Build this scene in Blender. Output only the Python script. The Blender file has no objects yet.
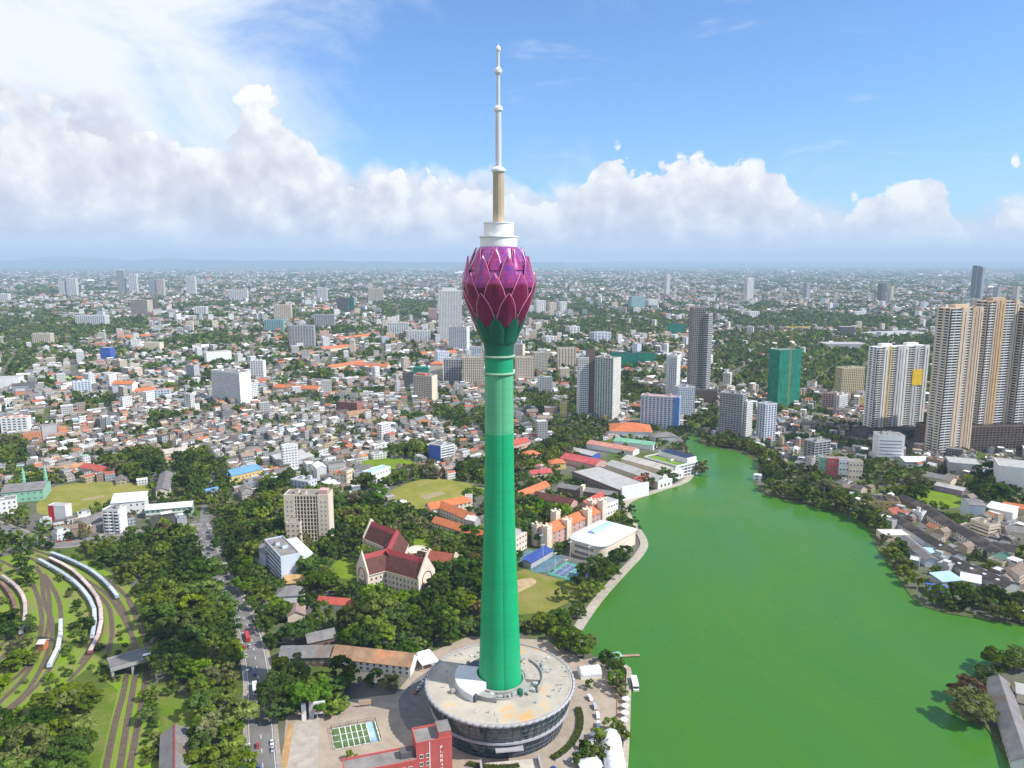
import bpy, math, random
import numpy as np
from mathutils import Vector, Matrix

rnd = random.Random(11)
rng = np.random.default_rng(11)
scene = bpy.context.scene
col = scene.collection
R = math.radians

# ------------------------------------------------------------------ camera
F, PITCH, CAMH = 736.0, R(9.4), 248.0
cam_d = bpy.data.cameras.new("camera")
cam = bpy.data.objects.new("camera", cam_d)
col.objects.link(cam)
cam.location = (0, 0, CAMH)
cam.rotation_euler = (R(90) - PITCH, 0, 0)
cam_d.sensor_width = 36.0
cam_d.lens = F / 1024 * 36.0
cam_d.clip_start = 1.0
cam_d.clip_end = 250000.0
scene.camera = cam

# ------------------------------------------------------------------ render / exposure
scene.view_settings.view_transform = 'Standard'
scene.view_settings.look = 'None'
scene.view_settings.exposure = 0.40
scene.view_settings.gamma = 1.0
scene.view_settings.use_curve_mapping = False
cy = scene.cycles
cy.max_bounces = 5
cy.diffuse_bounces = 3
cy.glossy_bounces = 2
cy.transmission_bounces = 2
cy.transparent_max_bounces = 8
cy.volume_bounces = 0
cy.use_denoising = True
cy.caustics_reflective = False
cy.caustics_refractive = False

# ------------------------------------------------------------------ sun
SUN_EL = R(45)
SUN_AZ = math.atan2(0.96, -0.27)          # clockwise from +Y
sun_dir = Vector((math.sin(SUN_AZ) * math.cos(SUN_EL), math.cos(SUN_AZ) * math.cos(SUN_EL), math.sin(SUN_EL)))
sl = bpy.data.lights.new("sun", 'SUN')
sl.energy = 4.8
sl.angle = R(0.5)
sl.color = (1.0, 0.95, 0.87)
so = bpy.data.objects.new("sun", sl)
col.objects.link(so)
so.rotation_euler = (-sun_dir).to_track_quat('-Z', 'Y').to_euler()
so.location = (400, -100, 900)

# ------------------------------------------------------------------ sky with clouds (all in directions, so it stands at infinity)
world = bpy.data.worlds.new("World")
scene.world = world
world.use_nodes = True
world.cycles.sampling_method = 'MANUAL'
world.cycles.sample_map_resolution = 512
WT = world.node_tree
WT.nodes.clear()


class NT:
    """tiny helper to wire shader maths"""
    def __init__(s, t): s.t = t
    def node(s, typ, **kw):
        n = s.t.nodes.new(typ)
        for k, v in kw.items(): setattr(n, k, v)
        return n
    def put(s, sock, v):
        if hasattr(v, 'is_output'): s.t.links.new(v, sock)
        elif v is not None:
            if sock.type == 'VECTOR' and isinstance(v, tuple): v = v[:3]
            sock.default_value = v
    def m(s, op, a, b=None, c=None, clamp=False):
        n = s.node('ShaderNodeMath', operation=op, use_clamp=clamp)
        s.put(n.inputs[0], a)
        if b is not None: s.put(n.inputs[1], b)
        if c is not None: s.put(n.inputs[2], c)
        return n.outputs[0]
    def vm(s, op, a, b=None, scale=None):
        n = s.node('ShaderNodeVectorMath', operation=op)
        s.put(n.inputs[0], a)
        if b is not None: s.put(n.inputs[1], b)
        if scale is not None: s.put(n.inputs[3], scale)
        return n.outputs[0]
    def xyz(s, x, y, z):
        n = s.node('ShaderNodeCombineXYZ')
        for i, v in enumerate((x, y, z)): s.put(n.inputs[i], v)
        return n.outputs[0]
    def smooth(s, v, a, b):
        n = s.node('ShaderNodeMapRange', interpolation_type='SMOOTHSTEP')
        s.put(n.inputs[0], v); s.put(n.inputs[1], a); s.put(n.inputs[2], b)
        return n.outputs[0]
    def remap(s, v, a, b, c=0.0, d=1.0):
        n = s.node('ShaderNodeMapRange')
        for i, q in enumerate((v, a, b, c, d)): s.put(n.inputs[i], q)
        return n.outputs[0]
    def noise(s, vec, scale, detail=4.0, rough=0.5, dist=0.0, dim='3D'):
        n = s.node('ShaderNodeTexNoise', noise_dimensions=dim)
        s.put(n.inputs['Vector'], vec); n.inputs['Scale'].default_value = scale
        n.inputs['Detail'].default_value = detail; n.inputs['Roughness'].default_value = rough
        n.inputs['Distortion'].default_value = dist
        return n.outputs[0]
    def voro(s, vec, scale, feature='F1', rand=1.0, detail=0.0, rough=0.5, dim='3D'):
        n = s.node('ShaderNodeTexVoronoi', feature=feature, voronoi_dimensions=dim)
        s.put(n.inputs['Vector'], vec); n.inputs['Scale'].default_value = scale
        n.inputs['Randomness'].default_value = rand
        n.inputs['Detail'].default_value = detail; n.inputs['Roughness'].default_value = rough
        return n.outputs[0]
    def mix(s, f, a, b, mode='MIX'):
        n = s.node('ShaderNodeMix', data_type='RGBA', blend_type=mode)
        s.put(n.inputs[0], f); s.put(n.inputs[6], a); s.put(n.inputs[7], b)
        return n.outputs[2]
    def curve(s, v, pts):
        n = s.node('ShaderNodeFloatCurve')
        c = n.mapping.curves[0]
        while len(c.points) > 2: c.points.remove(c.points[1])
        c.points[0].location = pts[0]; c.points[1].location = pts[-1]
        for p in pts[1:-1]: c.points.new(*p)
        n.mapping.update()
        s.put(n.inputs['Value'], v)
        return n.outputs[0]
    def ramp(s, v, stops):
        n = s.node('ShaderNodeValToRGB')
        e = n.color_ramp.elements
        e[0].position, e[0].color = stops[0][0], (*stops[0][1], 1)
        e[1].position, e[1].color = stops[-1][0], (*stops[-1][1], 1)
        for p, c in stops[1:-1]:
            k = e.new(p); k.color = (*c, 1)
        s.put(n.inputs[0], v)
        return n.outputs[0]


SKY_STRENGTH = 0.10
w = NT(WT)
sky = w.node('ShaderNodeTexSky', sky_type='NISHITA')
sky.sun_disc = False
sky.sun_elevation = SUN_EL
sky.sun_rotation = SUN_AZ
sky.air_density = 1.0
sky.dust_density = 0.6
sky.ozone_density = 2.2
tc = w.node('ShaderNodeTexCoord')
sep = w.node('ShaderNodeSeparateXYZ')
WT.links.new(tc.outputs['Generated'], sep.inputs[0])
dx, dy, dz = sep.outputs
az = w.m('ARCTAN2', dx, dy)                                   # radians, 0 = ahead
el = w.m('ARCSINE', dz)
P2 = w.xyz(az, el, 0.0)
azn = w.remap(az, -0.75, 0.75, 0.0, 1.0)


def cloud_layer(seed, env_pts, k_big, k_mid, k_small, scale, soft, light=(0.018, 0.022), holes=0.05):
    """cumulus bank: everything under a ragged envelope; returns (mask, brightness)"""
    def field(off):
        v = w.vm('ADD', P2, (seed + off[0], seed * 1.7 + off[1], seed * 0.3))
        warp = w.node('ShaderNodeTexNoise', noise_dimensions='2D'); warp.inputs['Scale'].default_value = scale * 0.9
        warp.inputs['Detail'].default_value = 3
        w.put(warp.inputs['Vector'], v)
        v2 = w.vm('ADD', v, w.vm('SCALE', w.vm('SUBTRACT', warp.outputs['Color'], (0.5, 0.5, 0.5)), scale=0.035))
        b1 = w.m('SUBTRACT', 0.5, w.voro(v2, scale, 'SMOOTH_F1', dim='2D'))
        b2 = w.m('SUBTRACT', 0.5, w.voro(v2, scale * 2.6, 'SMOOTH_F1', detail=1.0, rough=0.55, dim='2D'))
        n1 = w.m('SUBTRACT', w.noise(v2, scale * 4.5, 5.0, 0.62, dim='2D'), 0.5)
        t = w.m('MULTIPLY', b1, k_big)
        t = w.m('MULTIPLY_ADD', b2, k_mid, t)
        return w.m('MULTIPLY_ADD', n1, k_small, t)
    f0 = field((0, 0))
    f1 = field(light)
    env = w.m('MULTIPLY', w.curve(azn, env_pts), 0.4)          # curve value 1 = 0.4 rad
    depth = w.m('SUBTRACT', env, el)
    d = w.m('ADD', depth, f0)
    hole = w.noise(w.vm('ADD', P2, (seed * 2.3, seed, 0)), 4.6, 4.0, 0.55, 0.3, dim='2D')
    d = w.m('SUBTRACT', d, w.m('MULTIPLY', w.smooth(hole, 0.47, 0.66), holes))
    mask = w.m('MULTIPLY', w.smooth(d, 0.0, soft), w.smooth(depth, -0.015, -0.007))
    lit = w.m('SUBTRACT', f0, f1)
    return mask, lit, d, depth
def kx(px): return (math.atan((px - 512) / 736) + 0.75) / 1.5
def ky(py): return (math.atan((384 - py) / 736) - PITCH) / 0.4


sky_c = w.node('ShaderNodeMix', data_type='RGBA', blend_type='MULTIPLY')
sky_c.inputs[0].default_value = 1.0
WT.links.new(sky.outputs[0], sky_c.inputs[6])
sky_c.inputs[7].default_value = (SKY_STRENGTH * 0.80, SKY_STRENGTH * 1.12, SKY_STRENGTH * 1.50, 1)
base = sky_c.outputs[2]

# thin high veil, mostly on the left
veil_n = w.noise(w.vm('MULTIPLY', w.vm('ADD', P2, (3.1, 1.2, 0)), (1.0, 1.5, 1.0)), 3.4, 7.0, 0.62, 0.35, dim='2D')
veil_env = w.curve(azn, [(0, 0.98), (kx(60), 0.95), (kx(200), 0.80), (kx(330), 0.46), (kx(430), 0.16), (kx(600), 0.10), (kx(1024), 0.10), (1, 0.1)])
veil = w.m('MULTIPLY', w.smooth(w.m('ADD', veil_n, w.m('MULTIPLY', w.m('SUBTRACT', veil_env, 0.5), 0.55)), 0.34, 0.78), 0.94)
wisp_n = w.noise(w.vm('MULTIPLY', w.vm('ADD', P2, (8.3, 4.4, 0)), (1.0, 5.0, 1.0)), 4.0, 5.0, 0.6, 0.4, dim='2D')
wisp = w.m('MULTIPLY', w.smooth(wisp_n, 0.60, 0.82), 0.35)
veil = w.m('MAXIMUM', veil, wisp)
c = w.mix(veil, base, (0.76, 0.79, 0.83, 1))

# far bank, softer and greyer, behind the front one
m2, l2, d2, dep2 = cloud_layer(4.7, [(0, ky(95)), (kx(40), ky(80)), (kx(110), ky(95)), (kx(200), ky(140)), (kx(300), ky(150)), (kx(400), ky(165)), (kx(480), ky(165)),
                                     (kx(560), ky(172)), (kx(640), ky(178)), (kx(720), ky(188)), (kx(850), ky(204)), (kx(960), ky(218)), (kx(1024), ky(212)), (1, ky(212))],
                               0.05, 0.035, 0.05, 7.0, 0.035, holes=0.06)
s2 = w.m('ADD', w.m('MULTIPLY', l2, 11.0), w.m('MULTIPLY', w.smooth(dep2, 0.0, 0.10), -0.35))
c2 = w.ramp(w.m('ADD', s2, 0.72, clamp=True), [(0.0, (0.44, 0.46, 0.55)), (0.45, (0.56, 0.57, 0.64)), (1.0, (0.76, 0.77, 0.80))])
c = w.mix(w.m('MULTIPLY', m2, 0.93), c, c2)

# front bank of heaped cumulus, tops lit by the sun
m1, l1, d1, dep1 = cloud_layer(1.3, [(0, ky(120)), (kx(0), ky(110)), (kx(60), ky(125)), (kx(120), ky(145)), (kx(170), ky(135)), (kx(235), ky(125)), (kx(275), ky(98)), (kx(305), ky(128)),
                                     (kx(350), ky(140)), (kx(395), ky(150)), (kx(440), ky(132)), (kx(480), ky(146)), (kx(520), ky(165)), (kx(560), ky(150)),
                                     (kx(600), ky(146)), (kx(640), ky(170)), (kx(690), ky(164)), (kx(740), ky(172)), (kx(800), ky(176)),
                                     (kx(860), ky(204)), (kx(900), ky(196)), (kx(918), ky(180)), (kx(938), ky(202)), (kx(956), ky(228)), (kx(972), ky(240)), (kx(985), ky(200)), (kx(1010), ky(172)), (kx(1050), ky(170)), (1, ky(180))],
                               0.055, 0.04, 0.05, 9.5, 0.008, holes=0.055)
low = w.smooth(el, 0.055, 0.015)                                # flat grey undersides
s1 = w.m('MULTIPLY_ADD', l1, 15.0, 0.76)
s1 = w.m('SUBTRACT', s1, w.m('MULTIPLY', w.smooth(d1, 0.01, 0.09), 0.34))
s1 = w.m('SUBTRACT', s1, w.m('MULTIPLY', low, 0.12), clamp=True)
c1 = w.ramp(s1, [(0.0, (0.49, 0.50, 0.57)), (0.35, (0.58, 0.58, 0.64)), (0.60, (0.66, 0.66, 0.70)), (1.0, (0.84, 0.83, 0.81))])
c = w.mix(w.m('MULTIPLY', m1, 0.97), c, c1)

# pale air under the clouds down to the horizon
hz_n = w.noise(w.vm('MULTIPLY', P2, (1.0, 9.0, 1.0)), 5.0, 5.0, 0.55, 0.2, dim='2D')
hzf = w.m('ADD', w.smooth(el, 0.040, 0.004), w.m('MULTIPLY', w.m('SUBTRACT', hz_n, 0.5), 0.5))
hzf = w.m('MULTIPLY', hzf, w.smooth(el, 0.060, 0.030), clamp=True)
c = w.mix(w.m('MULTIPLY', hzf, 0.92), c, (0.70, 0.77, 0.83, 1))

bg = w.node('ShaderNodeBackground')
WT.links.new(c, bg.inputs[0])
bg.inputs[1].default_value = 1.0
wo = w.node('ShaderNodeOutputWorld')
WT.links.new(bg.outputs[0], wo.inputs[0])
# ------------------------------------------------------------------ geometry of the view: a pixel of the survey picture <-> a place on the ground
CP, SP = math.cos(PITCH), math.sin(PITCH)


def at(px, py, z=0.0):
    a, b = (px - 512) / F, (384 - py) / F
    dxx, dyy, dzz = a, CP + SP * b, -SP + CP * b
    t = (z - CAMH) / dzz
    return Vector((dxx * t, dyy * t))


def z_at(Y, py):
    t = (384 - py) / F
    return CAMH + Y * (t * CP - SP) / (CP + t * SP)


def pts(lst, z=0.0): return [at(x, y, z) for x, y in lst]


# ------------------------------------------------------------------ materials
MATS = {}


def mat(name, c, rough=0.8, var=0.18, scale=0.25, spec=0.3, metal=0.0, streak=0.0, c2=None, c2amt=0.0, obj_rand=0.0):
    if name in MATS: return MATS[name]
    m = bpy.data.materials.new(name); m.use_nodes = True
    t = m.node_tree; t.nodes.clear(); n = NT(t)
    bs = n.node('ShaderNodeBsdfPrincipled'); o = n.node('ShaderNodeOutputMaterial')
    t.links.new(bs.outputs[0], o.inputs[0])
    co = n.node('ShaderNodeTexCoord').outputs['Object']
    nz = n.noise(co, scale, 4.0, 0.6)
    f = n.remap(nz, 0.3, 0.7, 1 - var, 1 + var)
    if streak:
        st = n.noise(n.vm('MULTIPLY', co, (1.2, 1.2, 0.06)), 0.9, 3.0, 0.6)
        f = n.m('MULTIPLY', f, n.remap(st, 0.35, 0.75, 1.0, 1 - streak))
    if obj_rand:
        oi = n.node('ShaderNodeObjectInfo').outputs['Random']
        f = n.m('MULTIPLY', f, n.remap(oi, 0, 1, 1 - obj_rand, 1 + obj_rand))
    cc = (*c, 1)
    if c2 is not None:
        cc = n.mix(n.smooth(n.noise(co, scale * 0.5, 5.0, 0.65), 0.62 - c2amt * 0.3, 0.72 - c2amt * 0.2), (*c, 1), (*c2, 1))
    n.put(bs.inputs['Base Color'], n.vm('SCALE', cc, scale=f))
    bs.inputs['Roughness'].default_value = rough
    bs.inputs['Specular IOR Level'].default_value = spec
    bs.inputs['Metallic'].default_value = metal
    MATS[name] = m
    return m


def glass(name, c, rough=0.12, var=0.5, cell=(3.0, 3.0, 3.3)):
    """dark reflective panes, each pane a little different (blinds, curtains)"""
    if name in MATS: return MATS[name]
    m = bpy.data.materials.new(name); m.use_nodes = True
    t = m.node_tree; t.nodes.clear(); n = NT(t)
    bs = n.node('ShaderNodeBsdfPrincipled'); o = n.node('ShaderNodeOutputMaterial')
    t.links.new(bs.outputs[0], o.inputs[0])
    co = n.node('ShaderNodeTexCoord').outputs['Object']
    cellv = n.vm('FLOOR', n.vm('DIVIDE', n.vm('ADD', co, (0.37, 0.41, 0.2)), cell))
    wn = n.node('ShaderNodeTexWhiteNoise'); n.put(wn.inputs[0], cellv)
    f = n.remap(wn.outputs[0], 0, 1, 1 - var, 1 + var * 1.6)
    n.put(bs.inputs['Base Color'], n.vm('SCALE', (*c, 1), scale=f))
    bs.inputs['Roughness'].default_value = rough
    bs.inputs['Specular IOR Level'].default_value = 0.7
    MATS[name] = m
    return m


def attr_mat(name, attr='col', rough=0.85, spec=0.2, noise_amt=0.2, scale=0.4, translucent=0.0):
    m = bpy.data.materials.new(name); m.use_nodes = True
    t = m.node_tree; t.nodes.clear(); n = NT(t)
    o = n.node('ShaderNodeOutputMaterial')
    a = n.node('ShaderNodeAttribute', attribute_name=attr)
    f = n.remap(n.noise(n.node('ShaderNodeTexCoord').outputs['Object'], scale, 3.0, 0.6), 0.3, 0.7, 1 - noise_amt, 1 + noise_amt)
    cc = n.vm('SCALE', a.outputs['Color'], scale=f)
    if translucent:
        d = n.node('ShaderNodeBsdfDiffuse'); tr = n.node('ShaderNodeBsdfTranslucent'); mx = n.node('ShaderNodeMixShader')
        n.put(d.inputs[0], cc); n.put(tr.inputs[0], cc); mx.inputs[0].default_value = translucent
        t.links.new(d.outputs[0], mx.inputs[1]); t.links.new(tr.outputs[0], mx.inputs[2]); t.links.new(mx.outputs[0], o.inputs[0])
    else:
        bs = n.node('ShaderNodeBsdfPrincipled'); t.links.new(bs.outputs[0], o.inputs[0])
        n.put(bs.inputs['Base Color'], cc); bs.inputs['Roughness'].default_value = rough
        bs.inputs['Specular IOR Level'].default_value = spec
    return m


def leaf_mat(name, c, rand=0.25):
    m = bpy.data.materials.new(name); m.use_nodes = True
    t = m.node_tree; t.nodes.clear(); n = NT(t)
    o = n.node('ShaderNodeOutputMaterial')
    a = n.node('ShaderNodeAttribute', attribute_name='tint')
    oi = n.node('ShaderNodeObjectInfo').outputs['Random']
    hs = n.node('ShaderNodeHueSaturation')
    n.put(hs.inputs['Hue'], n.remap(oi, 0, 1, 0.478, 0.515))
    n.put(hs.inputs['Saturation'], n.remap(n.m('FRACT', n.m('MULTIPLY', oi, 7.31)), 0, 1, 0.85, 1.1))
    n.put(hs.inputs['Value'], n.m('MULTIPLY', n.remap(n.m('FRACT', n.m('MULTIPLY', oi, 13.7)), 0, 1, 1 - rand, 1 + rand), a.outputs['Fac']))
    hs.inputs['Color'].default_value = (*c, 1)
    d = n.node('ShaderNodeBsdfDiffuse'); tr = n.node('ShaderNodeBsdfTranslucent'); mx = n.node('ShaderNodeMixShader')
    n.put(d.inputs[0], hs.outputs[0]); n.put(tr.inputs[0], hs.outputs[0]); mx.inputs[0].default_value = 0.34
    t.links.new(d.outputs[0], mx.inputs[1]); t.links.new(tr.outputs[0], mx.inputs[2]); t.links.new(mx.outputs[0], o.inputs[0])
    return m


# ------------------------------------------------------------------ mesh builder
class MB:
    def __init__(s): s.v, s.f, s.m = [], [], []
    def add(s, vs, fs, mi=0):
        o = len(s.v); s.v += [tuple(p) for p in vs]
        s.f += [tuple(i + o for i in f) for f in fs]; s.m += [mi] * len(fs)
        return s
    def box(s, x0, x1, y0, y1, z0, z1, mi=0):
        return s.add([(x0, y0, z0), (x1, y0, z0), (x1, y1, z0), (x0, y1, z0), (x0, y0, z1), (x1, y0, z1), (x1, y1, z1), (x0, y1, z1)],
                     [(0, 3, 2, 1), (4, 5, 6, 7), (0, 1, 5, 4), (1, 2, 6, 5), (2, 3, 7, 6), (3, 0, 4, 7)], mi)
    def prism(s, poly, z0, z1, mi=0, bottom=True):
        n = len(poly)
        a = sum(poly[i][0] * poly[(i + 1) % n][1] - poly[(i + 1) % n][0] * poly[i][1] for i in range(n))
        if a < 0: poly = poly[::-1]
        vs = [(p[0], p[1], z0) for p in poly] + [(p[0], p[1], z1) for p in poly]
        fs = [tuple(range(n, 2 * n))] + [(i, (i + 1) % n, n + (i + 1) % n, n + i) for i in range(n)]
        if bottom: fs.append(tuple(range(n - 1, -1, -1)))
        return s.add(vs, fs, mi)
    def sheet(s, poly, z, mi=0):
        n = len(poly)
        a = sum(poly[i][0] * poly[(i + 1) % n][1] - poly[(i + 1) % n][0] * poly[i][1] for i in range(n))
        if a < 0: poly = poly[::-1]
        return s.add([(p[0], p[1], z) for p in poly], [tuple(range(n))], mi)
    def lathe(s, prof, n=32, mi=0, lobes=None, a0=0.0, cap=True):
        o = []
        for r, z in prof:
            for k in range(n):
                t = a0 + 2 * math.pi * k / n
                rr = r * (lobes(t) if lobes else 1.0)
                o.append((rr * math.cos(t), rr * math.sin(t), z))
        fs = []
        for i in range(len(prof) - 1):
            for k in range(n):
                k2 = (k + 1) % n
                fs.append((i * n + k, i * n + k2, (i + 1) * n + k2, (i + 1) * n + k))
        if cap:
            if prof[0][0] > 1e-6: fs.append(tuple(range(n - 1, -1, -1)))
            if prof[-1][0] > 1e-6: fs.append(tuple((len(prof) - 1) * n + k for k in range(n)))
        return s.add(o, fs, mi)
    def tube(s, path, r, n=6, mi=0):
        path = [Vector(p) for p in path]; o = []
        for i, p in enumerate(path):
            d = (path[min(i + 1, len(path) - 1)] - path[max(i - 1, 0)]).normalized()
            u = d.orthogonal().normalized() if abs(d.z) < 0.99 else Vector((1, 0, 0))
            u = d.cross(Vector((0, 0, 1))).normalized() if abs(d.z) < 0.95 else Vector((1, 0, 0))
            q = d.cross(u)
            rr = r[i] if isinstance(r, (list, tuple)) else r
            for k in range(n):
                t = 2 * math.pi * k / n
                o.append(p + u * (rr * math.cos(t)) + q * (rr * math.sin(t)))
        fs = [(i * n + k, i * n + (k + 1) % n, (i + 1) * n + (k + 1) % n, (i + 1) * n + k) for i in range(len(path) - 1) for k in range(n)]
        fs += [tuple(range(n - 1, -1, -1)), tuple((len(path) - 1) * n + k for k in range(n))]
        return s.add(o, fs, mi)
    def mesh(s, name, mats):
        me = bpy.data.meshes.new(name)
        me.from_pydata(s.v, [], s.f)
        for m in (mats if isinstance(mats, (list, tuple)) else [mats]): me.materials.append(m)
        if any(s.m): me.polygons.foreach_set('material_index', s.m)
        me.update()
        return me
    def build(s, name, mats, parent=None, smooth=False):
        me = s.mesh(name, mats)
        if smooth: me.polygons.foreach_set('use_smooth', [True] * len(me.polygons))
        return link(name, me, parent)


def link(name, me, parent=None, loc=None, rz=0.0):
    o = bpy.data.objects.new(name, me); col.objects.link(o)
    if parent is not None: o.parent = parent
    if loc is not None: o.location = loc
    if rz: o.rotation_euler = (0, 0, rz)
    return o


def tag(o, label=None, cat=None, group=None, kind=None):
    if label: o['label'] = label
    if cat: o['category'] = cat
    if group: o['group'] = group
    if kind: o['kind'] = kind
    return o


def thing(name, label, cat, loc, rz=0.0, group=None):
    o = bpy.data.objects.new(name, None); col.objects.link(o)
    o.location = (loc[0], loc[1], loc[2] if len(loc) > 2 else 0.0); o.rotation_euler = (0, 0, rz)
    o.empty_display_size = 2
    return tag(o, label, cat, group)


def structure(name, mb, m, smooth=False): return tag(mb.build(name, m, None, smooth), kind='structure')


def ribbon(line, wd):
    """flat strip polygon along a line of XY points"""
    L, Rr = [], []
    wd = wd if isinstance(wd, (list, tuple)) else [wd] * len(line)
    for i, p in enumerate(line):
        d = (line[min(i + 1, len(line) - 1)] - line[max(i - 1, 0)]).normalized()
        nn = Vector((-d.y, d.x))
        L.append(p + nn * wd[i] / 2); Rr.append(p - nn * wd[i] / 2)
    return L, Rr


def strip(line, wd, z, mb=None, off=0.0, mi=0):
    mb = mb or MB()
    L, Rr = ribbon(line, wd)
    if off:
        C2 = []
        for i, p in enumerate(line):
            d = (line[min(i + 1, len(line) - 1)] - line[max(i - 1, 0)]).normalized()
            C2.append(p + Vector((-d.y, d.x)) * off)
        L, Rr = ribbon(C2, wd)
    n = len(line)
    vs = [(p.x, p.y, z) for p in L] + [(p.x, p.y, z) for p in Rr]
    fs = [(n + i, n + i + 1, i + 1, i) for i in range(n - 1)]
    return mb.add(vs, fs, mi)


def smoothline(ctrl, step):
    """Catmull-Rom through XY points, resampled evenly"""
    P = [ctrl[0] * 2 - ctrl[1]] + list(ctrl) + [ctrl[-1] * 2 - ctrl[-2]]
    out = []
    for i in range(1, len(P) - 2):
        p0, p1, p2, p3 = P[i - 1:i + 3]
        for k in range(12):
            t = k / 12
            out.append(0.5 * ((2 * p1) + (p2 - p0) * t + (2 * p0 - 5 * p1 + 4 * p2 - p3) * t * t + (3 * p1 - p0 - 3 * p2 + p3) * t ** 3))
    out.append(P[-2].copy())
    res, acc = [out[0]], 0.0
    for a, b in zip(out, out[1:]):
        seg = (b - a).length
        while acc + seg >= step:
            a = a + (b - a) * ((step - acc) / seg) if seg > 1e-9 else b
            res.append(a.copy()); seg = (b - a).length; acc = 0.0
        acc += seg
    if (res[-1] - out[-1]).length > step * 0.4: res.append(out[-1])
    return res


# things that scattered houses and trees must keep out of: world XY polygons
BLOCK_HOUSE, BLOCK_TREE = [], []


def front_clear(poly, m=9.0):
    BLOCK_TREE.append(np.array([(q[0], q[1] - m) for q in poly]))


def block(poly, house=True, tree=True):
    p = np.array([(q[0], q[1]) for q in poly])
    if house: BLOCK_HOUSE.append(p)
    if tree: BLOCK_TREE.append(p)


def inside(poly, X, Y):
    r = np.zeros(X.shape, bool)
    n = len(poly)
    bx = (X >= poly[:, 0].min()) & (X <= poly[:, 0].max()) & (Y >= poly[:, 1].min()) & (Y <= poly[:, 1].max())
    if not bx.any(): return r
    xs, ys = X[bx], Y[bx]; rr = np.zeros(xs.shape, bool)
    j = n - 1
    for i in range(n):
        xi, yi, xj, yj = *poly[i], *poly[j]
        c = ((yi > ys) != (yj > ys)) & (xs < (xj - xi) * (ys - yi) / (yj - yi + 1e-12) + xi)
        rr ^= c; j = i
    r[bx] = rr
    return r


def any_inside(polys, X, Y):
    r = np.zeros(X.shape, bool)
    for p in polys: r |= inside(p, X, Y)
    return r


def vnoise(X, Y, s, seed=0):
    """value noise in 0..1"""
    def h(a, b):
        q = (a.astype(np.int64) * 374761393 + b.astype(np.int64) * 668265263 + seed * 69069) & 0x7fffffff
        q = ((q ^ (q >> 13)) * 1274126177) & 0x7fffffff
        return ((q ^ (q >> 16)) & 0xffff) / 65535.0
    x, y = X / s, Y / s
    i, j = np.floor(x), np.floor(y); u, v = x - i, y - j
    u, v = u * u * (3 - 2 * u), v * v * (3 - 2 * v)
    return (h(i, j) * (1 - u) + h(i + 1, j) * u) * (1 - v) + (h(i, j + 1) * (1 - u) + h(i + 1, j + 1) * u) * v


def np_mesh(name, V, loops, starts, mat_, cols=None, attr='col', smooth=False):
    me = bpy.data.meshes.new(name)
    me.vertices.add(len(V)); me.vertices.foreach_set('co', np.asarray(V, np.float32).ravel())
    me.loops.add(len(loops)); me.loops.foreach_set('vertex_index', np.asarray(loops, np.int32))
    me.polygons.add(len(starts)); me.polygons.foreach_set('loop_start', np.asarray(starts, np.int32))
    if cols is not None:
        cols = np.asarray(cols, np.float32)
        if cols.ndim == 1:
            a = me.attributes.new(attr, 'FLOAT', 'FACE'); a.data.foreach_set('value', cols)
        else:
            a = me.attributes.new(attr, 'FLOAT_COLOR', 'FACE')
            a.data.foreach_set('color', np.concatenate([cols, np.ones((len(cols), 1), np.float32)], 1).ravel())
    me.materials.append(mat_)
    me.update(calc_edges=True)
    me.polygons.foreach_set('use_smooth', np.zeros(len(starts), bool))
    return me


# ordinals and landmarks for describing where a repeat stands
_O1 = "first second third fourth fifth sixth seventh eighth ninth tenth eleventh twelfth thirteenth fourteenth fifteenth sixteenth seventeenth eighteenth nineteenth".split()
_T = {2: "twenty", 3: "thirty", 4: "forty", 5: "fifty", 6: "sixty", 7: "seventy", 8: "eighty", 9: "ninety"}


def ordinal(n):
    if n < 20: return _O1[n - 1]
    t, u = divmod(n, 10)
    if n >= 100: return "hundred-and-" + ordinal(n - 100) if n > 100 else "hundredth"
    return (_T[t][:-1] + "ieth") if u == 0 else _T[t] + "-" + _O1[u - 1]


LM = []        # (phrase, xy)


def landmark(phrase, xy): LM.append((phrase, Vector((xy[0], xy[1]))))


def label_by_place(items, noun):
    """items: [(obj, look, xy)] -> label 'look, third <noun> out from the <landmark>'"""
    cells = {}
    for o, look, p in items:
        ph, q = min(LM, key=lambda l: (l[1] - p).length_squared)
        cells.setdefault(ph, []).append(((q - p).length, o, look))
    for ph, lst in cells.items():
        lst.sort(key=lambda a: a[0])
        for k, (_, o, look) in enumerate(lst):
            t = f"{look}, {ordinal(k + 1)} {noun} from the {ph}"
            if len(t.replace(',', '').split()) > 16: t = f"{' '.join(look.split(',')[0].split())}, {ordinal(k + 1)} from the {ph}"
            o['label'] = t
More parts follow.
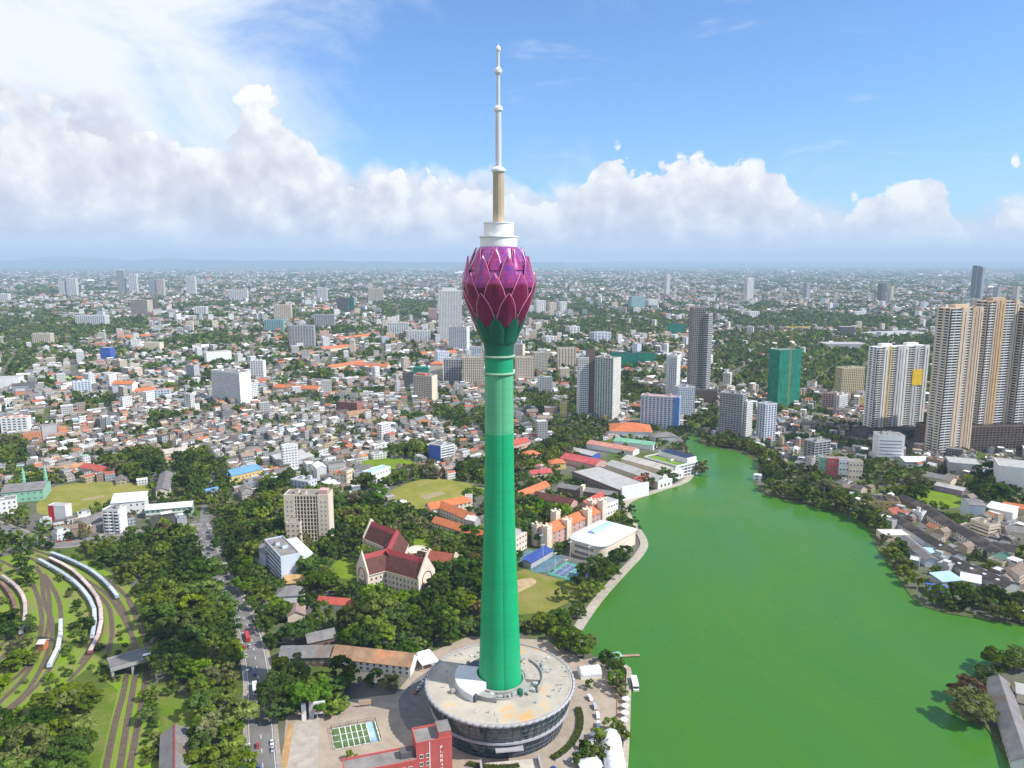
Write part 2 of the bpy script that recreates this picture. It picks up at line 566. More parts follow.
# ================================================================== THE SETTING
# ---- ground: one sheet to the horizon, grey-brown town soil and green cover, turning to distant green country
def ground_mat():
    m = bpy.data.materials.new("ground_soil"); m.use_nodes = True
    t = m.node_tree; t.nodes.clear(); n = NT(t)
    bs = n.node('ShaderNodeBsdfPrincipled'); o = n.node('ShaderNodeOutputMaterial'); t.links.new(bs.outputs[0], o.inputs[0])
    co = n.node('ShaderNodeTexCoord').outputs['Object']
    soil = n.mix(n.noise(co, 0.06, 6.0, 0.65), (0.085, 0.082, 0.075, 1), (0.20, 0.185, 0.16, 1))
    grn = n.mix(n.noise(co, 0.11, 5.0, 0.6), (0.045, 0.075, 0.016, 1), (0.12, 0.155, 0.03, 1))
    near = n.mix(n.smooth(n.noise(co, 0.016, 5.0, 0.6), 0.44, 0.58), soil, grn)
    # far country: dark canopy, fields, and pale specks of roofs
    can = n.mix(n.noise(co, 0.006, 7.0, 0.7), (0.020, 0.040, 0.014, 1), (0.075, 0.100, 0.036, 1))
    sp = n.node('ShaderNodeTexVoronoi', feature='F1', voronoi_dimensions='2D')
    n.put(sp.inputs['Vector'], co); sp.inputs['Scale'].default_value = 0.016
    pale = n.m('MULTIPLY', n.m('LESS_THAN', sp.outputs['Distance'], 0.23), n.smooth(n.noise(co, 0.0009, 4.0, 0.6), 0.42, 0.62))
    spc = n.mix(0.5, sp.outputs['Color'], (0.5, 0.48, 0.46, 1))
    far = n.mix(pale, can, n.vm('SCALE', spc, scale=0.9))
    ln = n.node('ShaderNodeVectorMath', operation='LENGTH'); n.put(ln.inputs[0], co)
    n.put(bs.inputs['Base Color'], n.mix(n.smooth(ln.outputs['Value'], 6000.0, 13000.0), near, far))
    bs.inputs['Roughness'].default_value = 1.0; bs.inputs['Specular IOR Level'].default_value = 0.05
    return m


G = 58000.0
gmb = MB()
gmb.add([(-G, -3000, 0), (G, -3000, 0), (G, G, 0), (-G, G, 0)], [(0, 1, 2, 3)])
structure('ground', gmb, ground_mat())

# ---- lake
lake_px_left = [(684, 436), (686, 445), (694, 458), (696, 471), (688, 482), (662, 491), (636, 500), (629, 506), (632, 517), (647, 540), (645, 553), (629, 571), (609, 593),
                (596, 610), (582, 632), (584, 646), (596, 658), (612, 662), (630, 668), (631, 684), (631, 696), (630, 731), (628, 768), (622, 860)]
lake_px_right = [(1040, 860), (1030, 790), (1003, 755), (986, 728), (968, 718), (957, 696), (984, 668), (1024, 655), (1130, 650), (1130, 652), (1024, 626), (980, 619), (943, 613), (916, 602), (899, 580),
                 (890, 567), (876, 547), (868, 528), (850, 517), (830, 511), (793, 502), (768, 496), (757, 489), (753, 477), (758, 463), (738, 452), (702, 445), (698, 436)]
lake_px_right = [(1040, 860), (1030, 790), (1003, 755), (986, 728), (968, 718), (957, 696), (984, 668), (1024, 655), (1200, 655), (1200, 640), (1024, 626), (980, 619), (943, 613), (916, 602), (899, 580),
                 (890, 567), (876, 547), (868, 528), (850, 517), (830, 511), (793, 502), (768, 496), (757, 489), (753, 477), (758, 463), (738, 452), (702, 445), (698, 436)]
LAKE = pts(lake_px_left + lake_px_right)
block(LAKE)


def lake_mat():
    m = bpy.data.materials.new("green_lake_water"); m.use_nodes = True
    t = m.node_tree; t.nodes.clear(); n = NT(t)
    bs = n.node('ShaderNodeBsdfPrincipled'); o = n.node('ShaderNodeOutputMaterial'); t.links.new(bs.outputs[0], o.inputs[0])
    co = n.node('ShaderNodeTexCoord').outputs['Object']
    big = n.noise(n.vm('MULTIPLY', co, (1.0, 0.55, 1.0)), 0.0075, 8.0, 0.64, 1.6)
    cc = n.ramp(big, [(0.28, (0.036, 0.140, 0.022)), (0.42, (0.044, 0.156, 0.018)), (0.56, (0.053, 0.160, 0.013)), (0.72, (0.076, 0.164, 0.010))])
    n.put(bs.inputs['Base Color'], cc)
    n.put(bs.inputs['Roughness'], n.remap(n.noise(n.vm('MULTIPLY', co, (1.0, 0.35, 1.0)), 0.012, 5.0, 0.6, 0.8), 0.35, 0.65, 0.14, 0.42))
    bs.inputs['Specular IOR Level'].default_value = 0.14
    bp = n.node('ShaderNodeBump'); bp.inputs['Strength'].default_value = 0.22; bp.inputs['Distance'].default_value = 0.25
    n.put(bp.inputs['Height'], n.m('ADD', n.noise(co, 0.35, 4.0, 0.65), n.m('MULTIPLY', n.noise(n.vm('MULTIPLY', co, (1.0, 0.4, 1.0)), 0.03, 3.0, 0.6), 0.12))); t.links.new(bp.outputs[0], bs.inputs['Normal'])
    return m


structure('lake_water', MB().sheet([(p.x, p.y) for p in LAKE], 0.06), lake_mat())

# ---- footpath and quay wall along the near shore, bank along the far shore
M_path = mat('pale_paving', (0.40, 0.35, 0.28), 0.9, 0.2, 0.3)
M_quay = mat('quay_stone', (0.22, 0.20, 0.17), 0.9, 0.3, 0.5)
M_bank = mat('grassy_bank', (0.075, 0.095, 0.03), 1.0, 0.4, 0.15)


def shore(line_px, wd, side, name, m, h=0.7):
    line = smoothline(pts(line_px), 5.0)
    inner = []
    for i, p in enumerate(line):
        d = (line[min(i + 1, len(line) - 1)] - line[max(i - 1, 0)]).normalized()
        inner.append(p + Vector((-d.y, d.x)) * wd * side)
    mb = MB(); k = len(line)
    vs = [(p.x, p.y, h) for p in line] + [(p.x, p.y, h) for p in inner] + [(p.x, p.y, -0.5) for p in line] + [(p.x, p.y, -0.5) for p in inner]
    fs = []
    for i in range(k - 1):
        a = (i, i + 1, k + i + 1, k + i)
        fs += [a, (2 * k + i, 2 * k + i + 1, i + 1, i), (k + i, k + i + 1, 3 * k + i + 1, 3 * k + i)]
    mb.add(vs, fs, 0)
    structure(name, mb, m)
    block([(p.x, p.y) for p in line] + [(p.x, p.y) for p in inner[::-1]], True, True)
    return line, inner


left_line, left_inner = shore(lake_px_left[3:16], 7.0, -1, 'lakeside_path', M_path)
shore(lake_px_left[16:], 3.0, -1, 'lakeside_path', M_path)
shore(lake_px_right[9:], 4.0, -1, 'lake_bank', M_bank, 0.5)
shore(lake_px_right[:8], 3.0, -1, 'lake_bank', M_bank, 0.6)

# ---- grass fields
def grass(name, c1, c2, s=0.08):
    m = bpy.data.materials.new(name); m.use_nodes = True
    t = m.node_tree; t.nodes.clear(); n = NT(t)
    bs = n.node('ShaderNodeBsdfPrincipled'); o = n.node('ShaderNodeOutputMaterial'); t.links.new(bs.outputs[0], o.inputs[0])
    co = n.node('ShaderNodeTexCoord').outputs['Object']
    cc = n.mix(n.smooth(n.noise(co, s, 6.0, 0.68), 0.36, 0.66), (*c1, 1), (*c2, 1))
    n.put(bs.inputs['Base Color'], n.vm('SCALE', cc, scale=n.remap(n.noise(co, 0.9, 3.0, 0.7), 0.3, 0.7, 0.8, 1.2)))
    bs.inputs['Roughness'].default_value = 1.0; bs.inputs['Specular IOR Level'].default_value = 0.05
    return m


M_pitch = grass('pitch_turf', (0.19, 0.20, 0.035), (0.27, 0.24, 0.065), 0.04)
M_lawn = grass('lawn_turf', (0.12, 0.20, 0.014), (0.17, 0.24, 0.02), 0.08)
M_worn = grass('worn_turf', (0.15, 0.175, 0.025), (0.24, 0.21, 0.065), 0.03)
M_verge = grass('railway_verge', (0.15, 0.255, 0.014), (0.21, 0.20, 0.07), 0.05)


def field(name, px, m, z=0.05, sm=True, house=True, tree=True):
    P = pts(px)
    if sm: P = smoothline(P + [P[0]], 4.0)[:-1]
    structure(name, MB().sheet([(p.x, p.y) for p in P], z), m)
    block(P, house, tree)
    if tree:
        for m_ in (7, 14, 21): front_clear(P, m_)
    return P


field('cricket_ground', [(36, 505), (46, 492), (62, 485), (100, 482), (138, 484), (151, 489), (136, 497), (110, 502), (98, 507), (66, 514), (40, 514)], M_pitch)
field('cricket_ground', [(385, 495), (398, 487), (420, 480), (446, 479), (474, 485), (490, 492), (470, 497), (452, 503), (430, 512), (408, 506)], M_pitch)
field('grass_field', [(358, 462), (372, 459), (398, 458), (422, 463), (424, 468), (396, 470), (366, 470)], M_lawn)
field('grass_field', [(492, 600), (510, 574), (524, 569), (548, 576), (582, 584), (574, 600), (548, 612), (505, 616)], M_worn, sm=False)
field('church_lawn', [(330, 566), (345, 557), (358, 562), (358, 577), (345, 579), (331, 574)], M_lawn)
field('church_lawn', [(412, 543), (418, 537), (432, 536), (432, 546), (420, 549)], M_lawn)
field('vacant_lot', [(914, 498), (930, 489), (950, 492), (968, 502), (952, 508), (930, 505)], M_lawn)
field('cut_pitch', [(421, 496), (440, 491), (446, 494), (425, 500)], mat('clay_pitch', (0.30, 0.24, 0.13), 1, 0.2, 0.4), 0.09, False)
field('cut_pitch', [(82, 499), (104, 495), (105, 497), (83, 501)], MATS['clay_pitch'], 0.09, False)
field('bare_earth', [(503, 592), (516, 581), (532, 578), (536, 583), (524, 590), (510, 596)], mat('bare_clay', (0.42, 0.30, 0.17), 1, 0.25, 0.15), 0.09)

# ---- railway land
YARD = [(0, 557), (36, 548), (90, 562), (130, 584), (146, 610), (150, 640), (147, 683), (160, 720), (150, 800), (90, 800), (104, 750), (118, 690), (88, 668), (60, 690), (0, 730), (-30, 740), (-30, 560)]
field('railway_yard', YARD, M_verge, 0.05, False)
field('grass_verge', [(52, 696), (118, 686), (168, 686), (198, 706), (200, 800), (40, 800)], grass('trackside_turf', (0.10, 0.165, 0.014), (0.17, 0.185, 0.05), 0.07), 0.04, False, False, False)
M_ballast = mat('brown_ballast', (0.115, 0.085, 0.058), 1.0, 0.35, 0.4)
M_rail = mat('rusty_steel_rail', (0.20, 0.15, 0.11), 0.5, 0.2, 1.0, metal=0.5)
TRACKS = {
    'Q': [(66, 560), (98, 574), (124, 594), (138, 616), (146, 640)],
    'R': [(-8, 610), (8, 618), (14, 634), (8, 650), (-8, 668)],
    'S': [(36, 566), (48, 590), (49, 622), (40, 650), (22, 680), (-4, 706)],
    'N': [(0, 560), (24, 574), (36, 592), (42, 620), (36, 650), (22, 672), (-8, 694)],
    'P': [(62, 566), (84, 582), (107, 604), (112, 630), (108, 655)],
    'C': [(30, 549), (55, 557), (75, 565), (95, 576), (110, 590), (119, 602), (125, 613), (131, 632), (134, 648)],
    'A': [(28, 557), (40, 563), (59, 574), (75, 585), (87, 598), (94, 611), (95, 626), (91, 645), (80, 664)],
    'B': [(36, 555), (48, 560), (71, 572), (86, 586), (97, 600), (101, 612), (101, 630), (95, 647), (84, 664), (68, 682)],
    'D': [(44, 574), (54, 590), (60, 606), (61, 625), (60, 645), (53, 663), (41, 681), (20, 702), (-4, 724)],
    'E': [(-6, 574), (6, 581), (18, 591), (25, 604), (25, 622), (19, 640), (6, 655), (-6, 664)],
    'G': [(-8, 580), (0, 584), (11, 598), (16, 614), (14, 632), (-4, 650)],
    'H': [(42, 576), (44, 600), (52, 622), (51, 640), (44, 662), (28, 690), (4, 712)],
    'I': [(70, 571), (104, 592), (121, 614), (131, 634), (138, 650)],
    'J': [(138, 650), (137, 665), (132, 695), (126, 730), (120, 768), (116, 800)],
    'K': [(147, 640), (147, 668), (142, 700), (136, 735), (130, 768), (126, 800)],
    'L': [(131, 648), (124, 690), (116, 720), (106, 768), (100, 800)],
    'M': [(128, 600), (138, 622), (146, 640)],
}
TL = {k: smoothline(pts(v), 3.0) for k, v in TRACKS.items()}
for i, (k, line) in enumerate(TL.items()):
    structure('railway_ballast', strip(line, 3.3 if k in 'JKL' else 2.9, 0.10 + 0.004 * i), M_ballast)
    mb = MB()
    for s_ in (-0.75, 0.75): strip(line, 0.35, 0.22 + 0.004 * i, mb, s_)
    structure('railway_rails', mb, M_rail)

# ---- roads
def asphalt(name, c=(0.085, 0.082, 0.08)):
    return mat(name, c, 0.92, 0.22, 0.12, c2=(0.13, 0.12, 0.11), c2amt=0.3)


M_road = asphalt('worn_asphalt', (0.17, 0.16, 0.15))
M_white = mat('road_paint', (0.72, 0.72, 0.70), 0.8, 0.15, 0.4)
M_pave = mat('pavement_slab', (0.30, 0.26, 0.22), 0.9, 0.2, 0.3)


ROAD_N = 0


def road(px, wd, name='road', lines=True, pave=True, house=True, tree=True):
    line = smoothline(pts(px), 6.0)
    global ROAD_N
    ROAD_N += 1
    structure(name, strip(line, wd, 0.062 + 0.004 * ROAD_N), M_road)
    if pave:
        mb = MB()
        for sgn in (-1, 1):
            off = sgn * (wd / 2 + 1.3); inn = []; outw = []
            for i, p in enumerate(line):
                d = (line[min(i + 1, len(line) - 1)] - line[max(i - 1, 0)]).normalized(); nn = Vector((-d.y, d.x))
                inn.append(p + nn * sgn * wd / 2); outw.append(p + nn * sgn * (wd / 2 + 2.4))
            k = len(line)
            vs = [(p.x, p.y, 0.18) for p in inn] + [(p.x, p.y, 0.18) for p in outw] + [(p.x, p.y, 0.0) for p in inn]
            fs = [(i, i + 1, k + i + 1, k + i) for i in range(k - 1)] + [(2 * k + i, 2 * k + i + 1, i + 1, i) for i in range(k - 1)]
            mb.add(vs, fs)
        structure('pavement', mb, M_pave)
    if lines:
        mb = MB()
        for i in range(0, len(line) - 1, 2): strip([line[i], line[i] + (line[i + 1] - line[i]) * 0.6], 0.3, 0.112, mb)
        for sgn in (-1, 1): strip(line, 0.25, 0.112, mb, sgn * (wd / 2 - 0.6))
        structure('road_markings', mb, M_white)
    L, Rr = ribbon(line, wd + 4)
    block([tuple(p) for p in L] + [tuple(p) for p in Rr[::-1]], house, False)
    L, Rr = ribbon(line, wd + 3.2 if name == 'main_road' else wd + 2)
    block([tuple(p) for p in L] + [tuple(p) for p in Rr[::-1]], False, tree)
    return line


main_road = road([(266, 800), (263, 768), (260, 720), (258, 676), (249, 630), (234, 600), (222, 578), (212, 556), (206, 540), (200, 524)], 13.0, 'main_road')
road([(-20, 520), (8, 529), (34, 539), (62, 545), (90, 541), (118, 533), (150, 533), (180, 528), (204, 526)], 11.0, 'side_road', False)
road([(204, 526), (206, 500), (214, 480), (226, 466), (250, 448), (300, 440)], 8.0, 'side_road', False, False)
road([(640, 496), (668, 486), (692, 472), (692, 458), (682, 446), (676, 436), (650, 430)], 6.0, 'lakeside_road', False, False)
road([(700, 440), (740, 446), (764, 455), (790, 470), (830, 480), (870, 486), (905, 484)], 7.0, 'lakeside_road', False, False, True, False)
road([(905, 506), (940, 518), (975, 540), (1010, 560), (1040, 572)], 5.5, 'station_road', False, False, True, False)
road([(700, 408), (744, 372), (800, 378), (900, 372)], 9.0, 'park_avenue', False, False)

# ---- paved plaza round the tower and its car park
M_plaza = mat('plaza_paving', (0.36, 0.29, 0.22), 0.9, 0.18, 0.12, c2=(0.27, 0.22, 0.18), c2amt=0.3)
PLAZA = pts([(276, 800), (283, 762), (286, 716), (300, 708), (340, 701), (395, 694), (410, 676), (424, 655), (470, 636), (545, 640), (584, 660), (600, 656), (618, 670), (626, 690), (626, 731), (624, 800)])
structure('plaza', MB().sheet([(p.x, p.y) for p in PLAZA], 0.055), M_plaza)
block(PLAZA)
M_darkpave = mat('dark_paving', (0.17, 0.16, 0.155), 0.9, 0.2, 0.2)
structure('service_yard', MB().sheet([tuple(p) for p in pts([(398, 700), (412, 682), (432, 668), (440, 700), (452, 735), (408, 730), (400, 716)])], 0.065), M_darkpave)
structure('kerb_strip', MB().sheet([tuple(p) for p in pts([(279, 768), (288, 724), (294, 724), (288, 768)])], 0.063), mat('orange_earth', (0.40, 0.24, 0.11), 1, 0.3, 0.3))
structure('forecourt', MB().sheet([tuple(p) for p in pts([(287, 768), (294, 722), (320, 716), (317, 768)])], 0.065), mat('forecourt_paving', (0.38, 0.33, 0.28), 0.9, 0.2, 0.2))

# ---- hills on the skyline
M_hill = mat('far_forest', (0.05, 0.075, 0.05), 1.0, 0.3, 0.0008)


def hills(Y, px0, px1, peaks, base_py, seed):
    mb = MB(); n = 90; rr = random.Random(seed)
    ph = [rr.uniform(0, 6.28) for _ in range(5)]
    front, top, back = [], [], []
    for i in range(n + 1):
        px = px0 + (px1 - px0) * i / n
        X = (px - 512) / F * Y / CP
        e = sum(a * math.exp(-((px - c) / s) ** 2) for c, a, s in peaks)
        e += 0.3 * (math.sin(px * 0.11 + ph[0]) + 0.7 * math.sin(px * 0.23 + ph[1]) + 0.5 * math.sin(px * 0.51 + ph[2]))
        e *= min(1, (i / 8), (n - i) / 8)
        h = CAMH + max(0.1, e) / F * Y
        front.append((X, Y - 3500 + 500 * math.sin(px * 0.05), -1)); top.append((X, Y, h)); back.append((X, Y + 3500, -1))
    k = n + 1
    fs = []
    for i in range(n): fs += [(i, i + 1, k + i + 1, k + i), (k + i, k + i + 1, 2 * k + i + 1, 2 * k + i)]
    mb.add(front + top + back, fs)
    structure('hills', mb, M_hill, True)


hills(46000, -60, 330, [(15, 1.5, 60), (75, 5, 34), (115, 2.5, 30), (180, 3.8, 34), (240, 1.8, 40)], 262, 3)
hills(38000, -40, 560, [(60, 1.2, 120), (200, 1.2, 120), (330, 1, 80)], 262, 9)
hills(50000, 560, 1080, [(640, 1.0, 60), (800, 0.9, 80), (940, 0.8, 70)], 262, 12)

# ---- air
def haze(density):
    mb = MB().box(-60000, 60000, -3400, 60000, -2, 980)
    m = bpy.data.materials.new("pale_air"); m.use_nodes = True
    t = m.node_tree; t.nodes.clear()
    v = t.nodes.new('ShaderNodeVolumePrincipled'); o = t.nodes.new('ShaderNodeOutputMaterial')
    v.inputs['Color'].default_value = (0.60, 0.80, 1.0, 1)
    v.inputs['Density'].default_value = density
    v.inputs['Density Attribute'].default_value = ""
    v.inputs['Anisotropy'].default_value = 0.0
    t.links.new(v.outputs[0], o.inputs['Volume'])
    m.cycles.homogeneous_volume = True
    return tag(mb.build('haze', m), kind='stuff')


haze(5.0e-5)
# ================================================================== THE TOWER
TX, TY = -6.6, 371.0
block([(TX + 47 * math.cos(t), TY + 47 * math.sin(t)) for t in [k * 0.314 for k in range(20)]])


def zt(py): return z_at(TY, py)
def rt(wpx, py):                                   # radius in metres of a thing WPX pixels wide at height PY on the tower's axis
    dz = zt(py) - CAMH
    return wpx / 2 / F * (TY * CP - dz * SP)


M_green = mat('tower_green_paint', (0.007, 0.37, 0.145), 0.42, 0.06, 0.05, spec=0.4, streak=0.12)
M_pale = mat('tower_pale_green_paint', (0.10, 0.41, 0.21), 0.45, 0.06, 0.05, spec=0.4, streak=0.12)
M_calyx = mat('calyx_green_paint', (0.006, 0.115, 0.066), 0.35, 0.10, 0.08, spec=0.45)
def add_joints(m, pitch):
    t = m.node_tree; n = NT(t); bs = next(x for x in t.nodes if x.type == 'BSDF_PRINCIPLED'); src = bs.inputs['Base Color'].links[0].from_socket
    sp = n.node('ShaderNodeSeparateXYZ'); n.put(sp.inputs[0], n.node('ShaderNodeTexCoord').outputs['Object'])
    g = n.m('PINGPONG', n.m('DIVIDE', sp.outputs[2], pitch), 0.5)
    wn = n.node('ShaderNodeTexWhiteNoise', noise_dimensions='1D'); n.put(wn.inputs['W'], n.m('FLOOR', n.m('DIVIDE', sp.outputs[2], pitch)))
    f = n.m('MULTIPLY', n.remap(n.smooth(g, 0.0, 0.05), 0, 1, 0.80, 1.0), n.remap(wn.outputs[0], 0, 1, 0.96, 1.03))
    n.put(bs.inputs['Base Color'], n.vm('SCALE', src, scale=f))


add_joints(M_green, 4.4); add_joints(M_pale, 4.4)
M_ringw = mat('pale_ring_paint', (0.27, 0.43, 0.29), 0.6, 0.1, 0.2)
M_twhite = mat('white_tower_cladding', (0.80, 0.80, 0.78), 0.5, 0.05, 0.1)
M_conc = mat('raw_concrete', (0.46, 0.37, 0.25), 0.85, 0.12, 0.2, streak=0.2)
M_mast = mat('pale_mast_steel', (0.56, 0.57, 0.59), 0.4, 0.05, 0.3)


def lotus_mat(name, ca, cb, cc, rough=0.22):
    m = bpy.data.materials.new(name); m.use_nodes = True
    t = m.node_tree; t.nodes.clear(); n = NT(t)
    bs = n.node('ShaderNodeBsdfPrincipled'); o = n.node('ShaderNodeOutputMaterial'); t.links.new(bs.outputs[0], o.inputs[0])
    co = n.node('ShaderNodeTexCoord').outputs['Object']
    sp = n.node('ShaderNodeSeparateXYZ'); n.put(sp.inputs[0], co)
    an = n.m('ARCTAN2', sp.outputs[0], sp.outputs[1])
    u = n.m('MULTIPLY', an, 72 / (2 * math.pi)); v = n.m('MULTIPLY', sp.outputs[2], 0.5)
    wn = n.node('ShaderNodeTexWhiteNoise', noise_dimensions='2D')
    n.put(wn.inputs[0], n.xyz(n.m('FLOOR', u), n.m('FLOOR', v), 0.0))
    g = n.m('MINIMUM', n.m('PINGPONG', u, 0.5), n.m('PINGPONG', v, 0.5))
    line = n.smooth(g, 0.03, 0.10)
    tile = n.ramp(wn.outputs[0], [(0.0, ca), (0.55, cb), (1.0, cc)])
    n.put(bs.inputs['Base Color'], n.mix(n.remap(line, 0, 1, 0.72, 1.0), (0.02, 0.003, 0.015, 1), tile))
    bs.inputs['Roughness'].default_value = rough; bs.inputs['Specular IOR Level'].default_value = 0.6; bs.inputs['Metallic'].default_value = 0.25
    return m


M_petal = lotus_mat('maroon_petal_glass', (0.17, 0.010, 0.045), (0.24, 0.014, 0.075), (0.20, 0.014, 0.10))  # maroon with the shade of the petals' downward-facing part painted in
M_petalup = lotus_mat('magenta_petal_glass', (0.28, 0.022, 0.10), (0.38, 0.03, 0.16), (0.24, 0.03, 0.20))  # same petals above the waist, sky reflection painted in as brighter magenta
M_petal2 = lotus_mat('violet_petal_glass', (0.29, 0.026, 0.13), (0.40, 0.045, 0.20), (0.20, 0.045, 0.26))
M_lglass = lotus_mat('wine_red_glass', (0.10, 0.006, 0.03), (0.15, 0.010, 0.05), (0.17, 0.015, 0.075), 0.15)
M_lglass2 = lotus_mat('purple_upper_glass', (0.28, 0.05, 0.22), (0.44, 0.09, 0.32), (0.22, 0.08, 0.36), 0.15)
M_rim = mat('pink_petal_rim', (0.74, 0.24, 0.36), 0.4, 0.05, 0.3)

tower = thing('lotus_tower', "tall green tower with a magenta lotus-bud head and white mast above the lake", 'tower', (TX, TY, 0))
Y_ROOF = 22.0
lob4 = lambda t: 0.94 + 0.06 * math.sqrt(abs(math.cos(2 * (t - R(-90 + 13)) + math.pi / 2 * 1)))
prof = []
for py, wpx in [(692, 46.0), (680, 44.0), (660, 41.5), (630, 39.2), (600, 37.0), (570, 34.6), (545, 32.8), (520, 31.4), (495, 30.4), (470, 29.6), (450, 29.2), (432, 29.0)]:
    prof.append((rt(wpx, py) / 0.985, zt(py)))
prof[0] = (prof[0][0], Y_ROOF - 0.6)
MB().lathe(prof, 160, lobes=lob4).build('shaft', M_green, tower)
for k in range(4):                                      # service rails down the creases between the four facets
    a_ = R(-77 + 90 * k)
    MB().tube([(r_ * .945 * math.cos(a_), r_ * .945 * math.sin(a_), z_) for r_, z_ in prof], 0.16, 5).build('service_rail', mat('rail_green_paint', (0.01, 0.22, 0.11), 0.5), tower)
MB().lathe([(rt(29.0, 432) / 0.985, zt(432) + 0.001), (rt(28.8, 400) / 0.985, zt(400)), (rt(28.8, 374) / 0.985, zt(374))], 160, lobes=lob4).build('upper_shaft', M_pale, tower)
# neck, two pale rings, calyx
r_neck = rt(28.6, 365)
MB().lathe([(r_neck, zt(374) + .002), (r_neck, zt(356))], 96).build('neck', mat('neck_green_paint', (0.012, 0.30, 0.14), 0.4, 0.06, 0.05), tower)
for py in (372.6, 355.8):
    z = zt(py)
    MB().lathe([(r_neck, z - .55), (r_neck + .85, z - .5), (r_neck + .85, z + .5), (r_neck, z + .55)], 96, cap=False).build('ring', M_ringw, tower, True)

BODY = [(356, 7.25), (350, 7.4), (343, 8.0), (335, 9.2), (327, 10.9), (320, 12.4), (312, 14.1), (304, 15.4), (296, 16.4), (289, 17.0), (282.8, 17.2), (276, 16.4), (268, 15.0), (261, 13.4), (254, 11.8), (249, 10.4), (247, 9.4)]
BZ = [(zt(py), r) for py, r in BODY]


def body_r(z):
    for (z0, r0), (z1, r1) in zip(BZ, BZ[1:]):
        if z <= z1: return r0 + (r1 - r0) * max(0.0, (z - z0)) / (z1 - z0)
    return BZ[-1][1]


i_c = 6; i_m = 10
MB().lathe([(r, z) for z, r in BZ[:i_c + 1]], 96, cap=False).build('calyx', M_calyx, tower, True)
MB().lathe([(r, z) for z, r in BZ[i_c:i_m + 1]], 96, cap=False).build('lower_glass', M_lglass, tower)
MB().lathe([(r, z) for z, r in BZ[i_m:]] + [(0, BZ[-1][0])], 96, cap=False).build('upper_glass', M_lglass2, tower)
MB().lathe([(17.0, zt(283.6)), (17.55, zt(283.3)), (17.55, zt(282.4)), (17.0, zt(282.1))], 96, cap=False).build('waist_ring', mat('wine_red_band', (0.20, 0.02, 0.09), 0.4), tower)


def petal(a_mid, py0, py1, half, off0, off1, m, name='petal', rim=True, thick=0.22, rimr=0.24, k=1.7, flare=0.0):
    z0, z1 = zt(py0), zt(py1); nu, nw = 14, 8
    vs, edgeL, edgeR = [], [], []
    for lay in (0, 1):
        for i in range(nu + 1):
            u = i / nu; z = z0 + (z1 - z0) * u
            w_ = half * (1 - u ** k) ** 0.85
            for j in range(nw + 1):
                s = 2 * j / nw - 1
                bul = (1 - s * s) * 0.6
                rr = body_r(z) + off0 + (off1 - off0) * u + flare * u * u + bul - lay * thick
                a = a_mid + w_ * s
                p = (rr * math.cos(a), rr * math.sin(a), z)
                vs.append(p)
                if lay == 0 and j == 0: edgeL.append(p)
                if lay == 0 and j == nw: edgeR.append(p)
    row = nw + 1; N = (nu + 1) * row
    fs = []
    for i in range(nu):
        for j in range(nw):
            a = i * row + j
            fs.append((a, a + 1, a + row + 1, a + row)); fs.append((N + a, N + a + row, N + a + row + 1, N + a + 1))
        fs.append((i * row, (i + 1) * row, N + (i + 1) * row, N + i * row))
        e = i * row + nw
        fs.append((e, N + e, N + e + row, e + row))
    mb_ = MB().add(vs, fs)
    if m is M_petal: mb_.m = [1 if sum(vs[i][2] for i in f) / len(f) > zt(282.8) else 0 for f in fs]  # underside shade and sky reflection painted by height: dark below waist, bright above
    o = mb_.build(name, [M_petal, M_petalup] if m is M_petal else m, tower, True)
    if rim:
        MB().tube(edgeL + edgeR[::-1][1:], rimr, 6).build('rim', M_rim, o)
    return o


AF = R(-90)
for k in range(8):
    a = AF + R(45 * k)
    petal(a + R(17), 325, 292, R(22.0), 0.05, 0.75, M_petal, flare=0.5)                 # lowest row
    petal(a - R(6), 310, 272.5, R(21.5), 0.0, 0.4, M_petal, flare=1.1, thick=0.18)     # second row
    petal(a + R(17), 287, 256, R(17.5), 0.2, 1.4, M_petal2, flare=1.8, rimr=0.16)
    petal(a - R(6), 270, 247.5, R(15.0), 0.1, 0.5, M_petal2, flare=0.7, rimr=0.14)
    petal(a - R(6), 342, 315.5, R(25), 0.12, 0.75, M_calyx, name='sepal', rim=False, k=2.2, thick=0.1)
# white crown drums, concrete shaft, stepped steel mast
r1, r2 = rt(37, 242), rt(29.6, 230)
MB().lathe([(r1 - .4, zt(249)), (r1, zt(246)), (r1, zt(238)), (r1 + .5, zt(237.6)), (r1 + .5, zt(236.4)), (r2, zt(236.2))], 64, cap=False).build('lower_drum', M_twhite, tower)
MB().lathe([(r2, zt(237)), (r2, zt(224)), (r2 + .3, zt(223.7)), (r2 + .3, zt(222.6)), (0, zt(222.6))], 64, cap=False).build('upper_drum', M_twhite, tower)
for k in range(4):
    a = R(40 + 90 * k)
    MB().tube([(r1 * math.cos(a), r1 * math.sin(a), zt(237)), (r1 * math.cos(a), r1 * math.sin(a), zt(231))], 0.14, 6).build('rooftop_aerial', M_mast, tower)
MB().lathe([(rt(11.6, 200), zt(223.2)), (rt(11.0, 200), zt(172))], 12).build('concrete_shaft', M_conc, tower)


def collar(py, wpx, h):
    z = zt(py); r = rt(wpx, py)
    MB().lathe([(r * .62, z - h), (r, z - h * .4), (r, z + h * .25), (r * .5, z + h)], 32).build('mast_collar', M_twhite, tower)


collar(170, 14.5, 1.5); collar(109, 9.0, 1.6); collar(71, 7.4, 1.7); collar(49, 5.2, 1.3)
for p0, p1, wp in [(170, 109, 6.0), (109, 71, 3.7), (71, 49, 3.2)]:
    MB().lathe([(rt(wp, p0), zt(p0)), (rt(wp * .96, p1), zt(p1))], 20).build('mast', M_mast, tower, False)
MB().lathe([(rt(2.2, 48), zt(48)), (0.05, zt(42.5))], 12).build('tip', M_mast, tower)

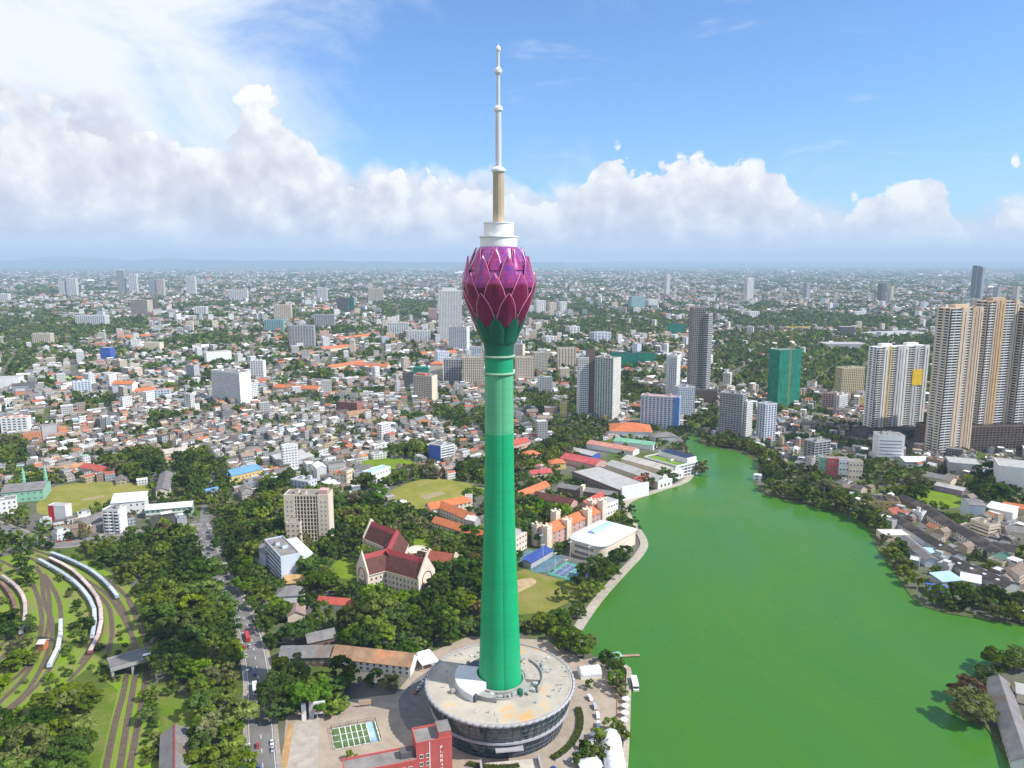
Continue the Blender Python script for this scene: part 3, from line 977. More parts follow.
# ---- podium: a wide drum with a scalloped rim, glass walls that lean in, a hedge at its foot
M_proof = mat('podium_roof_screed', (0.43, 0.385, 0.31), 0.9, 0.2, 0.075, c2=(0.50, 0.30, 0.12), c2amt=0.28)
M_pglass = glass('podium_glazing', (0.036, 0.052, 0.058), 0.09, 0.6, (2.2, 2.2, 5.5))
M_pmull = mat('grey_mullion', (0.09, 0.10, 0.105), 0.5)
M_prim = mat('pale_rim_panel', (0.36, 0.355, 0.37), 0.6, 0.12, 0.3)
M_grey = mat('plain_grey_concrete', (0.34, 0.33, 0.31), 0.9, 0.15, 0.25, streak=0.12)
pod = thing('podium_building', "round glass-walled podium with a beige stained roof under the green tower", 'building', (TX, TY, 0))
landmark('round podium', (TX, TY - 44))
RP = 41.0
MB().lathe([(RP - 1.2, Y_ROOF - .7), (RP - 1.2, Y_ROOF), (13.0, Y_ROOF + .02)], 128, cap=False).build('roof', M_proof, pod)
mb = MB(); NS = 66
for k in range(NS):                                   # scalloped parapet trim
    a0 = 2 * math.pi * k / NS; n = 6
    ring = []
    for j in range(n + 1):
        t = a0 + 2 * math.pi / NS * j / n
        s = math.sin(math.pi * j / n)
        ring.append((t, s))
    vs, fs = [], []
    for t, s in ring:
        for r_, z_ in ((RP - 1.2, Y_ROOF + .5), (RP - .8 + .2 * s, Y_ROOF + .55 + .25 * s), (RP - .35 + .55 * s, Y_ROOF - .05 + .1 * s), (RP - .5 + .45 * s, Y_ROOF - .95), (RP - 1.2, Y_ROOF - 1.15), (RP - 1.2, Y_ROOF + .5)):
            vs.append((r_ * math.cos(t), r_ * math.sin(t), z_))
    for j in range(n):
        for q in range(5): fs.append((j * 6 + q, (j + 1) * 6 + q, (j + 1) * 6 + q + 1, j * 6 + q + 1))
    mb.add(vs, fs)
mb.build('parapet_trim', M_prim, pod, True)
MB().lathe([(RP - 1.3, Y_ROOF - 1.1), (38.2, 13.4), (37.2, 10.9)], 128, cap=False).build('upper_glazing', M_pglass, pod)
MB().lathe([(37.0, 10.9), (38.0, 10.6), (38.0, 9.7), (36.6, 9.1)], 128, cap=False).build('ledge', M_prim, pod)
MB().lathe([(36.4, 9.2), (34.6, 0.2)], 128, cap=False).build('lower_glazing', glass('podium_blue_glazing', (0.018, 0.034, 0.055), 0.1, 0.7, (2.6, 2.6, 4.5)), pod)
mb = MB()
for k in range(64):
    t = 2 * math.pi * k / 64
    c_, s_ = math.cos(t), math.sin(t)
    mb.tube([((RP - 1.15) * c_, (RP - 1.15) * s_, Y_ROOF - 1.2), (38.3 * c_, 38.3 * s_, 13.4), (37.3 * c_, 37.3 * s_, 10.8)], 0.13, 4)
    mb.tube([(36.5 * c_, 36.5 * s_, 9.2), (34.7 * c_, 34.7 * s_, 0.2)], 0.13, 4)
for z_, r_ in ((17.2, 38.98), (14.2, 38.38), (5.2, 35.72), (2.4, 35.16)):
    mb.lathe([(r_, z_ - .12), (r_ + .16, z_), (r_, z_ + .12)], 96, cap=False)
mb.build('mullion_lattice', M_pmull, pod)
# plant round the shaft on the roof
plinth = MB().lathe([(18.6, Y_ROOF - .3), (18.6, Y_ROOF + .9), (18.0, Y_ROOF + .9), (18.0, Y_ROOF + .3), (12.0, Y_ROOF + .3)], 96, cap=False).build('plinth_ring', M_grey, pod)
MB().lathe([(14.4, Y_ROOF + .2), (14.2, Y_ROOF + 1.8), (12.6, Y_ROOF + 1.8)], 64, cap=False).build('shaft_collar', M_grey, pod)
def arc_wall(a0, a1, r0, r1, z0, z1, name, m, parent, slope=0.0):
    n = 14; o = []; fs = []
    for i in range(n + 1):
        t = R(a0 + (a1 - a0) * i / n)
        for r_, z_ in ((r0, z0), (r1, z0), (r1, z1), (r0, z1 + slope)): o.append((r_ * math.cos(t), r_ * math.sin(t), z_))
    for i in range(n):
        b = i * 4
        for q in range(4): fs.append((b + q, b + 4 + q, b + 4 + (q + 1) % 4, b + (q + 1) % 4))
    fs += [(3, 2, 1, 0), (n * 4, n * 4 + 1, n * 4 + 2, n * 4 + 3)]
    return MB().add(o, fs).build(name, m, parent)
arc_wall(158, 236, 12.6, 24.6, Y_ROOF + .05, Y_ROOF + 4.0, 'canopy', mat('white_roof_sheet', (0.62, 0.62, 0.63), 0.55, 0.08, 0.2), pod, 1.4)
arc_wall(155, 239, 22.0, 24.2, Y_ROOF + .06, Y_ROOF + 3.9, 'canopy_wall', mat('dark_plinth', (0.07, 0.075, 0.09), 0.6), pod)
arc_wall(118, 158, 15.0, 21.5, Y_ROOF + .05, Y_ROOF + 3.0, 'plant_room', mat('dark_plinth', (0.07, 0.075, 0.09), 0.6), pod)
arc_wall(-8, 44, 14.0, 23.5, Y_ROOF + .04, Y_ROOF + 2.2, 'terrace', mat('terrace_tile', (0.42, 0.36, 0.31), 0.8), pod)
arc_wall(-30, 46, 23.0, 23.6, Y_ROOF + .04, Y_ROOF + 3.4, 'terrace_wall', M_grey, pod)
arc_wall(238, 262, 16.4, 21.0, Y_ROOF + .05, Y_ROOF + 2.6, 'plant_room', M_grey, pod)
rr = random.Random(5)
for k, (a, r_) in enumerate([(250, 20), (256, 17), (264, 20.5), (272, 16.8), (280, 17), (288, 17.2), (297, 16.9), (306, 17.1), (318, 20), (330, 21), (345, 20), (20, 26), (30, 27), (205, 27.5), (150, 25), (140, 24), (58, 22), (66, 20)]):
    sx, sy, sz = rr.uniform(1.2, 2.4), rr.uniform(1.2, 2.6), rr.uniform(1.2, 2.6)
    mbx = MB().box(-sx / 2, sx / 2, -sy / 2, sy / 2, 0.25, sz); mbx.box(-sx / 2 + .1, -sx / 2 + .3, -sy / 2 + .1, sy / 2 - .1, 0, .25); mbx.box(sx / 2 - .3, sx / 2 - .1, -sy / 2 + .1, sy / 2 - .1, 0, .25)
    mbx.lathe([(min(sx, sy) * .36, sz), (min(sx, sy) * .36, sz + .2)], 12)
    u = link('cooling_unit', mbx.mesh('cooling_unit', mat('unit_grey', (0.42, 0.43, 0.42), 0.6, obj_rand=0.4)), pod, (r_ * math.cos(R(a)), r_ * math.sin(R(a)), Y_ROOF + .3), R(a))
MB().lathe([(1.6, Y_ROOF + .3), (1.6, Y_ROOF + 3.2), (0.4, Y_ROOF + 3.8)], 16).build('roof_tank', M_calyx, pod).location = (17.6 * math.cos(R(-52)), 17.6 * math.sin(R(-52)), 0)
for k in range(34):                                    # vents, hatches and cable trays on the open roof
    a_ = R(rr.uniform(0, 360)); r_ = rr.uniform(26, 38.5)
    sx, sy, sz = rr.choice([(.7, .7, .8), (1.6, .8, .5), (3.2, .35, .25), (.5, .5, 1.1), (2.2, 1.4, .35)])
    v = MB().box(-sx / 2, sx / 2, -sy / 2, sy / 2, 0, sz); v.box(-sx / 2 - .08, sx / 2 + .08, -sy / 2 - .08, sy / 2 + .08, sz + .002, sz + .09)
    link('roof_vent', v.mesh('roof_vent', mat('unit_grey', (0.42, 0.43, 0.42), 0.6, obj_rand=0.4)), pod, (r_ * math.cos(a_), r_ * math.sin(a_), Y_ROOF + .01), a_)
rl = MB()
for z_ in (.55, 1.1): rl.lathe([(39.1, Y_ROOF + z_ - .04), (39.18, Y_ROOF + z_), (39.1, Y_ROOF + z_ + .04)], 96, cap=False)
for k in range(72): rl.box(39.05 * math.cos(k * .08727) - .05, 39.05 * math.cos(k * .08727) + .05, 39.05 * math.sin(k * .08727) - .05, 39.05 * math.sin(k * .08727) + .05, Y_ROOF, Y_ROOF + 1.1)
rl.build('railing_frame', M_mast, pod)
# entrance ramp at the foot
ent = MB().box(-14, 14, -49.5, -37.5, 0.07, 0.9).build('entrance_terrace', mat('pale_terrace', (0.50, 0.45, 0.38), 0.9, 0.15, 0.3), pod)
ent.rotation_euler = (0, 0, R(8))
for sgn, nm in ((-1, 0), (1, 1)):
    q = MB().box(sgn * 14.6 - .5, sgn * 14.6 + .5, -50, -38, 0.06, 3.4).build('entrance_wall', M_prim, pod); q.rotation_euler = (0, 0, R(8))
q = MB().box(-7, 7, -40.2, -36.4, 7.6, 8.1).build('entrance_canopy', M_prim, pod); q.rotation_euler = (0, 0, R(8))
# ================================================================== BUILDINGS
W_white = mat('white_render', (0.76, 0.75, 0.72), 0.8, 0.08, 0.08, streak=0.14)
W_cream = mat('cream_render', (0.68, 0.58, 0.44), 0.85, 0.08, 0.08, streak=0.14)
W_stone = mat('church_plaster', (0.72, 0.61, 0.48), 0.85, 0.10, 0.12, streak=0.14)
W_grey = mat('grey_render', (0.42, 0.42, 0.42), 0.85, 0.1, 0.08, streak=0.16)
W_dark = mat('dark_cladding', (0.10, 0.095, 0.095), 0.6, 0.1, 0.1)
W_brown = mat('brown_cladding', (0.17, 0.12, 0.095), 0.7, 0.1, 0.1)
W_tan = mat('tan_cladding', (0.48, 0.35, 0.24), 0.75, 0.1, 0.1)
W_gold = mat('ochre_cladding', (0.52, 0.33, 0.15), 0.75, 0.1, 0.1)
W_red = mat('coral_red_paint', (0.50, 0.10, 0.09), 0.75, 0.12, 0.15, streak=0.15)
W_yellow = mat('yellow_render', (0.62, 0.47, 0.18), 0.8, 0.1, 0.1, streak=0.15)
W_blue = mat('blue_paint', (0.05, 0.11, 0.40), 0.7, 0.1, 0.1)
W_pink = mat('pink_render', (0.55, 0.36, 0.31), 0.8, 0.1, 0.1, streak=0.15)
W_mint = mat('mint_paint', (0.22, 0.46, 0.33), 0.75, 0.1, 0.1)
W_bluewhite = mat('bluish_white_render', (0.56, 0.61, 0.68), 0.75, 0.08, 0.1, streak=0.1)
W_net = mat('green_scaffold_net', (0.010, 0.21, 0.135), 0.9, 0.35, 0.12, streak=0.35)
R_flat = mat('flat_roof_felt', (0.225, 0.205, 0.19), 0.95, 0.25, 0.15)
R_pale = mat('pale_roof_sheet', (0.40, 0.385, 0.36), 0.7, 0.15, 0.12, streak=0.1)
R_whitesheet = mat('white_roof_sheet', (0.62, 0.62, 0.63), 0.55, 0.08, 0.2)
R_grey = mat('grey_roof_sheet', (0.19, 0.18, 0.175), 0.85, 0.25, 0.15, c2=(0.15, 0.115, 0.09), c2amt=0.2)
R_dark = mat('dark_roof_sheet', (0.045, 0.038, 0.034), 0.85, 0.3, 0.15, c2=(0.09, 0.07, 0.055), c2amt=0.2)
R_tile = mat('orange_roof_tile', (0.50, 0.155, 0.06), 0.85, 0.2, 0.2, c2=(0.40, 0.14, 0.07), c2amt=0.2)
R_redtile = mat('red_roof_tile', (0.42, 0.085, 0.06), 0.85, 0.2, 0.2)
R_rust = mat('weathered_roof_tile', (0.33, 0.20, 0.12), 0.9, 0.3, 0.12, c2=(0.46, 0.19, 0.09), c2amt=0.1)
R_church = mat('maroon_roof_tile', (0.105, 0.038, 0.028), 0.8, 0.25, 0.25, c2=(0.12, 0.04, 0.03), c2amt=0.2)
R_crim = mat('crimson_ridge_tile', (0.29, 0.045, 0.045), 0.75, 0.12, 0.3)
R_blue = mat('blue_roof_sheet', (0.13, 0.30, 0.58), 0.6, 0.12, 0.15)
R_lblue = mat('pale_blue_sheet', (0.36, 0.52, 0.74), 0.6, 0.1, 0.15)
R_green = mat('green_roof_sheet', (0.17, 0.38, 0.25), 0.7, 0.15, 0.15)
G_dark = glass('dark_window_glass', (0.030, 0.036, 0.042), 0.12, 0.6)
G_grey = glass('grey_window_glass', (0.085, 0.095, 0.105), 0.15, 0.6)
G_blue = glass('blue_window_glass', (0.035, 0.060, 0.095), 0.12, 0.6)
G_teal = glass('teal_window_glass', (0.03, 0.16, 0.16), 0.12, 0.4)
M_frame = mat('window_frame', (0.55, 0.52, 0.47), 0.6)


def base(x0, y0, x1, y1, ytop=None, h=None):
    A, B = at(x0, y0), at(x1, y1)
    if h is None: h = z_at((A.y + B.y) / 2, ytop)
    d = B - A
    return A, d.length, math.atan2(d.y, d.x), h


def foot(A, ang, x0, x1, y0, y1):
    c, s = math.cos(ang), math.sin(ang)
    return [(A.x + c * x - s * y, A.y + s * x + c * y) for x, y in ((x0, y0), (x1, y0), (x1, y1), (x0, y1))]


def reg(A, ang, w_, d_, phrase=None, m=2.5, tm=3.0):
    BLOCK_HOUSE.append(np.array(foot(A, ang, -m, w_ + m, -m, d_ + m)))
    BLOCK_TREE.append(np.array(foot(A, ang, -tm, w_ + tm, -tm, d_ + tm)))
    if A.y < 760: front_clear(foot(A, ang, -1, w_ + 1, -tm, d_))
    if phrase:
        q = foot(A, ang, w_ / 2, w_ / 2, -1, -1)[0]
        landmark(phrase, q)


def flat_roof(root, w_, d_, h, m=R_flat, par=1.0, pm=None, hut=True, seed=0, name='roof'):
    rr = random.Random(seed * 31 + int(w_ * 10))
    mb = MB(); t = 0.35
    mb.box(t, w_ - t, t, d_ - t, h - .3, h + .12, 0)
    mb.box(-.06, w_ + .06, -.06, t, h - .25, h + par, 1); mb.box(-.06, w_ + .06, d_ - t, d_ + .06, h - .25, h + par, 1)
    mb.box(-.06, t, t, d_ - t, h - .25, h + par - .02, 1); mb.box(w_ - t, w_ + .06, t, d_ - t, h - .25, h + par - .02, 1)
    o = mb.build(name, [m, pm or W_white], root)
    if hut and w_ > 7 and d_ > 7:
        for k in range(1 if w_ < 22 else 2):
            hw, hd, hh = min(w_, 9) * rr.uniform(.35, .6), min(d_, 9) * rr.uniform(.35, .6), rr.uniform(2.4, 4.2)
            hx = rr.uniform(.1, .9) * (w_ - hw - 1.6) + .8; hy = rr.uniform(.2, .9) * (d_ - hd - 1.6) + .8
            b = MB().box(hx, hx + hw, hy, hy + hd, h + .1, h + hh, 0); b.box(hx - .2, hx + hw + .2, hy - .2, hy + hd + .2, h + hh, h + hh + .25, 1)
            b.build('stair_hut', [pm or W_white, m], root)
        tx, ty = rr.uniform(1.5, w_ - 2.5), rr.uniform(1.5, d_ - 2.5)
        MB().lathe([(.9, 0), (.9, 1.7), (.25, 2.1)], 12).build('water_tank', W_dark, root).location = (tx, ty, h + .1)
    return o


def frame_block(name, label, cat, x0, y0, x1, y1, ytop, d_, wall, gl=None, fh=3.3, bay=4.0, slab=1.1, pier=0.8, blank='', group=None, phrase=None, roof=None, h=None, par=1.2, z0=0.0, balc=0.0, seed=0, solid=0.0, hut=True, rot=None):
    """a storeyed block: glass core behind real floor bands and piers"""
    A, w_, ang, h = base(x0, y0, x1, y1, ytop, h)
    if rot is None: rot = (24 if x0 > 500 else 5) if abs(y1 - y0) < 2.5 else 0
    if rot:
        rr_ = R(rot); d_ = min(d_, w_ * .55 / math.sin(rr_)); A = A + Vector((math.cos(ang), math.sin(ang))) * (d_ * math.sin(rr_))
        w_ = (w_ - d_ * math.sin(rr_)) / math.cos(rr_); ang += rr_
    root = thing(name, label, cat, (A.x, A.y, 0), ang, group)
    reg(A, ang, w_, d_, phrase)
    gl = gl or G_dark
    ins = 0.55
    MB().box(ins, w_ - ins, ins, d_ - ins, z0, h - .3).build('glazing', gl, root)
    n = max(2, round((h - z0) / fh)); f = (h - z0) / n
    mb = MB()
    for k in range(n + 1):
        zc = z0 + k * f
        za, zb = (zc - slab * .35, zc + slab * .65) if k else (z0, z0 + slab * .8)
        if k == n: za, zb = h - slab * .8, h - .26
        mb.box(0, w_, 0, d_, za, zb, 0)
        if balc and 0 < k < n:
            for xb in np.arange(bay * .5, w_ - bay * .5, bay * 2): mb.box(xb, xb + bay, -balc, 0.1, za + .1, za + .3 + slab * .8, 0)
    def piers(L, fn):
        m_ = max(1, round(L / bay)); st = L / m_
        for k in range(m_ + 1):
            c_ = k * st; a, b = max(0.0, c_ - pier / 2), min(L, c_ + pier / 2)
            fn(a - (.05 if k == 0 else 0), b + (.05 if k == m_ else 0))
        if solid:
            for k in range(0, m_, 2): fn(k * st + st * (.5 - solid / 2), k * st + st * (.5 + solid / 2))
    piers(w_, lambda a, b: (mb.box(a, b, -.08, .6, z0, h - .2, 0), mb.box(a, b, d_ - .6, d_ + .08, z0, h - .2, 0)))
    piers(d_, lambda a, b: (mb.box(-.08, .6, a + .02, b - .02, z0, h - .21, 0), mb.box(w_ - .6, w_ + .08, a + .02, b - .02, z0, h - .21, 0)))
    mb.build('facade_frame', wall, root)
    if 'R' in blank: MB().box(w_ - .5, w_ + .14, .1, d_ - .1, z0, h - .15).build('end_wall', wall, root)
    if 'L' in blank: MB().box(-.14, .5, .1, d_ - .1, z0, h - .15).build('end_wall', wall, root)
    if 'F' in blank: MB().box(w_ * .3, w_ * .7, -.16, .5, z0, h - .15).build('front_wall', wall, root)
    flat_roof(root, w_, d_, h, roof or R_flat, par, wall, hut, seed)
    return root, w_, d_, h


def window_mesh(ww, wh, m, style='plain'):
    mb = MB()
    mb.add([(-ww / 2, -.05, -wh / 2), (ww / 2, -.05, -wh / 2), (ww / 2, -.05, wh / 2), (-ww / 2, -.05, wh / 2)], [(0, 1, 2, 3)], 0)
    t = .14
    for x0, x1, z0, z1 in ((-ww / 2 - t, ww / 2 + t, wh / 2, wh / 2 + t), (-ww / 2 - t, ww / 2 + t, -wh / 2 - t * 1.6, -wh / 2), (-ww / 2 - t, -ww / 2, -wh / 2, wh / 2), (ww / 2, ww / 2 + t, -wh / 2, wh / 2)):
        mb.box(x0, x1, -.16, .02, z0, z1, 1)
    if ww > 1.0: mb.box(-.05, .05, -.1, -.04, -wh / 2, wh / 2, 1)
    return mb.mesh('window', [G_dark, m])


def windows(root, me, x, y, z, rz): return link('window', me, root, (x, y, z), rz)


def window_grid(root, me, w_, d_, zs, faces, step=4.0, edge=2.0, budget=98):
    """individual windows; FACES like 'FRL'"""
    n = len([c for c in root.children if c.name.startswith('window')])
    for fc in faces:
        L = w_ if fc == 'F' else d_
        k = max(1, int((L - 2 * edge) // step) + 1); st = (L - 2 * edge) / max(1, k - 1)
        for z in zs:
            for i in range(k):
                s = edge + i * st if k > 1 else L / 2
                if n >= budget: return
                if fc == 'F': windows(root, me, s, 0, z, 0)
                if fc == 'R': windows(root, me, w_, s, z, R(90))
                if fc == 'L': windows(root, me, 0, d_ - s, z, R(-90))
                n += 1


def gable_roof(root, w_, d_, he, hr, m, axis='x', over=0.7, ridge=None, name='roof'):
    mb = MB(); th = .25
    if axis == 'x':
        c = d_ / 2; sl_ = (hr - he) / c
        y0, y1, zo = -over, d_ + over, he - over * sl_
        for yy in (0, 1):
            ya = y0 if yy == 0 else y1
            vs = [(-over, ya, zo), (w_ + over, ya, zo), (w_ + over, c, hr), (-over, c, hr)]
            vs += [(x, y, z - th) for x, y, z in vs]
            mb.add(vs, [(0, 1, 2, 3), (7, 6, 5, 4), (0, 4, 5, 1), (1, 5, 6, 2), (3, 2, 6, 7), (0, 3, 7, 4)], 0)
        if ridge: mb.box(-over, w_ + over, c - .3, c + .3, hr - .12, hr + .18, 1)
    else:
        c = w_ / 2; sl_ = (hr - he) / c
        x0, x1, zo = -over, w_ + over, he - over * sl_
        for xx in (0, 1):
            xa = x0 if xx == 0 else x1
            vs = [(xa, -over, zo), (xa, d_ + over, zo), (c, d_ + over, hr), (c, -over, hr)]
            vs += [(x, y, z - th) for x, y, z in vs]
            mb.add(vs, [(0, 1, 2, 3), (7, 6, 5, 4), (0, 4, 5, 1), (1, 5, 6, 2), (3, 2, 6, 7), (0, 3, 7, 4)], 0)
        if ridge: mb.box(c - .3, c + .3, -over, d_ + over, hr - .12, hr + .18, 1)
    return mb.build(name, [m, ridge] if ridge else m, root)


def gable_walls(root, w_, d_, he, hr, m, axis='x', name='wall'):
    mb = MB(); mb.box(0, w_, 0, d_, 0, he - .02)
    e = .3
    if axis == 'x':
        for x in (0.02, w_ - .02): mb.add([(x, 0, he - .03), (x, d_, he - .03), (x, d_ / 2, hr - e)], [(0, 1, 2)])
    else:
        for y in (0.02, d_ - .02): mb.add([(0, y, he - .03), (w_, y, he - .03), (w_ / 2, y, hr - e)], [(0, 1, 2)])
    return mb.build(name, m, root)


def hip_roof(root, w_, d_, he, hr, m, over=.8, name='roof'):
    k = min(w_, d_) / 2
    a = (-over, -over, he - .3), (w_ + over, -over, he - .3), (w_ + over, d_ + over, he - .3), (-over, d_ + over, he - .3)
    if w_ >= d_: r0, r1 = (k, d_ / 2, hr), (w_ - k, d_ / 2, hr); fs = [(0, 1, 5, 4), (2, 3, 4, 5), (1, 2, 5), (3, 0, 4)]
    else: r0, r1 = (w_ / 2, k, hr), (w_ / 2, d_ - k, hr); fs = [(0, 1, 4), (1, 2, 5, 4), (2, 3, 5), (3, 0, 4, 5)]
    return MB().add(list(a) + [r0, r1], fs + [(3, 2, 1, 0)]).build(name, m, root)


def shed(name, label, cat, x0, y0, x1, y1, wd, he, hr, wall, roof, group=None, phrase=None, ridge=None, win=False, over=.7, skylight=0, end=None):
    """long gabled building along the ground line through two pixels (its centre line)"""
    A, B = at(x0, y0), at(x1, y1); d = B - A; L = d.length; ang = math.atan2(d.y, d.x)
    O = A - Vector((-d.y, d.x)).normalized() * wd / 2
    root = thing(name, label, cat, (O.x, O.y, 0), ang, group)
    reg(O, ang, L, wd, phrase)
    gable_walls(root, L, wd, he, hr, wall)
    gable_roof(root, L, wd, he, hr, roof, 'x', over, ridge)
    if win:
        me = window_mesh(1.5, 1.7, M_frame)
        window_grid(root, me, L, wd, [he * .30, he * .72] if he > 6.5 else [he * .5], 'F', 4.2, 2.2, 60)
    for k in range(skylight):
        y = wd * (.25 if k % 2 else .75); x = L * (k + .7) / (skylight + .4); z = he + (hr - he) * .5
        sl_ = math.atan2(hr - he, wd / 2) * (1 if k % 2 else -1)
        q = MB().box(-1.3, 1.3, -1.0, 1.0, .04, .24).build('skylight', R_whitesheet, root); q.location = (x, y, z); q.rotation_euler = (sl_, 0, 0)
    if end: MB().box(L - .02, L + .35, -.2, wd + .2, 0, he + .9).build('end_wall', end, root)
    return root, L, wd


def hall(name, label, cat, x0, y0, x1, y1, d_, wall, roof, ytop=None, h=None, kind='flat', rise=3.0, group=None, phrase=None, win=0, par=.6, step=4.2, ww=1.6, wh=1.7, faces='FRL', hut=False, axis='x', ridge=None, wmat=None):
    """plain walled building with its own windows"""
    A, w_, ang, h = base(x0, y0, x1, y1, ytop, h)
    root = thing(name, label, cat, (A.x, A.y, 0), ang, group)
    reg(A, ang, w_, d_, phrase)
    if kind == 'flat':
        MB().box(0, w_, 0, d_, 0, h).build('wall', wall, root); flat_roof(root, w_, d_, h, roof, par, wmat or wall, hut)
    elif kind == 'gable':
        gable_walls(root, w_, d_, h, h + rise, wall, axis); gable_roof(root, w_, d_, h, h + rise, roof, axis, .7, ridge)
    elif kind == 'hip':
        MB().box(0, w_, 0, d_, 0, h).build('wall', wall, root); hip_roof(root, w_, d_, h, h + rise, roof)
    elif kind == 'mono':
        MB().box(0, w_, 0, d_, 0, h - .1).build('wall', wall, root)
        vs = [(-.6, -.8, h), (w_ + .6, -.8, h), (w_ + .6, d_ + .8, h + rise), (-.6, d_ + .8, h + rise)]
        MB().add(vs + [(x, y, z + .3) for x, y, z in vs], [(3, 2, 1, 0), (4, 5, 6, 7), (0, 1, 5, 4), (1, 2, 6, 5), (2, 3, 7, 6), (3, 0, 4, 7)]).build('roof', roof, root)
    if win:
        me = window_mesh(ww, wh, M_frame)
        fl = (h - .6) / win
        window_grid(root, me, w_, d_, [fl * (k + .55) for k in range(win)], faces, step, 2.0)
    return root, w_, d_, h


# ------------------------------------------------------------------ the church-like school with red roofs
def school():
    J1, Ga, Gb, J2, Bk = at(387, 548.5, 29), at(362.5, 555, 29), at(425.5, 558.5, 29), at(396, 530.5, 29), at(371.5, 521, 29)
    root = thing('school_building', "cream gabled building with steep maroon and crimson roofs and big blind arches among trees", 'school', (J1.x, J1.y, 0))
    landmark('cream building with crimson-ridged roofs', at(392, 597))
    HE, HR = 17.0, 29.0
    def wing(P, Q, wd, name_gable=True, extq=0.0, he=HE, hr=HR, arch=True, wins=True):
        d = Q - P; L = d.length + extq; ang = math.atan2(d.y, d.x); u = d.normalized(); nn = Vector((-u.y, u.x))
        O = P - nn * wd / 2
        BLOCK_HOUSE.append(np.array(foot(O, ang, -2, L + 2, -2, wd + 2))); BLOCK_TREE.append(np.array(foot(O, ang, -4, L + 9, -8, wd + 8)))
        lo = (O.x - J1.x, O.y - J1.y, 0)
        def place(o): o.location = lo; o.rotation_euler = (0, 0, ang); return o
        m1 = MB(); m1.box(0, L, .1, wd - .1, 0, he); place(m1.build('wall', W_stone, root))
        mb = MB(); sl_ = (hr - he) / (wd / 2)
        for s in (0, 1):
            ya, yc = (-.7, wd / 2) if s == 0 else (wd + .7, wd / 2)
            zo = he - .7 * sl_
            # lower slope dark tiles, top course crimson
            ym, zm = yc + (ya - yc) * .24, hr - .24 * (hr - zo)
            for (y0, z0, y1, z1, mi) in ((ya, zo, ym, zm, 0), (ym, zm + .05, yc, hr + .05, 1)):
                vs = [(0, y0, z0), (L, y0, z0), (L, y1, z1), (0, y1, z1)]; vs += [(x, y, z - .3) for x, y, z in vs]
                mb.add(vs, [(0, 1, 2, 3), (7, 6, 5, 4), (0, 4, 5, 1), (1, 5, 6, 2), (3, 2, 6, 7), (0, 3, 7, 4)], mi)
        place(mb.build('roof', [R_church, R_crim], root))
        gt = MB()
        for y in (-.9, wd + .5): gt.box(0, L, y, y + .4, he - 1.9, he - 1.2)
        place(gt.build('gutter_trim', W_stone, root))
        if name_gable:                                        # parapet gable at the Q end
            e = 1.5; g = MB(); x0, x1 = L - .2, L + 1.0
            prof_ = [(-1.0, 0), (wd + 1.0, 0), (wd + 1.0, he + .4), (wd / 2 + .9, hr + 1.4), (wd / 2, hr + 2.4), (wd / 2 - .9, hr + 1.4), (-1.0, he + .4)]
            vs = [(x0, y, z) for y, z in prof_] + [(x1, y, z) for y, z in prof_]; k = len(prof_)
            fs = [tuple(range(k)), tuple(range(2 * k - 1, k - 1, -1))] + [(i, k + i, k + (i + 1) % k, (i + 1) % k) for i in range(k)]
            gp = place(g.add(vs, fs).build('gable_wall', W_stone, root))
            if arch:
                # blind arch: raised pointed frame, dark recess panels, three rows of balconied windows
                a = MB(); path = []
                rw, zb, zt_ = wd * .30, 2.2, he + 2.0
                for t in range(13):
                    q = t / 12; th = math.pi * q
                    path.append((x1 + .1, wd / 2 - rw * math.cos(th), zt_ - 5.5 + 5.5 * math.sin(th) ** .9))
                path = [(x1 + .1, wd / 2 - rw, zb)] + path + [(x1 + .1, wd / 2 + rw, zb)]
                place(a.tube(path, .38, 6).build('arch_frame', mat('maroon_arch', (0.22, 0.08, 0.07), 0.8), root))
                me = window_mesh(1.7, 1.9, M_frame); bal = MB()
                for z in (4.2, 8.2, 12.2):
                    for yy in (-2.6, 0, 2.6):
                        if z > 12 and yy: continue
                        wi = link('window', me, root); c_, s_ = math.cos(ang), math.sin(ang)
                        lx, ly = x1 + .02, wd / 2 + yy
                        wi.location = (lo[0] + c_ * lx - s_ * ly, lo[1] + s_ * lx + c_ * ly, z); wi.rotation_euler = (0, 0, ang + R(90))
                    bal = MB().box(x1, x1 + 1.2, wd / 2 - rw * .75, wd / 2 + rw * .75, z - 1.9, z - 1.2)
                    place(bal.build('balcony', W_stone, root))
                tp = MB().box(x0 + .2, x1 - .2, wd / 2 - .35, wd / 2 + .35, hr + 2.2, hr + 4.0); place(tp.build('finial', W_stone, root))
        if wins:
            me = window_mesh(1.2, 2.0, M_frame)
            for z in (3.2, 7.4, 11.6):
                k = int(L // 3.6)
                for i in range(k):
                    if len([1 for c_ in root.children if c_.name.startswith('window')]) > 97: break
                    wi = link('window', me, root); c_, s_ = math.cos(ang), math.sin(ang)
                    side = wins
                    lx, ly = (i + .7) * L / (k + .4), (.08 if side == 'n' else wd - .08)
                    wi.location = (lo[0] + c_ * lx - s_ * ly, lo[1] + s_ * lx + c_ * ly, z); wi.rotation_euler = (0, 0, ang + (0 if side == 'n' else R(180)))
    wing(J1, Ga, 17.0, wins='p')
    wing(J1, Gb, 18.0, wins='n')
    wing(J1 + (J1 - J2) * .12, J2 + (J2 - J1) * .1, 18.0, name_gable=False, wins=False)
    wing(J2, Bk, 16.0, arch=False, wins='p')
    # apse-like low curved block on the lit side
    ap = at(418, 560)
    MB().lathe([(9, 0), (9, 9.5), (8.5, 9.5), (8.5, 8.8), (0, 8.8)], 32, cap=False).build('round_annexe', W_stone, root).location = (ap.x - J1.x, ap.y - J1.y, 0)


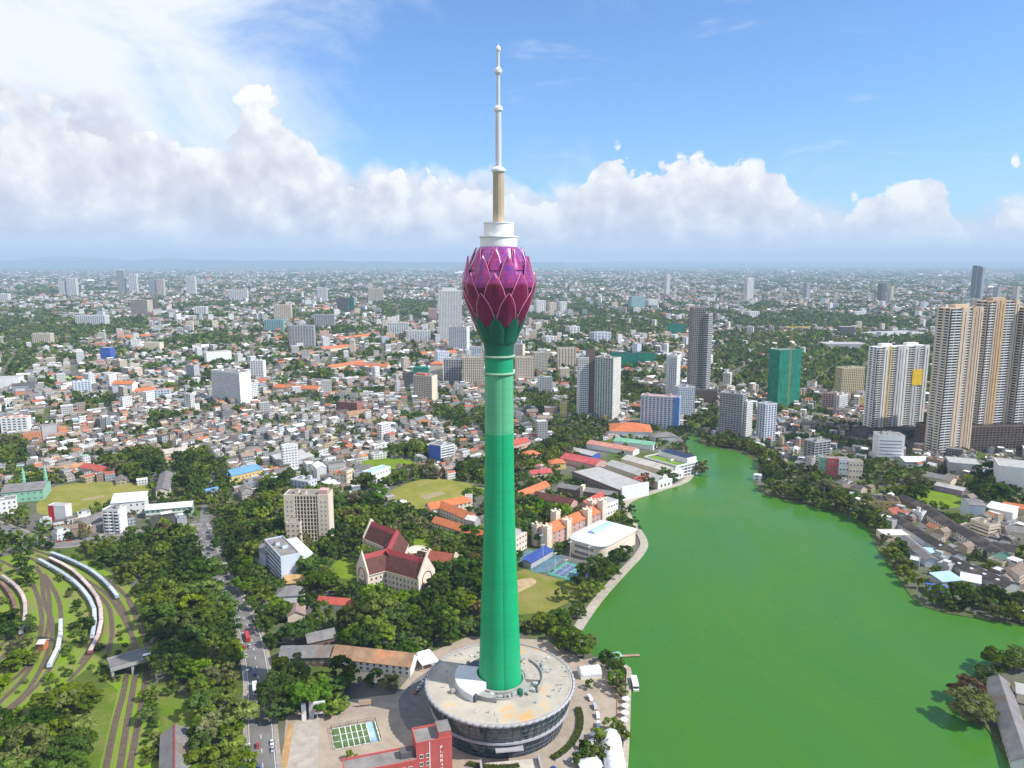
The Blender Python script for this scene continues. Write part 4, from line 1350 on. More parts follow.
school()
r, L_, wd_ = shed('chapel', "small brick-red roofed hall with cream gable parapets behind the big gabled school", 'hall', 430, 566, 456, 570, 13, 8.5, 14, W_stone, mat('brick_red_tile', (0.30, 0.085, 0.05), 0.85, 0.25, 0.25), phrase='small brick-red roofed hall')
for x in (-.6, L_ - .4):
    prof_ = [(-.9, 0), (wd_ + .9, 0), (wd_ + .9, 9.2), (wd_ / 2, 15.6), (-.9, 9.2)]; k = 5
    MB().add([(x, y, z) for y, z in prof_] + [(x + 1, y, z) for y, z in prof_], [tuple(range(4, -1, -1)), tuple(range(5, 10))] + [(i, (i + 1) % k, k + (i + 1) % k, k + i) for i in range(k)]).build('gable_wall', W_stone, r)

# ------------------------------------------------------------------ near and middle landmarks, each by its own front edge in the picture
# cream slab with dark central curtain of windows
r, w_, d_, h = frame_block('office_building', "tall cream block with a dark central curtain of vertical windows among trees", 'building', 286, 541, 330, 541, 496, 17, W_cream, G_dark, 3.4, 2.9, 0.5, 0.8, 'LR', phrase='tall cream block', hut=True, rot=0.01)
for a, b in ((0, .24), (.76, 1)): MB().box(w_ * a - .1, w_ * b + .1, -.5, .5, 0, h + 1.3).build('corner_pier', W_cream, r)
MB().box(w_ * .78, w_ * .98, 1, 9, h, h + 5).build('lift_tower', W_pink, r)
me = window_mesh(1.1, 1.3, M_frame)
for k in range(9):
    for xx in (.08, .17, .84, .93): link('window', me, r, (w_ * xx, -.5, 3 + k * h / 10))
r, w_, d_, h = hall('apartment_building', "low cream apartment block with stepped parapet in front of the tall cream block", 'building', 287, 543, 301, 543, 10, W_cream, R_flat, ytop=523, win=4, step=3.0, hut=True)
# slate coloured L block
r, w_, d_, h = frame_block('office_building', "white block with blank sunlit end walls and slate blue glazed long side by the avenue", 'building', 266, 565, 282, 584, 549, 15, W_bluewhite, G_blue, 3.3, 30, 1.0, 0.8, 'R', phrase='white block with slate blue glazed side')
r2 = MB().box(w_ * .05, w_ * .97, d_ + .02, d_ + 11, 0, h - 2).build('rear_wing', W_white, r)
hall('office_building', "grey slate-roofed annexe behind the white block with slate blue side", 'building', 255, 561, 266, 568, 16, W_bluewhite, R_grey, ytop=551, kind='mono', rise=2.5)
hall('house', "ochre terrace roof with pale walls at the foot of the white slate-sided block", 'house', 284, 590, 308, 588, 12, W_cream, mat('ochre_roof', (0.46, 0.30, 0.13), 0.9, 0.25, 0.2), h=5.0, kind='mono', rise=1.4)
hall('office_building', "blue and white office block with striped side beside the oval field", 'building', 429, 461, 441, 463, 14, W_blue, R_flat, ytop=445, win=0, phrase='blue and white office block', wmat=W_white)
r, w_, d_, h = frame_block('office_building', "white striped block joined to the blue office wall", 'building', 441, 463, 455, 460, 446, 20, W_white, G_grey, 3.2, 30, 1.4, .8)
hall('house', "cream three-storey house with an orange hipped roof near the oval field", 'house', 333, 485, 347, 487, 15, W_cream, R_tile, ytop=473, kind='hip', rise=3, win=3, phrase='cream house with orange hipped roof')
hall('house', "narrow cream stair block with dark window strip beside the orange hipped roof", 'house', 347, 487, 354, 484, 10, W_cream, R_flat, ytop=470, win=3)
hall('house', "white house with pale blue flat roof before the tree row of the oval field", 'house', 371, 485, 391, 478, 13, W_white, R_lblue, ytop=470, win=2, phrase='white house with pale blue roof')
hall('house', "white hipped-roof bungalow beside the wood near the tall cream block", 'house', 336, 503, 355, 500, 16, W_white, R_pale, h=6, kind='hip', rise=3.5, phrase='white hipped bungalow')
hall('apartment_building', "plain white grey block standing behind the tall cream block", 'building', 291, 493, 309, 496, 14, W_bluewhite, R_pale, ytop=481, win=4, faces='FR', hut=True)
# long warehouse roofs near picture middle-left
for k, (x0, y0, x1, y1, nm, rf) in enumerate([(263, 461, 292, 454, 'grey long-roofed warehouse with ribbed sheets, nearest the blue shed', R_grey), (272, 462, 302, 456, 'pale long-roofed warehouse in the middle of three', R_pale), (281, 466, 309, 459, 'pale grey warehouse beside two parallel long roofs', R_pale)]):
    shed('warehouse', ["grey ribbed long-roofed warehouse next to the blue-roofed hall", "pale warehouse roof between two parallel long roofs", "whitish warehouse at the tree end of three parallel roofs"][k], 'warehouse', x0, y0, x1, y1, 22, 6, 9, W_grey, rf, 'parallel warehouses', ['ribbed grey warehouse', None, None][k])
hall('market_hall', "large hall under a bright blue sheet roof with yellowish walls", 'hall', 230, 484, 263, 476, 26, W_yellow, R_blue, h=9, kind='gable', rise=3, win=1, phrase='hall with bright blue roof')
hall('house', "small house under a bright blue roof below the big blue hall", 'house', 209, 500, 221, 497, 15, W_cream, R_blue, h=8, kind='gable', rise=2, win=2, phrase='small blue-roofed house')
shed('warehouse', "pale peach gabled shed with a wide flat roof in the crowded quarter", 'warehouse', 163, 457, 200, 452, 26, 7, 10, W_cream, mat('peach_sheet', (0.46, 0.40, 0.34), 0.85, 0.2, 0.1), None, 'pale peach shed')
shed('school_block', "grey long-roofed school block at the end of the cricket ground", 'building', 163, 498, 167, 480, 13, 8, 11.5, W_cream, R_grey, None, 'grey long-roofed school block', None, True)
# around the first cricket ground
r, w_, d_, h = hall('pavilion', "white pavilion with a big tilted white roof on the cricket ground edge", 'pavilion', 112, 516, 146, 513, 17, W_white, R_whitesheet, ytop=502, kind='mono', rise=4.5, win=2, step=4.5, phrase='white pavilion with tilted roof')
r, w_, d_, h = hall('school_block', "green and white striped school block with a white ridge roof", 'building', 146, 519, 192, 515, 16, W_mint, R_whitesheet, ytop=508, kind='gable', rise=3, win=2, step=4.5, ww=2.6, phrase='green and white school block')
MB().box(-.1, w_ + .1, -.2, .1, h * .42, h * .56).build('white_band', W_white, r)
hall('workshop', "charcoal grey windowless block before the green and white school", 'building', 152, 532, 176, 528, 13, W_dark, R_dark, ytop=519, win=0, phrase='charcoal windowless block')
r, w_, d_, h = frame_block('apartment_building', "white grey flats with stacked balconies beside the railway trees", 'building', 103, 533, 119, 534, 511, 13, W_white, G_dark, 3.2, 5, 1.2, 1.0, 'R', phrase='white flats with stacked balconies', balc=1.1)
hall('house', "long pale yellow building with hipped grey roof by the railway road", 'house', 74, 531, 88, 533, 30, W_yellow, R_grey, ytop=523, kind='gable', rise=2.5, win=2, axis='y', phrase='long pale yellow building')
r, w_, d_, h = hall('billboard_building', "red and white building with blank white upper wall by the road", 'building', 50, 524, 67, 525, 8, W_white, R_pale, ytop=506, win=0, phrase='red and white blank-walled building')
MB().box(-.2, w_ * .32, -.25, 0.02, 3, h).build('red_panel', mat('signal_red_paint', (0.55, 0.035, 0.04), 0.6), r)
r, w_, d_, h = hall('mosque', "grey-roofed prayer hall with mint green trim and two slim minarets", 'mosque', 2, 504, 44, 500, 34, W_mint, R_grey, ytop=491, kind='gable', rise=4, win=2, step=5, phrase='mint green prayer hall')
for xx, yy in ((w_ * .32, d_ + 3), (w_ * .86, d_ + 4)):
    MB().lathe([(2.0, 0), (1.8, 14), (2.3, 14.3), (2.3, 15), (1.6, 15.2), (1.5, 22), (1.9, 22.2), (1.9, 22.8), (1.2, 23), (.9, 26), (.05, 28.5)], 12).build('minaret', W_mint, r).location = (xx, yy, 0)
hall('apartment_building', "white flats with grey balconies at the picture edge below the prayer hall", 'building', -8, 517, 18, 513, 15, W_white, R_flat, ytop=501, win=3, hut=True)
shed('school_block', "brown long-roofed school range along the cricket ground trees", 'building', 48, 476, 84, 470, 15, 7, 10, W_cream, R_rust, None, 'brown long-roofed school range', None, True)
shed('school_block', "reddish brown long-roofed school range ending in a white gable", 'building', 86, 472, 113, 477, 15, 8, 11.5, W_white, R_redtile, None, 'reddish school range with white gable', None, True)
hall('house', "orange-painted block among grey roofs at the town edge", 'house', 24, 444, 42, 442, 14, mat('orange_paint', (0.56, 0.20, 0.08), 0.8, .1, .1), R_flat, ytop=433, win=2, phrase='orange-painted block')
hall('house', "dark grey blank block between orange walls in the crowded quarter", 'house', 43, 440, 58, 438, 14, W_grey, R_flat, ytop=426)
hall('house', "narrow orange house front beside the dark grey block", 'house', 59, 438, 68, 436, 12, MATS['orange_paint'], R_flat, ytop=427, win=2)
# orange roofed school north of the town
r, w_, d_, h = hall('school_block', "white block under a vivid orange roof with a second lower orange roof", 'building', 113, 396, 133, 396, 20, W_white, R_tile, ytop=384, kind='gable', rise=5, win=0, phrase='white block with vivid orange roof')
hall('school_block', "long low hall with orange hipped roof beside the white orange-roofed block", 'building', 134, 396, 158, 393, 18, W_white, R_tile, h=8, kind='hip', rise=5)
hall('warehouse', "long low building under a pale green and orange roof in the middle distance", 'warehouse', 49, 383, 73, 382, 24, W_grey, mat('pale_green_sheet', (0.30, 0.46, 0.16), .8), h=8, kind='gable', rise=3)
hall('warehouse', "long orange-roofed shed continuing the pale green one", 'warehouse', 73, 382, 98, 382, 24, W_grey, R_tile, h=8, kind='gable', rise=3)

# orange-roofed school between the oval field and the shaft
shed('school_block', "long orange tiled school range beside the oval field", 'building', 428, 515, 468, 507, 13, 8, 12.5, W_cream, R_tile, None, 'orange tiled school range', None, True)
shed('school_block', "orange tiled cross wing with a white turret of the school by the oval field", 'building', 440, 512, 474, 526, 12, 8, 12.5, W_cream, R_tile, None, None, None, True)
shed('school_block', "lower orange tiled range leading towards the green shaft", 'building', 436, 527, 486, 543, 11, 7, 11, W_cream, R_tile, None, 'lower orange tiled range', None, True)
hall('house', "small white turret house in the corner of the orange school roofs", 'house', 465, 508, 472, 508, 8, W_white, R_pale, ytop=497, win=2)

# college with towers and the white-roofed hall by the lake
def college():
    A, B = at(547, 549), at(604, 524)
    d = B - A; L = d.length; ang = math.atan2(d.y, d.x); D = 15.0
    root = thing('college_building', "cream college range with orange tiled roof and square corner towers near the lake", 'college', (A.x, A.y, 0), ang)
    reg(A, ang, L, D, 'cream college with corner towers')
    gable_walls(root, L, D, 14, 19, W_pink, 'x'); gable_roof(root, L, D, 14, 19, R_tile, 'x', .8)
    for x, y, hh in ((-1, -1, 20), (-2, D - 5, 19), (L * .30, -2.0, 19), (L * .66, -2.0, 21), (L - 5, -1.5, 24), (L * .30, D - 4, 24), (L - 5, D - 4, 21)):
        t = MB().box(x, x + 6.4, y, y + 6.4, 0, hh); t.box(x - .4, x + 6.8, y - .4, y + 6.8, hh - 2.2, hh - 1.8)
        for cx, cy_ in ((x - .2, y - .2), (x + 5, y - .2), (x - .2, y + 5), (x + 5, y + 5)): t.box(cx, cx + 1.6, cy_, cy_ + 1.6, hh, hh + 1.5)
        t.box(x + .3, x + 6.1, y + .3, y + 6.1, hh + .002, hh + .3)
        t.build('corner_tower', W_stone, root)
    me = window_mesh(1.3, 2.0, M_frame)
    for z in (3.5, 7.5, 11.3):
        for i in range(12): link('window', me, root, (3 + i * (L - 6) / 11, -.02, z))
    for z in (3.5, 7.5, 11.3):
        for i in range(3): link('window', me, root, (0, 3.5 + i * 4, z), R(-90))
    # hall in front: rounded white roof on cream walls
    A2 = at(566, 552); B2 = at(602, 563)
    root2 = thing('auditorium', "large cream hall with a rounded white roof and skylight ridge beside the lake", 'hall', (A2.x, A2.y, 0), math.atan2((B2 - A2).y, (B2 - A2).x))
    L2 = (B2 - A2).length; D2 = (at(634, 542) - at(602, 562)).length; ang2 = root2.rotation_euler.z
    reg(A2, ang2, L2, D2, 'large hall with rounded white roof')
    def outline(e):
        out = []
        rc = 9
        for cx, cy_, a0 in ((rc, rc, 180), (L2 - rc, rc, 270), (L2 - 3, D2 - 3, 0), (3, D2 - 3, 90)):
            r_ = rc if cy_ == rc else 3
            for k in range(7):
                t = R(a0 + 90 * k / 6); out.append((cx + (r_ + e) * math.cos(t), cy_ + (r_ + e) * math.sin(t)))
        return out
    MB().prism(outline(0), 0, 13.0).build('wall', W_stone, root2)
    o0 = outline(1.2); cx0, cy0 = L2 / 2, D2 / 2
    o1 = [(cx0 + (x - cx0) * .86, cy0 + (y - cy0) * .86) for x, y in o0]; o2 = [(cx0 + (x - cx0) * .5, cy0 + (y - cy0) * .5) for x, y in o0]
    n = len(o0); vs = [(x, y, 12.8) for x, y in o0] + [(x, y, 13.5) for x, y in o0] + [(x, y, 15.2) for x, y in o1] + [(x, y, 16.2) for x, y in o2]
    fs = [tuple(range(n - 1, -1, -1)), tuple(range(3 * n, 4 * n))] + [(k * n + i, k * n + (i + 1) % n, (k + 1) * n + (i + 1) % n, (k + 1) * n + i) for k in range(3) for i in range(n)]
    MB().add(vs, fs).build('roof', R_whitesheet, root2)
    n = 8; vs = []
    for i in range(n + 1):
        t = math.pi * i / n
        for y in (D2 * .28, D2 * .80): vs.append((L2 * .42 - 4.0 * math.cos(t), y, 16.1 + 2.2 * math.sin(t)))
    fs = [(2 * i, 2 * i + 2, 2 * i + 3, 2 * i + 1) for i in range(n)] + [tuple(2 * i for i in range(n + 1)), tuple(2 * i + 1 for i in range(n, -1, -1))]
    MB().add(vs, fs).build('skylight', R_lblue, root2)
    me2 = window_mesh(1.5, 2.4, M_frame)
    for z in (3.2, 8.6):
        for i in range(13): link('window', me2, root2, (10 + i * (L2 - 20) / 12, -.02, z))
        for i in range(7): link('window', me2, root2, (-.02, D2 - 4 - i * 3.6, z), R(-90))


college()
hall('house', "small cream chapel-like house behind the court, by the shaft", 'house', 513, 556, 527, 548, 14, W_stone, R_pale, ytop=535, win=3, phrase='small cream house by the courts')
hall('house', "white flat-roofed building between the college tower and the lake trees", 'house', 602, 519, 618, 513, 14, W_white, R_pale, ytop=503, win=2, phrase='white flat-roofed lakeside building')
shed('school_block', "dark red tiled long roof behind the college towers", 'building', 536, 502, 574, 510, 15, 8, 12, W_pink, R_church, None, 'dark red tiled long roof')
shed('school_block', "orange tiled long wing at the shaft side of the college", 'building', 516, 504, 545, 492, 13, 9, 13, W_pink, R_tile, None, 'orange tiled long wing', None, True)
shed('school_block', "reddish roofed link wing between college tower and grey shed", 'building', 583, 512, 602, 502, 11, 8, 12, W_pink, R_redtile)
r, L_, wd_ = shed('warehouse', "long grey-brown shed with dark arcade on the lakeside", 'warehouse', 560, 494, 616, 503, 14, 10, 12.5, W_brown, R_grey, None, 'long grey-brown shed')
MB().box(L_ * .42, L_ * .47, -1.5, wd_ * .4, 0, 15.5).build('stair_tower', W_stone, r)
# market halls with white fronts on the lake
r, w_, d_, h = hall('market_hall', "wide flat pale-roofed hall with dark arcaded side and white lakeside front", 'hall', 572, 481, 620, 501, 40, W_brown, R_pale, h=11, par=.8, win=1, ww=3, wh=4, step=5, phrase='wide flat pale-roofed hall')
MB().box(w_, w_ + 2.4, .5, d_ - 2, 0, 15).build('white_front', W_white, r)
r, L_, wd_ = shed('market_hall', "long pale sheet-roofed market hall with a white gabled lakeside front", 'hall', 612, 470, 664, 488, 20, 9, 12.5, W_cream, R_pale, None, 'long pale market hall', None)
r2, L2, wd2 = shed('market_hall', "long grey sheet-roofed market hall beside the roof-garden building", 'hall', 627, 465, 676, 479, 20, 10, 13.5, W_cream, mat('beige_sheet', (0.46, 0.42, 0.37), .8, .15, .12), None, None)
for rr_, LL, WW in ((r, L_, wd_), (r2, L2, wd2)):
    prof_ = [(-1, 0), (WW + 1, 0), (WW + 1, 9.5), (WW * .72, 11), (WW * .66, 14), (WW / 2, 16.5), (WW * .34, 14), (WW * .28, 11), (-1, 9.5)]; k = len(prof_)
    MB().add([(LL + .3, y, z) for y, z in prof_] + [(LL + 1.6, y, z) for y, z in prof_], [tuple(range(k - 1, -1, -1)), tuple(range(k, 2 * k))] + [(i, (i + 1) % k, k + (i + 1) % k, k + i) for i in range(k)]).build('white_gable', W_white, rr_)
    mw = window_mesh(2.0, 3.0, W_tan)
    for y in (.22, .5, .78): link('window', mw, rr_, (LL + 1.6, WW * y, 4), R(90))
hall('house', "small red-roofed porch between the two white lakeside fronts", 'house', 637, 489, 650, 485, 10, W_white, R_redtile, h=9, kind='gable', rise=3, phrase='red-roofed lakeside porch')
r, w_, d_, h = frame_block('shopping_centre', "stepped white lakeside building with roof garden and solar panels", 'building', 644, 469, 677, 479, None, 36, W_white, G_grey, 4.0, 6, 1.3, .7, h=15, phrase='stepped lakeside building with solar panels', par=1.2)
MB().box(2, w_ * .92, 1.6, d_ * .42, h + .14, h + .5).build('roof_garden', grass('roof_turf', (0.13, 0.24, 0.02), (0.18, 0.28, 0.04), .3), r)
MB().box(w_ * .12, w_ - 1, d_ * .5, d_ - 1.5, h + .1, h + 6).build('upper_storey', W_white, r)
for k in range(4):
    q = MB().box(w_ * .16, w_ - 3, -1.8, 1.8, -.1, .1).build('solar_panel', mat('solar_cell', (0.035, 0.04, 0.075), .2, spec=.6), r)
    q.location = (0, d_ * .56 + k * 4.0, h + 6.6); q.rotation_euler = (R(12), 0, 0)
shed('market_hall', "long red sheet-roofed hall inland of the pale market halls", 'hall', 566, 461, 601, 468, 26, 7, 11, W_pink, mat('rose_red_sheet', (0.44, 0.085, 0.085), .8, .2, .15), None, 'long red sheet-roofed hall')
shed('market_hall', "narrow pink roofed hall with a pale blue end by the white roof", 'hall', 590, 447, 636, 455, 18, 7, 10, W_white, mat('salmon_sheet', (0.50, 0.22, 0.17), .8, .2, .15), None, 'narrow pink-roofed hall', None, False, .7, 0)
shed('market_hall', "low white roofed shed with blue sidewall beside the pink roof", 'hall', 572, 453, 596, 459, 17, 6, 8, W_blue, R_pale)
shed('market_hall', "long pale green roofed shed behind the market halls", 'hall', 616, 444, 655, 449, 18, 7, 10, W_white, R_green, None, 'long pale green shed')
hall('exhibition_hall', "broad hall with a vivid orange-red hipped roof near the apartment blocks", 'hall', 610, 437, 652, 438, 48, W_white, R_tile, h=9, kind='hip', rise=8, phrase='vivid orange-red hipped hall')
hall('warehouse', "grey hipped-roof shed between green roof and lake head", 'warehouse', 654, 442, 677, 441, 22, W_grey, R_grey, h=7, kind='hip', rise=4)
hall('house', "orange hipped house by the shaft below the market halls", 'house', 524, 462, 541, 460, 16, W_pink, R_tile, h=8, kind='hip', rise=4, phrase='orange hipped house')
hall('house', "red-roofed double house at the shaft side of the market", 'house', 513, 452, 530, 447, 18, W_pink, R_redtile, h=9, kind='gable', rise=4, phrase='red-roofed double house')
hall('house', "yellow-walled house with peach roof among market trees", 'house', 551, 470, 566, 469, 16, W_yellow, R_tile, h=8, kind='hip', rise=3.5)
hall('house', "small rose-roofed house beside the yellow-walled one", 'house', 532, 480, 552, 478, 14, W_cream, MATS['rose_red_sheet'], h=7, kind='gable', rise=3)

# long house and sheds between the avenue and the podium
r, L_, wd_ = shed('long_house', "long white house with weathered orange and moss tiled roof near the podium", 'house', 337, 662, 414, 671, 13, 7, 12, W_white, R_rust, None, 'long weathered tiled house', None, True)
shed('long_house', "grey-roofed house end-on to the long tiled house", 'house', 283, 661, 335, 660, 14, 6.5, 10.5, W_brown, R_grey, None, 'grey-roofed house', None, True)
shed('long_house', "brown grey roofed wing behind the grey-roofed house", 'house', 307, 647, 334, 641, 11, 6, 9.5, W_brown, R_grey)
shed('long_house', "low house with red sheet roof and white gable in the wood", 'house', 320, 606, 356, 609, 9, 5, 8, W_white, R_redtile, None, 'low red-roofed house')
hall('house', "grey hipped house under trees beside the avenue", 'house', 276, 604, 304, 602, 14, W_white, R_grey, h=6, kind='hip', rise=4, phrase='grey hipped house')
hall('house', "dusky pink roofed house below the grey hipped one", 'house', 288, 624, 305, 622, 13, W_cream, mat('dusky_pink_sheet', (0.30, 0.20, 0.18), .85, .2, .2), h=6, kind='gable', rise=3, axis='y')
shed('railway_shed', "grey gabled railway shed with a dusty red ridge beside the straight tracks", 'shed', 176, 800, 176, 742, 13, 6, 10, W_brown, R_grey, None, 'gabled railway shed', R_crim)

# coral red building below the podium, its roof fixed by its own corners
def red_building():
    H1, H2 = 26.0, 19.0
    a, b, c, d = at(416, 745, H1), at(452, 738, H1), at(447, 724, H1), at(411, 730, H1)
    u = (b - a); ang = math.atan2(u.y, u.x); w1 = u.length; d1 = (d - a).length
    root = thing('red_building', "coral red building with a tall end block and lower long wing below the podium", 'building', (a.x, a.y, 0), ang)
    reg(a, ang, w1, d1, 'coral red building')
    e = at(346, 757, H2); Lw = (a - e).length
    BLOCK_HOUSE.append(np.array(foot(a, ang, -Lw - 4, 0, -12, d1 + 4))); BLOCK_TREE.append(np.array(foot(a, ang, -Lw - 3, 0, -10, d1 + 2)))
    MB().box(0, w1, 0, d1, 0, H1).build('wall', W_red, root)
    flat_roof(root, w1, d1, H1, R_flat, 1.0, W_red, False)
    MB().box(w1 * .64, w1 - .3, .5, d1 * .75, H1 + .02, H1 + 3.8).build('stair_hut', W_red, root)
    MB().box(w1 * .63, w1 - .2, .4, d1 * .78, H1 + 3.82, H1 + 4.0).build('stair_roof', R_flat, root)
    MB().box(-Lw, -.03, -2, d1 - 3, 0, H2).build('wing_wall', W_red, root)
    o = MB(); o.box(-Lw + .4, -.3, -1.6, d1 - 3.4, H2 - .2, H2 + .1, 0)
    o.box(-Lw - .1, -.1, -2.1, -1.6, H2 - .3, H2 + 1.0, 1); o.box(-Lw - .1, -.1, d1 - 3.4, d1 - 2.9, H2 - .3, H2 + 1.0, 1); o.box(-Lw - .1, -Lw + .4, -1.6, d1 - 3.4, H2 - .3, H2 + .98, 1)
    o.build('wing_roof', [R_flat, W_red], root)
    MB().box(-7, -.5, d1 * .1, d1 - 6, H2 + .12, H2 + 3).build('plant_room', W_dark, root)
    me = window_mesh(1.5, 1.7, W_white)
    for z in (H2 - 3, H2 - 7, H2 - 11):
        for k in range(int(Lw // 3.1)): link('window', me, root, (-Lw + 2 + k * 3.1, -2, z))
    for z in (H1 - 6.5, H1 - 10.5, H1 - 14.5, H1 - 18.5):
        for k in range(2): link('window', me, root, (2.4 + k * 3.0, 0, z))
    sg = MB()                                               # stacked white sign characters on the end wall
    for i in range(6):
        z = H1 - 4.4 - i * 2.3
        x = w1 * .66
        for q in ((0, .35, 0, 1.5), (.35, 1.2, 1.15, 1.5), (.35, 1.1, .6, .9), (.9, 1.25, 0, .6)):
            if (i + int(q[0] * 10)) % 5 == 4: continue
            sg.box(x + q[0], x + q[1], -.14, -.02, z + q[2], z + q[3])
    sg.build('sign_lettering', W_white, root)
    MB().box(w1 * .36, w1 * .37 + .25, -.1, .05, 0, H1 + .4).build('wall_joint', W_white, root)
    MB().box(w1 * .62, w1 * .9, -.05, .05, H1 + .3, H1 + .8).build('dark_vent', W_dark, root)


red_building()
# ------------------------------------------------------------------ high blocks of the middle and far town
FB = frame_block
CAT = 'apartment block'
# big towers by the lake head
def strip_tower(name, label, x0, x1, yb, yt, d_, strips, cap, rot=14, group=None, phrase=None, fh=3.5):
    """tower whose front is a row of vertical strips: solid coloured piers and stacks of balconies"""
    A, w_, ang, h = base(x0, yb, x1, yb, yt)
    rr_ = R(rot); A = A + Vector((math.cos(ang), math.sin(ang))) * (d_ * math.sin(rr_)); w_ = (w_ - d_ * math.sin(rr_)) / math.cos(rr_); ang += rr_
    root = thing(name, label, CAT, (A.x, A.y, 0), ang, group); reg(A, ang, w_, d_, phrase)
    MB().box(.8, w_ - .8, .8, d_ - .8, 0, h - .4).build('glazing', G_dark, root)
    n = int(h / fh); f = h / n
    tot = sum(s[0] for s in strips); x = 0.0
    slab = MB()
    for wt, kind, pr in strips:
        x1_ = x + w_ * wt / tot
        if kind is None:
            for k in range(1, n):
                slab.box(x + .05, x1_ - .05, -pr, .85, k * f - .2, k * f + .08)
                slab.box(x + .05, x1_ - .05, -pr - .1, -pr + .12, k * f + .08, k * f + 1.25)
            slab.box((x + x1_) / 2 - .25, (x + x1_) / 2 + .25, -.2, .84, 0, h - 1)
        else:
            MB().box(x, x1_, -pr, 1.2, 0, h + 1.4 + .25 * pr).build('wall_strip', kind, root)
            if x1_ - x > 3:
                MB().box((x + x1_) / 2 - .6, (x + x1_) / 2 + .6, -pr - .06, -pr + .02, f, h - f).build('window_strip', G_grey, root)
        x = x1_
    for side in (0, 1):                                      # flanks: balcony stacks between two solid piers
        xa = -1.3 if side == 0 else w_ - .85
        for k in range(1, n):
            slab.box(xa, xa + 2.15, d_ * .12, d_ * .40, k * f - .2, k * f + .95); slab.box(xa, xa + 2.15, d_ * .56, d_ * .86, k * f - .2, k * f + .95)
        for ya, yb_ in ((0.0, .12), (.40, .56), (.86, 1.0)):
            MB().box(xa + .3 * (1 - side) + .4, xa + 1.5 + .2 * side, d_ * ya + 1.21 * (ya == 0), d_ * yb_, 0, h).build('wall_strip', strips[1][1] or cap, root)
    slab.build('balcony_trim', W_white, root)
    MB().box(-.1, w_ + .1, 1.22, d_ + .1, h - .4, h + .9).build('roof', cap, root)
    MB().box(w_ * .25, w_ * .7, d_ * .3, d_ * .75, h + .9, h + 5).build('crown', cap, root)
    return root, w_, d_, h


W_ptan = mat('pale_tan', (0.58, 0.45, 0.32), .75, .08, .1)
W_otan = mat('ochre_cladding', (0.52, 0.33, 0.15), 0.75, 0.1, 0.1)
strip_tower('residential_tower', "tall tan tower with white balcony stacks, lowest of the three by the lake", 933, 974, 455, 309, 22, [(1.6, None, 1.3), (.9, W_ptan, 2.0), (.7, None, .9), (1.0, W_tan, 1.6), (.6, W_ptan, 2.2)], W_ptan, 16, 'tan towers by the lake', 'three tan towers')
strip_tower('residential_tower', "tallest tan and white tower with an ochre stripe, middle one of the three", 970, 1009, 449, 302, 22, [(.9, None, .9), (.7, W_tan, 1.6), (.8, W_otan, 2.2), (1.7, None, 1.3), (.6, W_ptan, 2.2)], W_tan, 16, 'tan towers by the lake')
strip_tower('residential_tower', "tan tower cut by the picture edge beside the tallest tan tower", 1006, 1048, 448, 308, 22, [(1.4, None, 1.0), (.8, W_tan, 1.8), (.8, W_otan, 2.0), (1.3, None, 1.3), (.6, W_ptan, 2.2)], W_cream, 16, 'tan towers by the lake')
FB('car_park_block', "dark brown gridded car park block at the foot of the tan towers", 'building', 930, 453, 1040, 450, 427, 34, W_brown, G_dark, 3.4, 5, .9, 1.0, '', None, 'brown car park block', hut=False, roof=R_dark)
W_pgrey = mat('pale_grey_panel', (.56, .56, .58), .75, .08, .1)
strip_tower('residential_tower', "grey and white striped tower with cream stripe near the tan towers", 868, 898, 436, 348, 18, [(1.0, None, 1.0), (.6, W_white, 1.8), (.6, W_yellow, 1.2), (.9, None, .9), (.7, W_pgrey, 2.0)], W_white, 14, 'grey white towers', 'grey white striped tower', 3.3)
r, w_, d_, h = strip_tower('residential_tower', "grey and white striped tower with a yellow square high on its face", 893, 925, 434, 347, 18, [(.8, W_white, 1.6), (1.1, None, .9), (.8, W_pgrey, 1.4), (.8, None, .9), (.7, W_white, 1.8)], W_white, 14, 'grey white towers', None, 3.3)
MB().box(w_ * .42, w_ * .80, -1.75, -.2, h * .56, h * .74).build('yellow_panel', mat('bright_yellow', (0.80, 0.52, 0.03), .6), r)
hall('car_park_block', "dark low podium under the grey white towers", 'building', 866, 440, 924, 438, 34, W_dark, R_dark, h=12)
r, w_, d_, h = hall('office_building', "plain white windowless slab before the brown car park block", 'building', 877, 461, 903, 462, 22, W_white, R_flat, ytop=436, win=0, phrase='plain white slab', hut=True)
for k in range(6): MB().box(1.5, w_ - 3, -.12, .02, h * (.14 + .13 * k), h * (.14 + .13 * k) + .8).build('window_strip', G_grey, r)
FB('residential_tower', "dark brown tall tower with banded balconies, west of the green netted tower", CAT, 685, 392, 702, 393, 308, 24, mat('warm_grey_cladding', (.31, .28, .26), .7, .1, .1), G_dark, 3.6, 3.4, 1.1, .9, '', None, 'dark brown tall tower')
FB('residential_tower', "pale banded balcony half of the dark brown tall tower", CAT, 702, 393, 712, 392, 314, 22, W_grey, G_dark, 3.6, 30, 1.7, .8, '', None)
hall('car_park_block', "dark low block at the foot of the dark brown tower", 'building', 692, 402, 717, 403, 22, W_brown, R_dark, ytop=391)
r, w_, d_, h = FB('construction_block', "unfinished tower wrapped in green netting with a yellow crane mast", 'building site', 771, 408, 803, 408, 351, 24, W_net, W_net, 3.4, 7, .5, .5, '', None, 'green netted tower', hut=False)
for f, a in ((-.12, 0), ):
    MB().box(-.1, w_ + .1, -.35, -.1, 0, h + 1.5).build('scaffold_net', W_net, r); MB().box(-.35, -.1, -.1, d_, 0, h + 1.2).build('scaffold_net', W_net, r); MB().box(w_ + .1, w_ + .35, -.1, d_, 0, h + 1.2).build('scaffold_net', W_net, r)
C0 = at(787, 409)
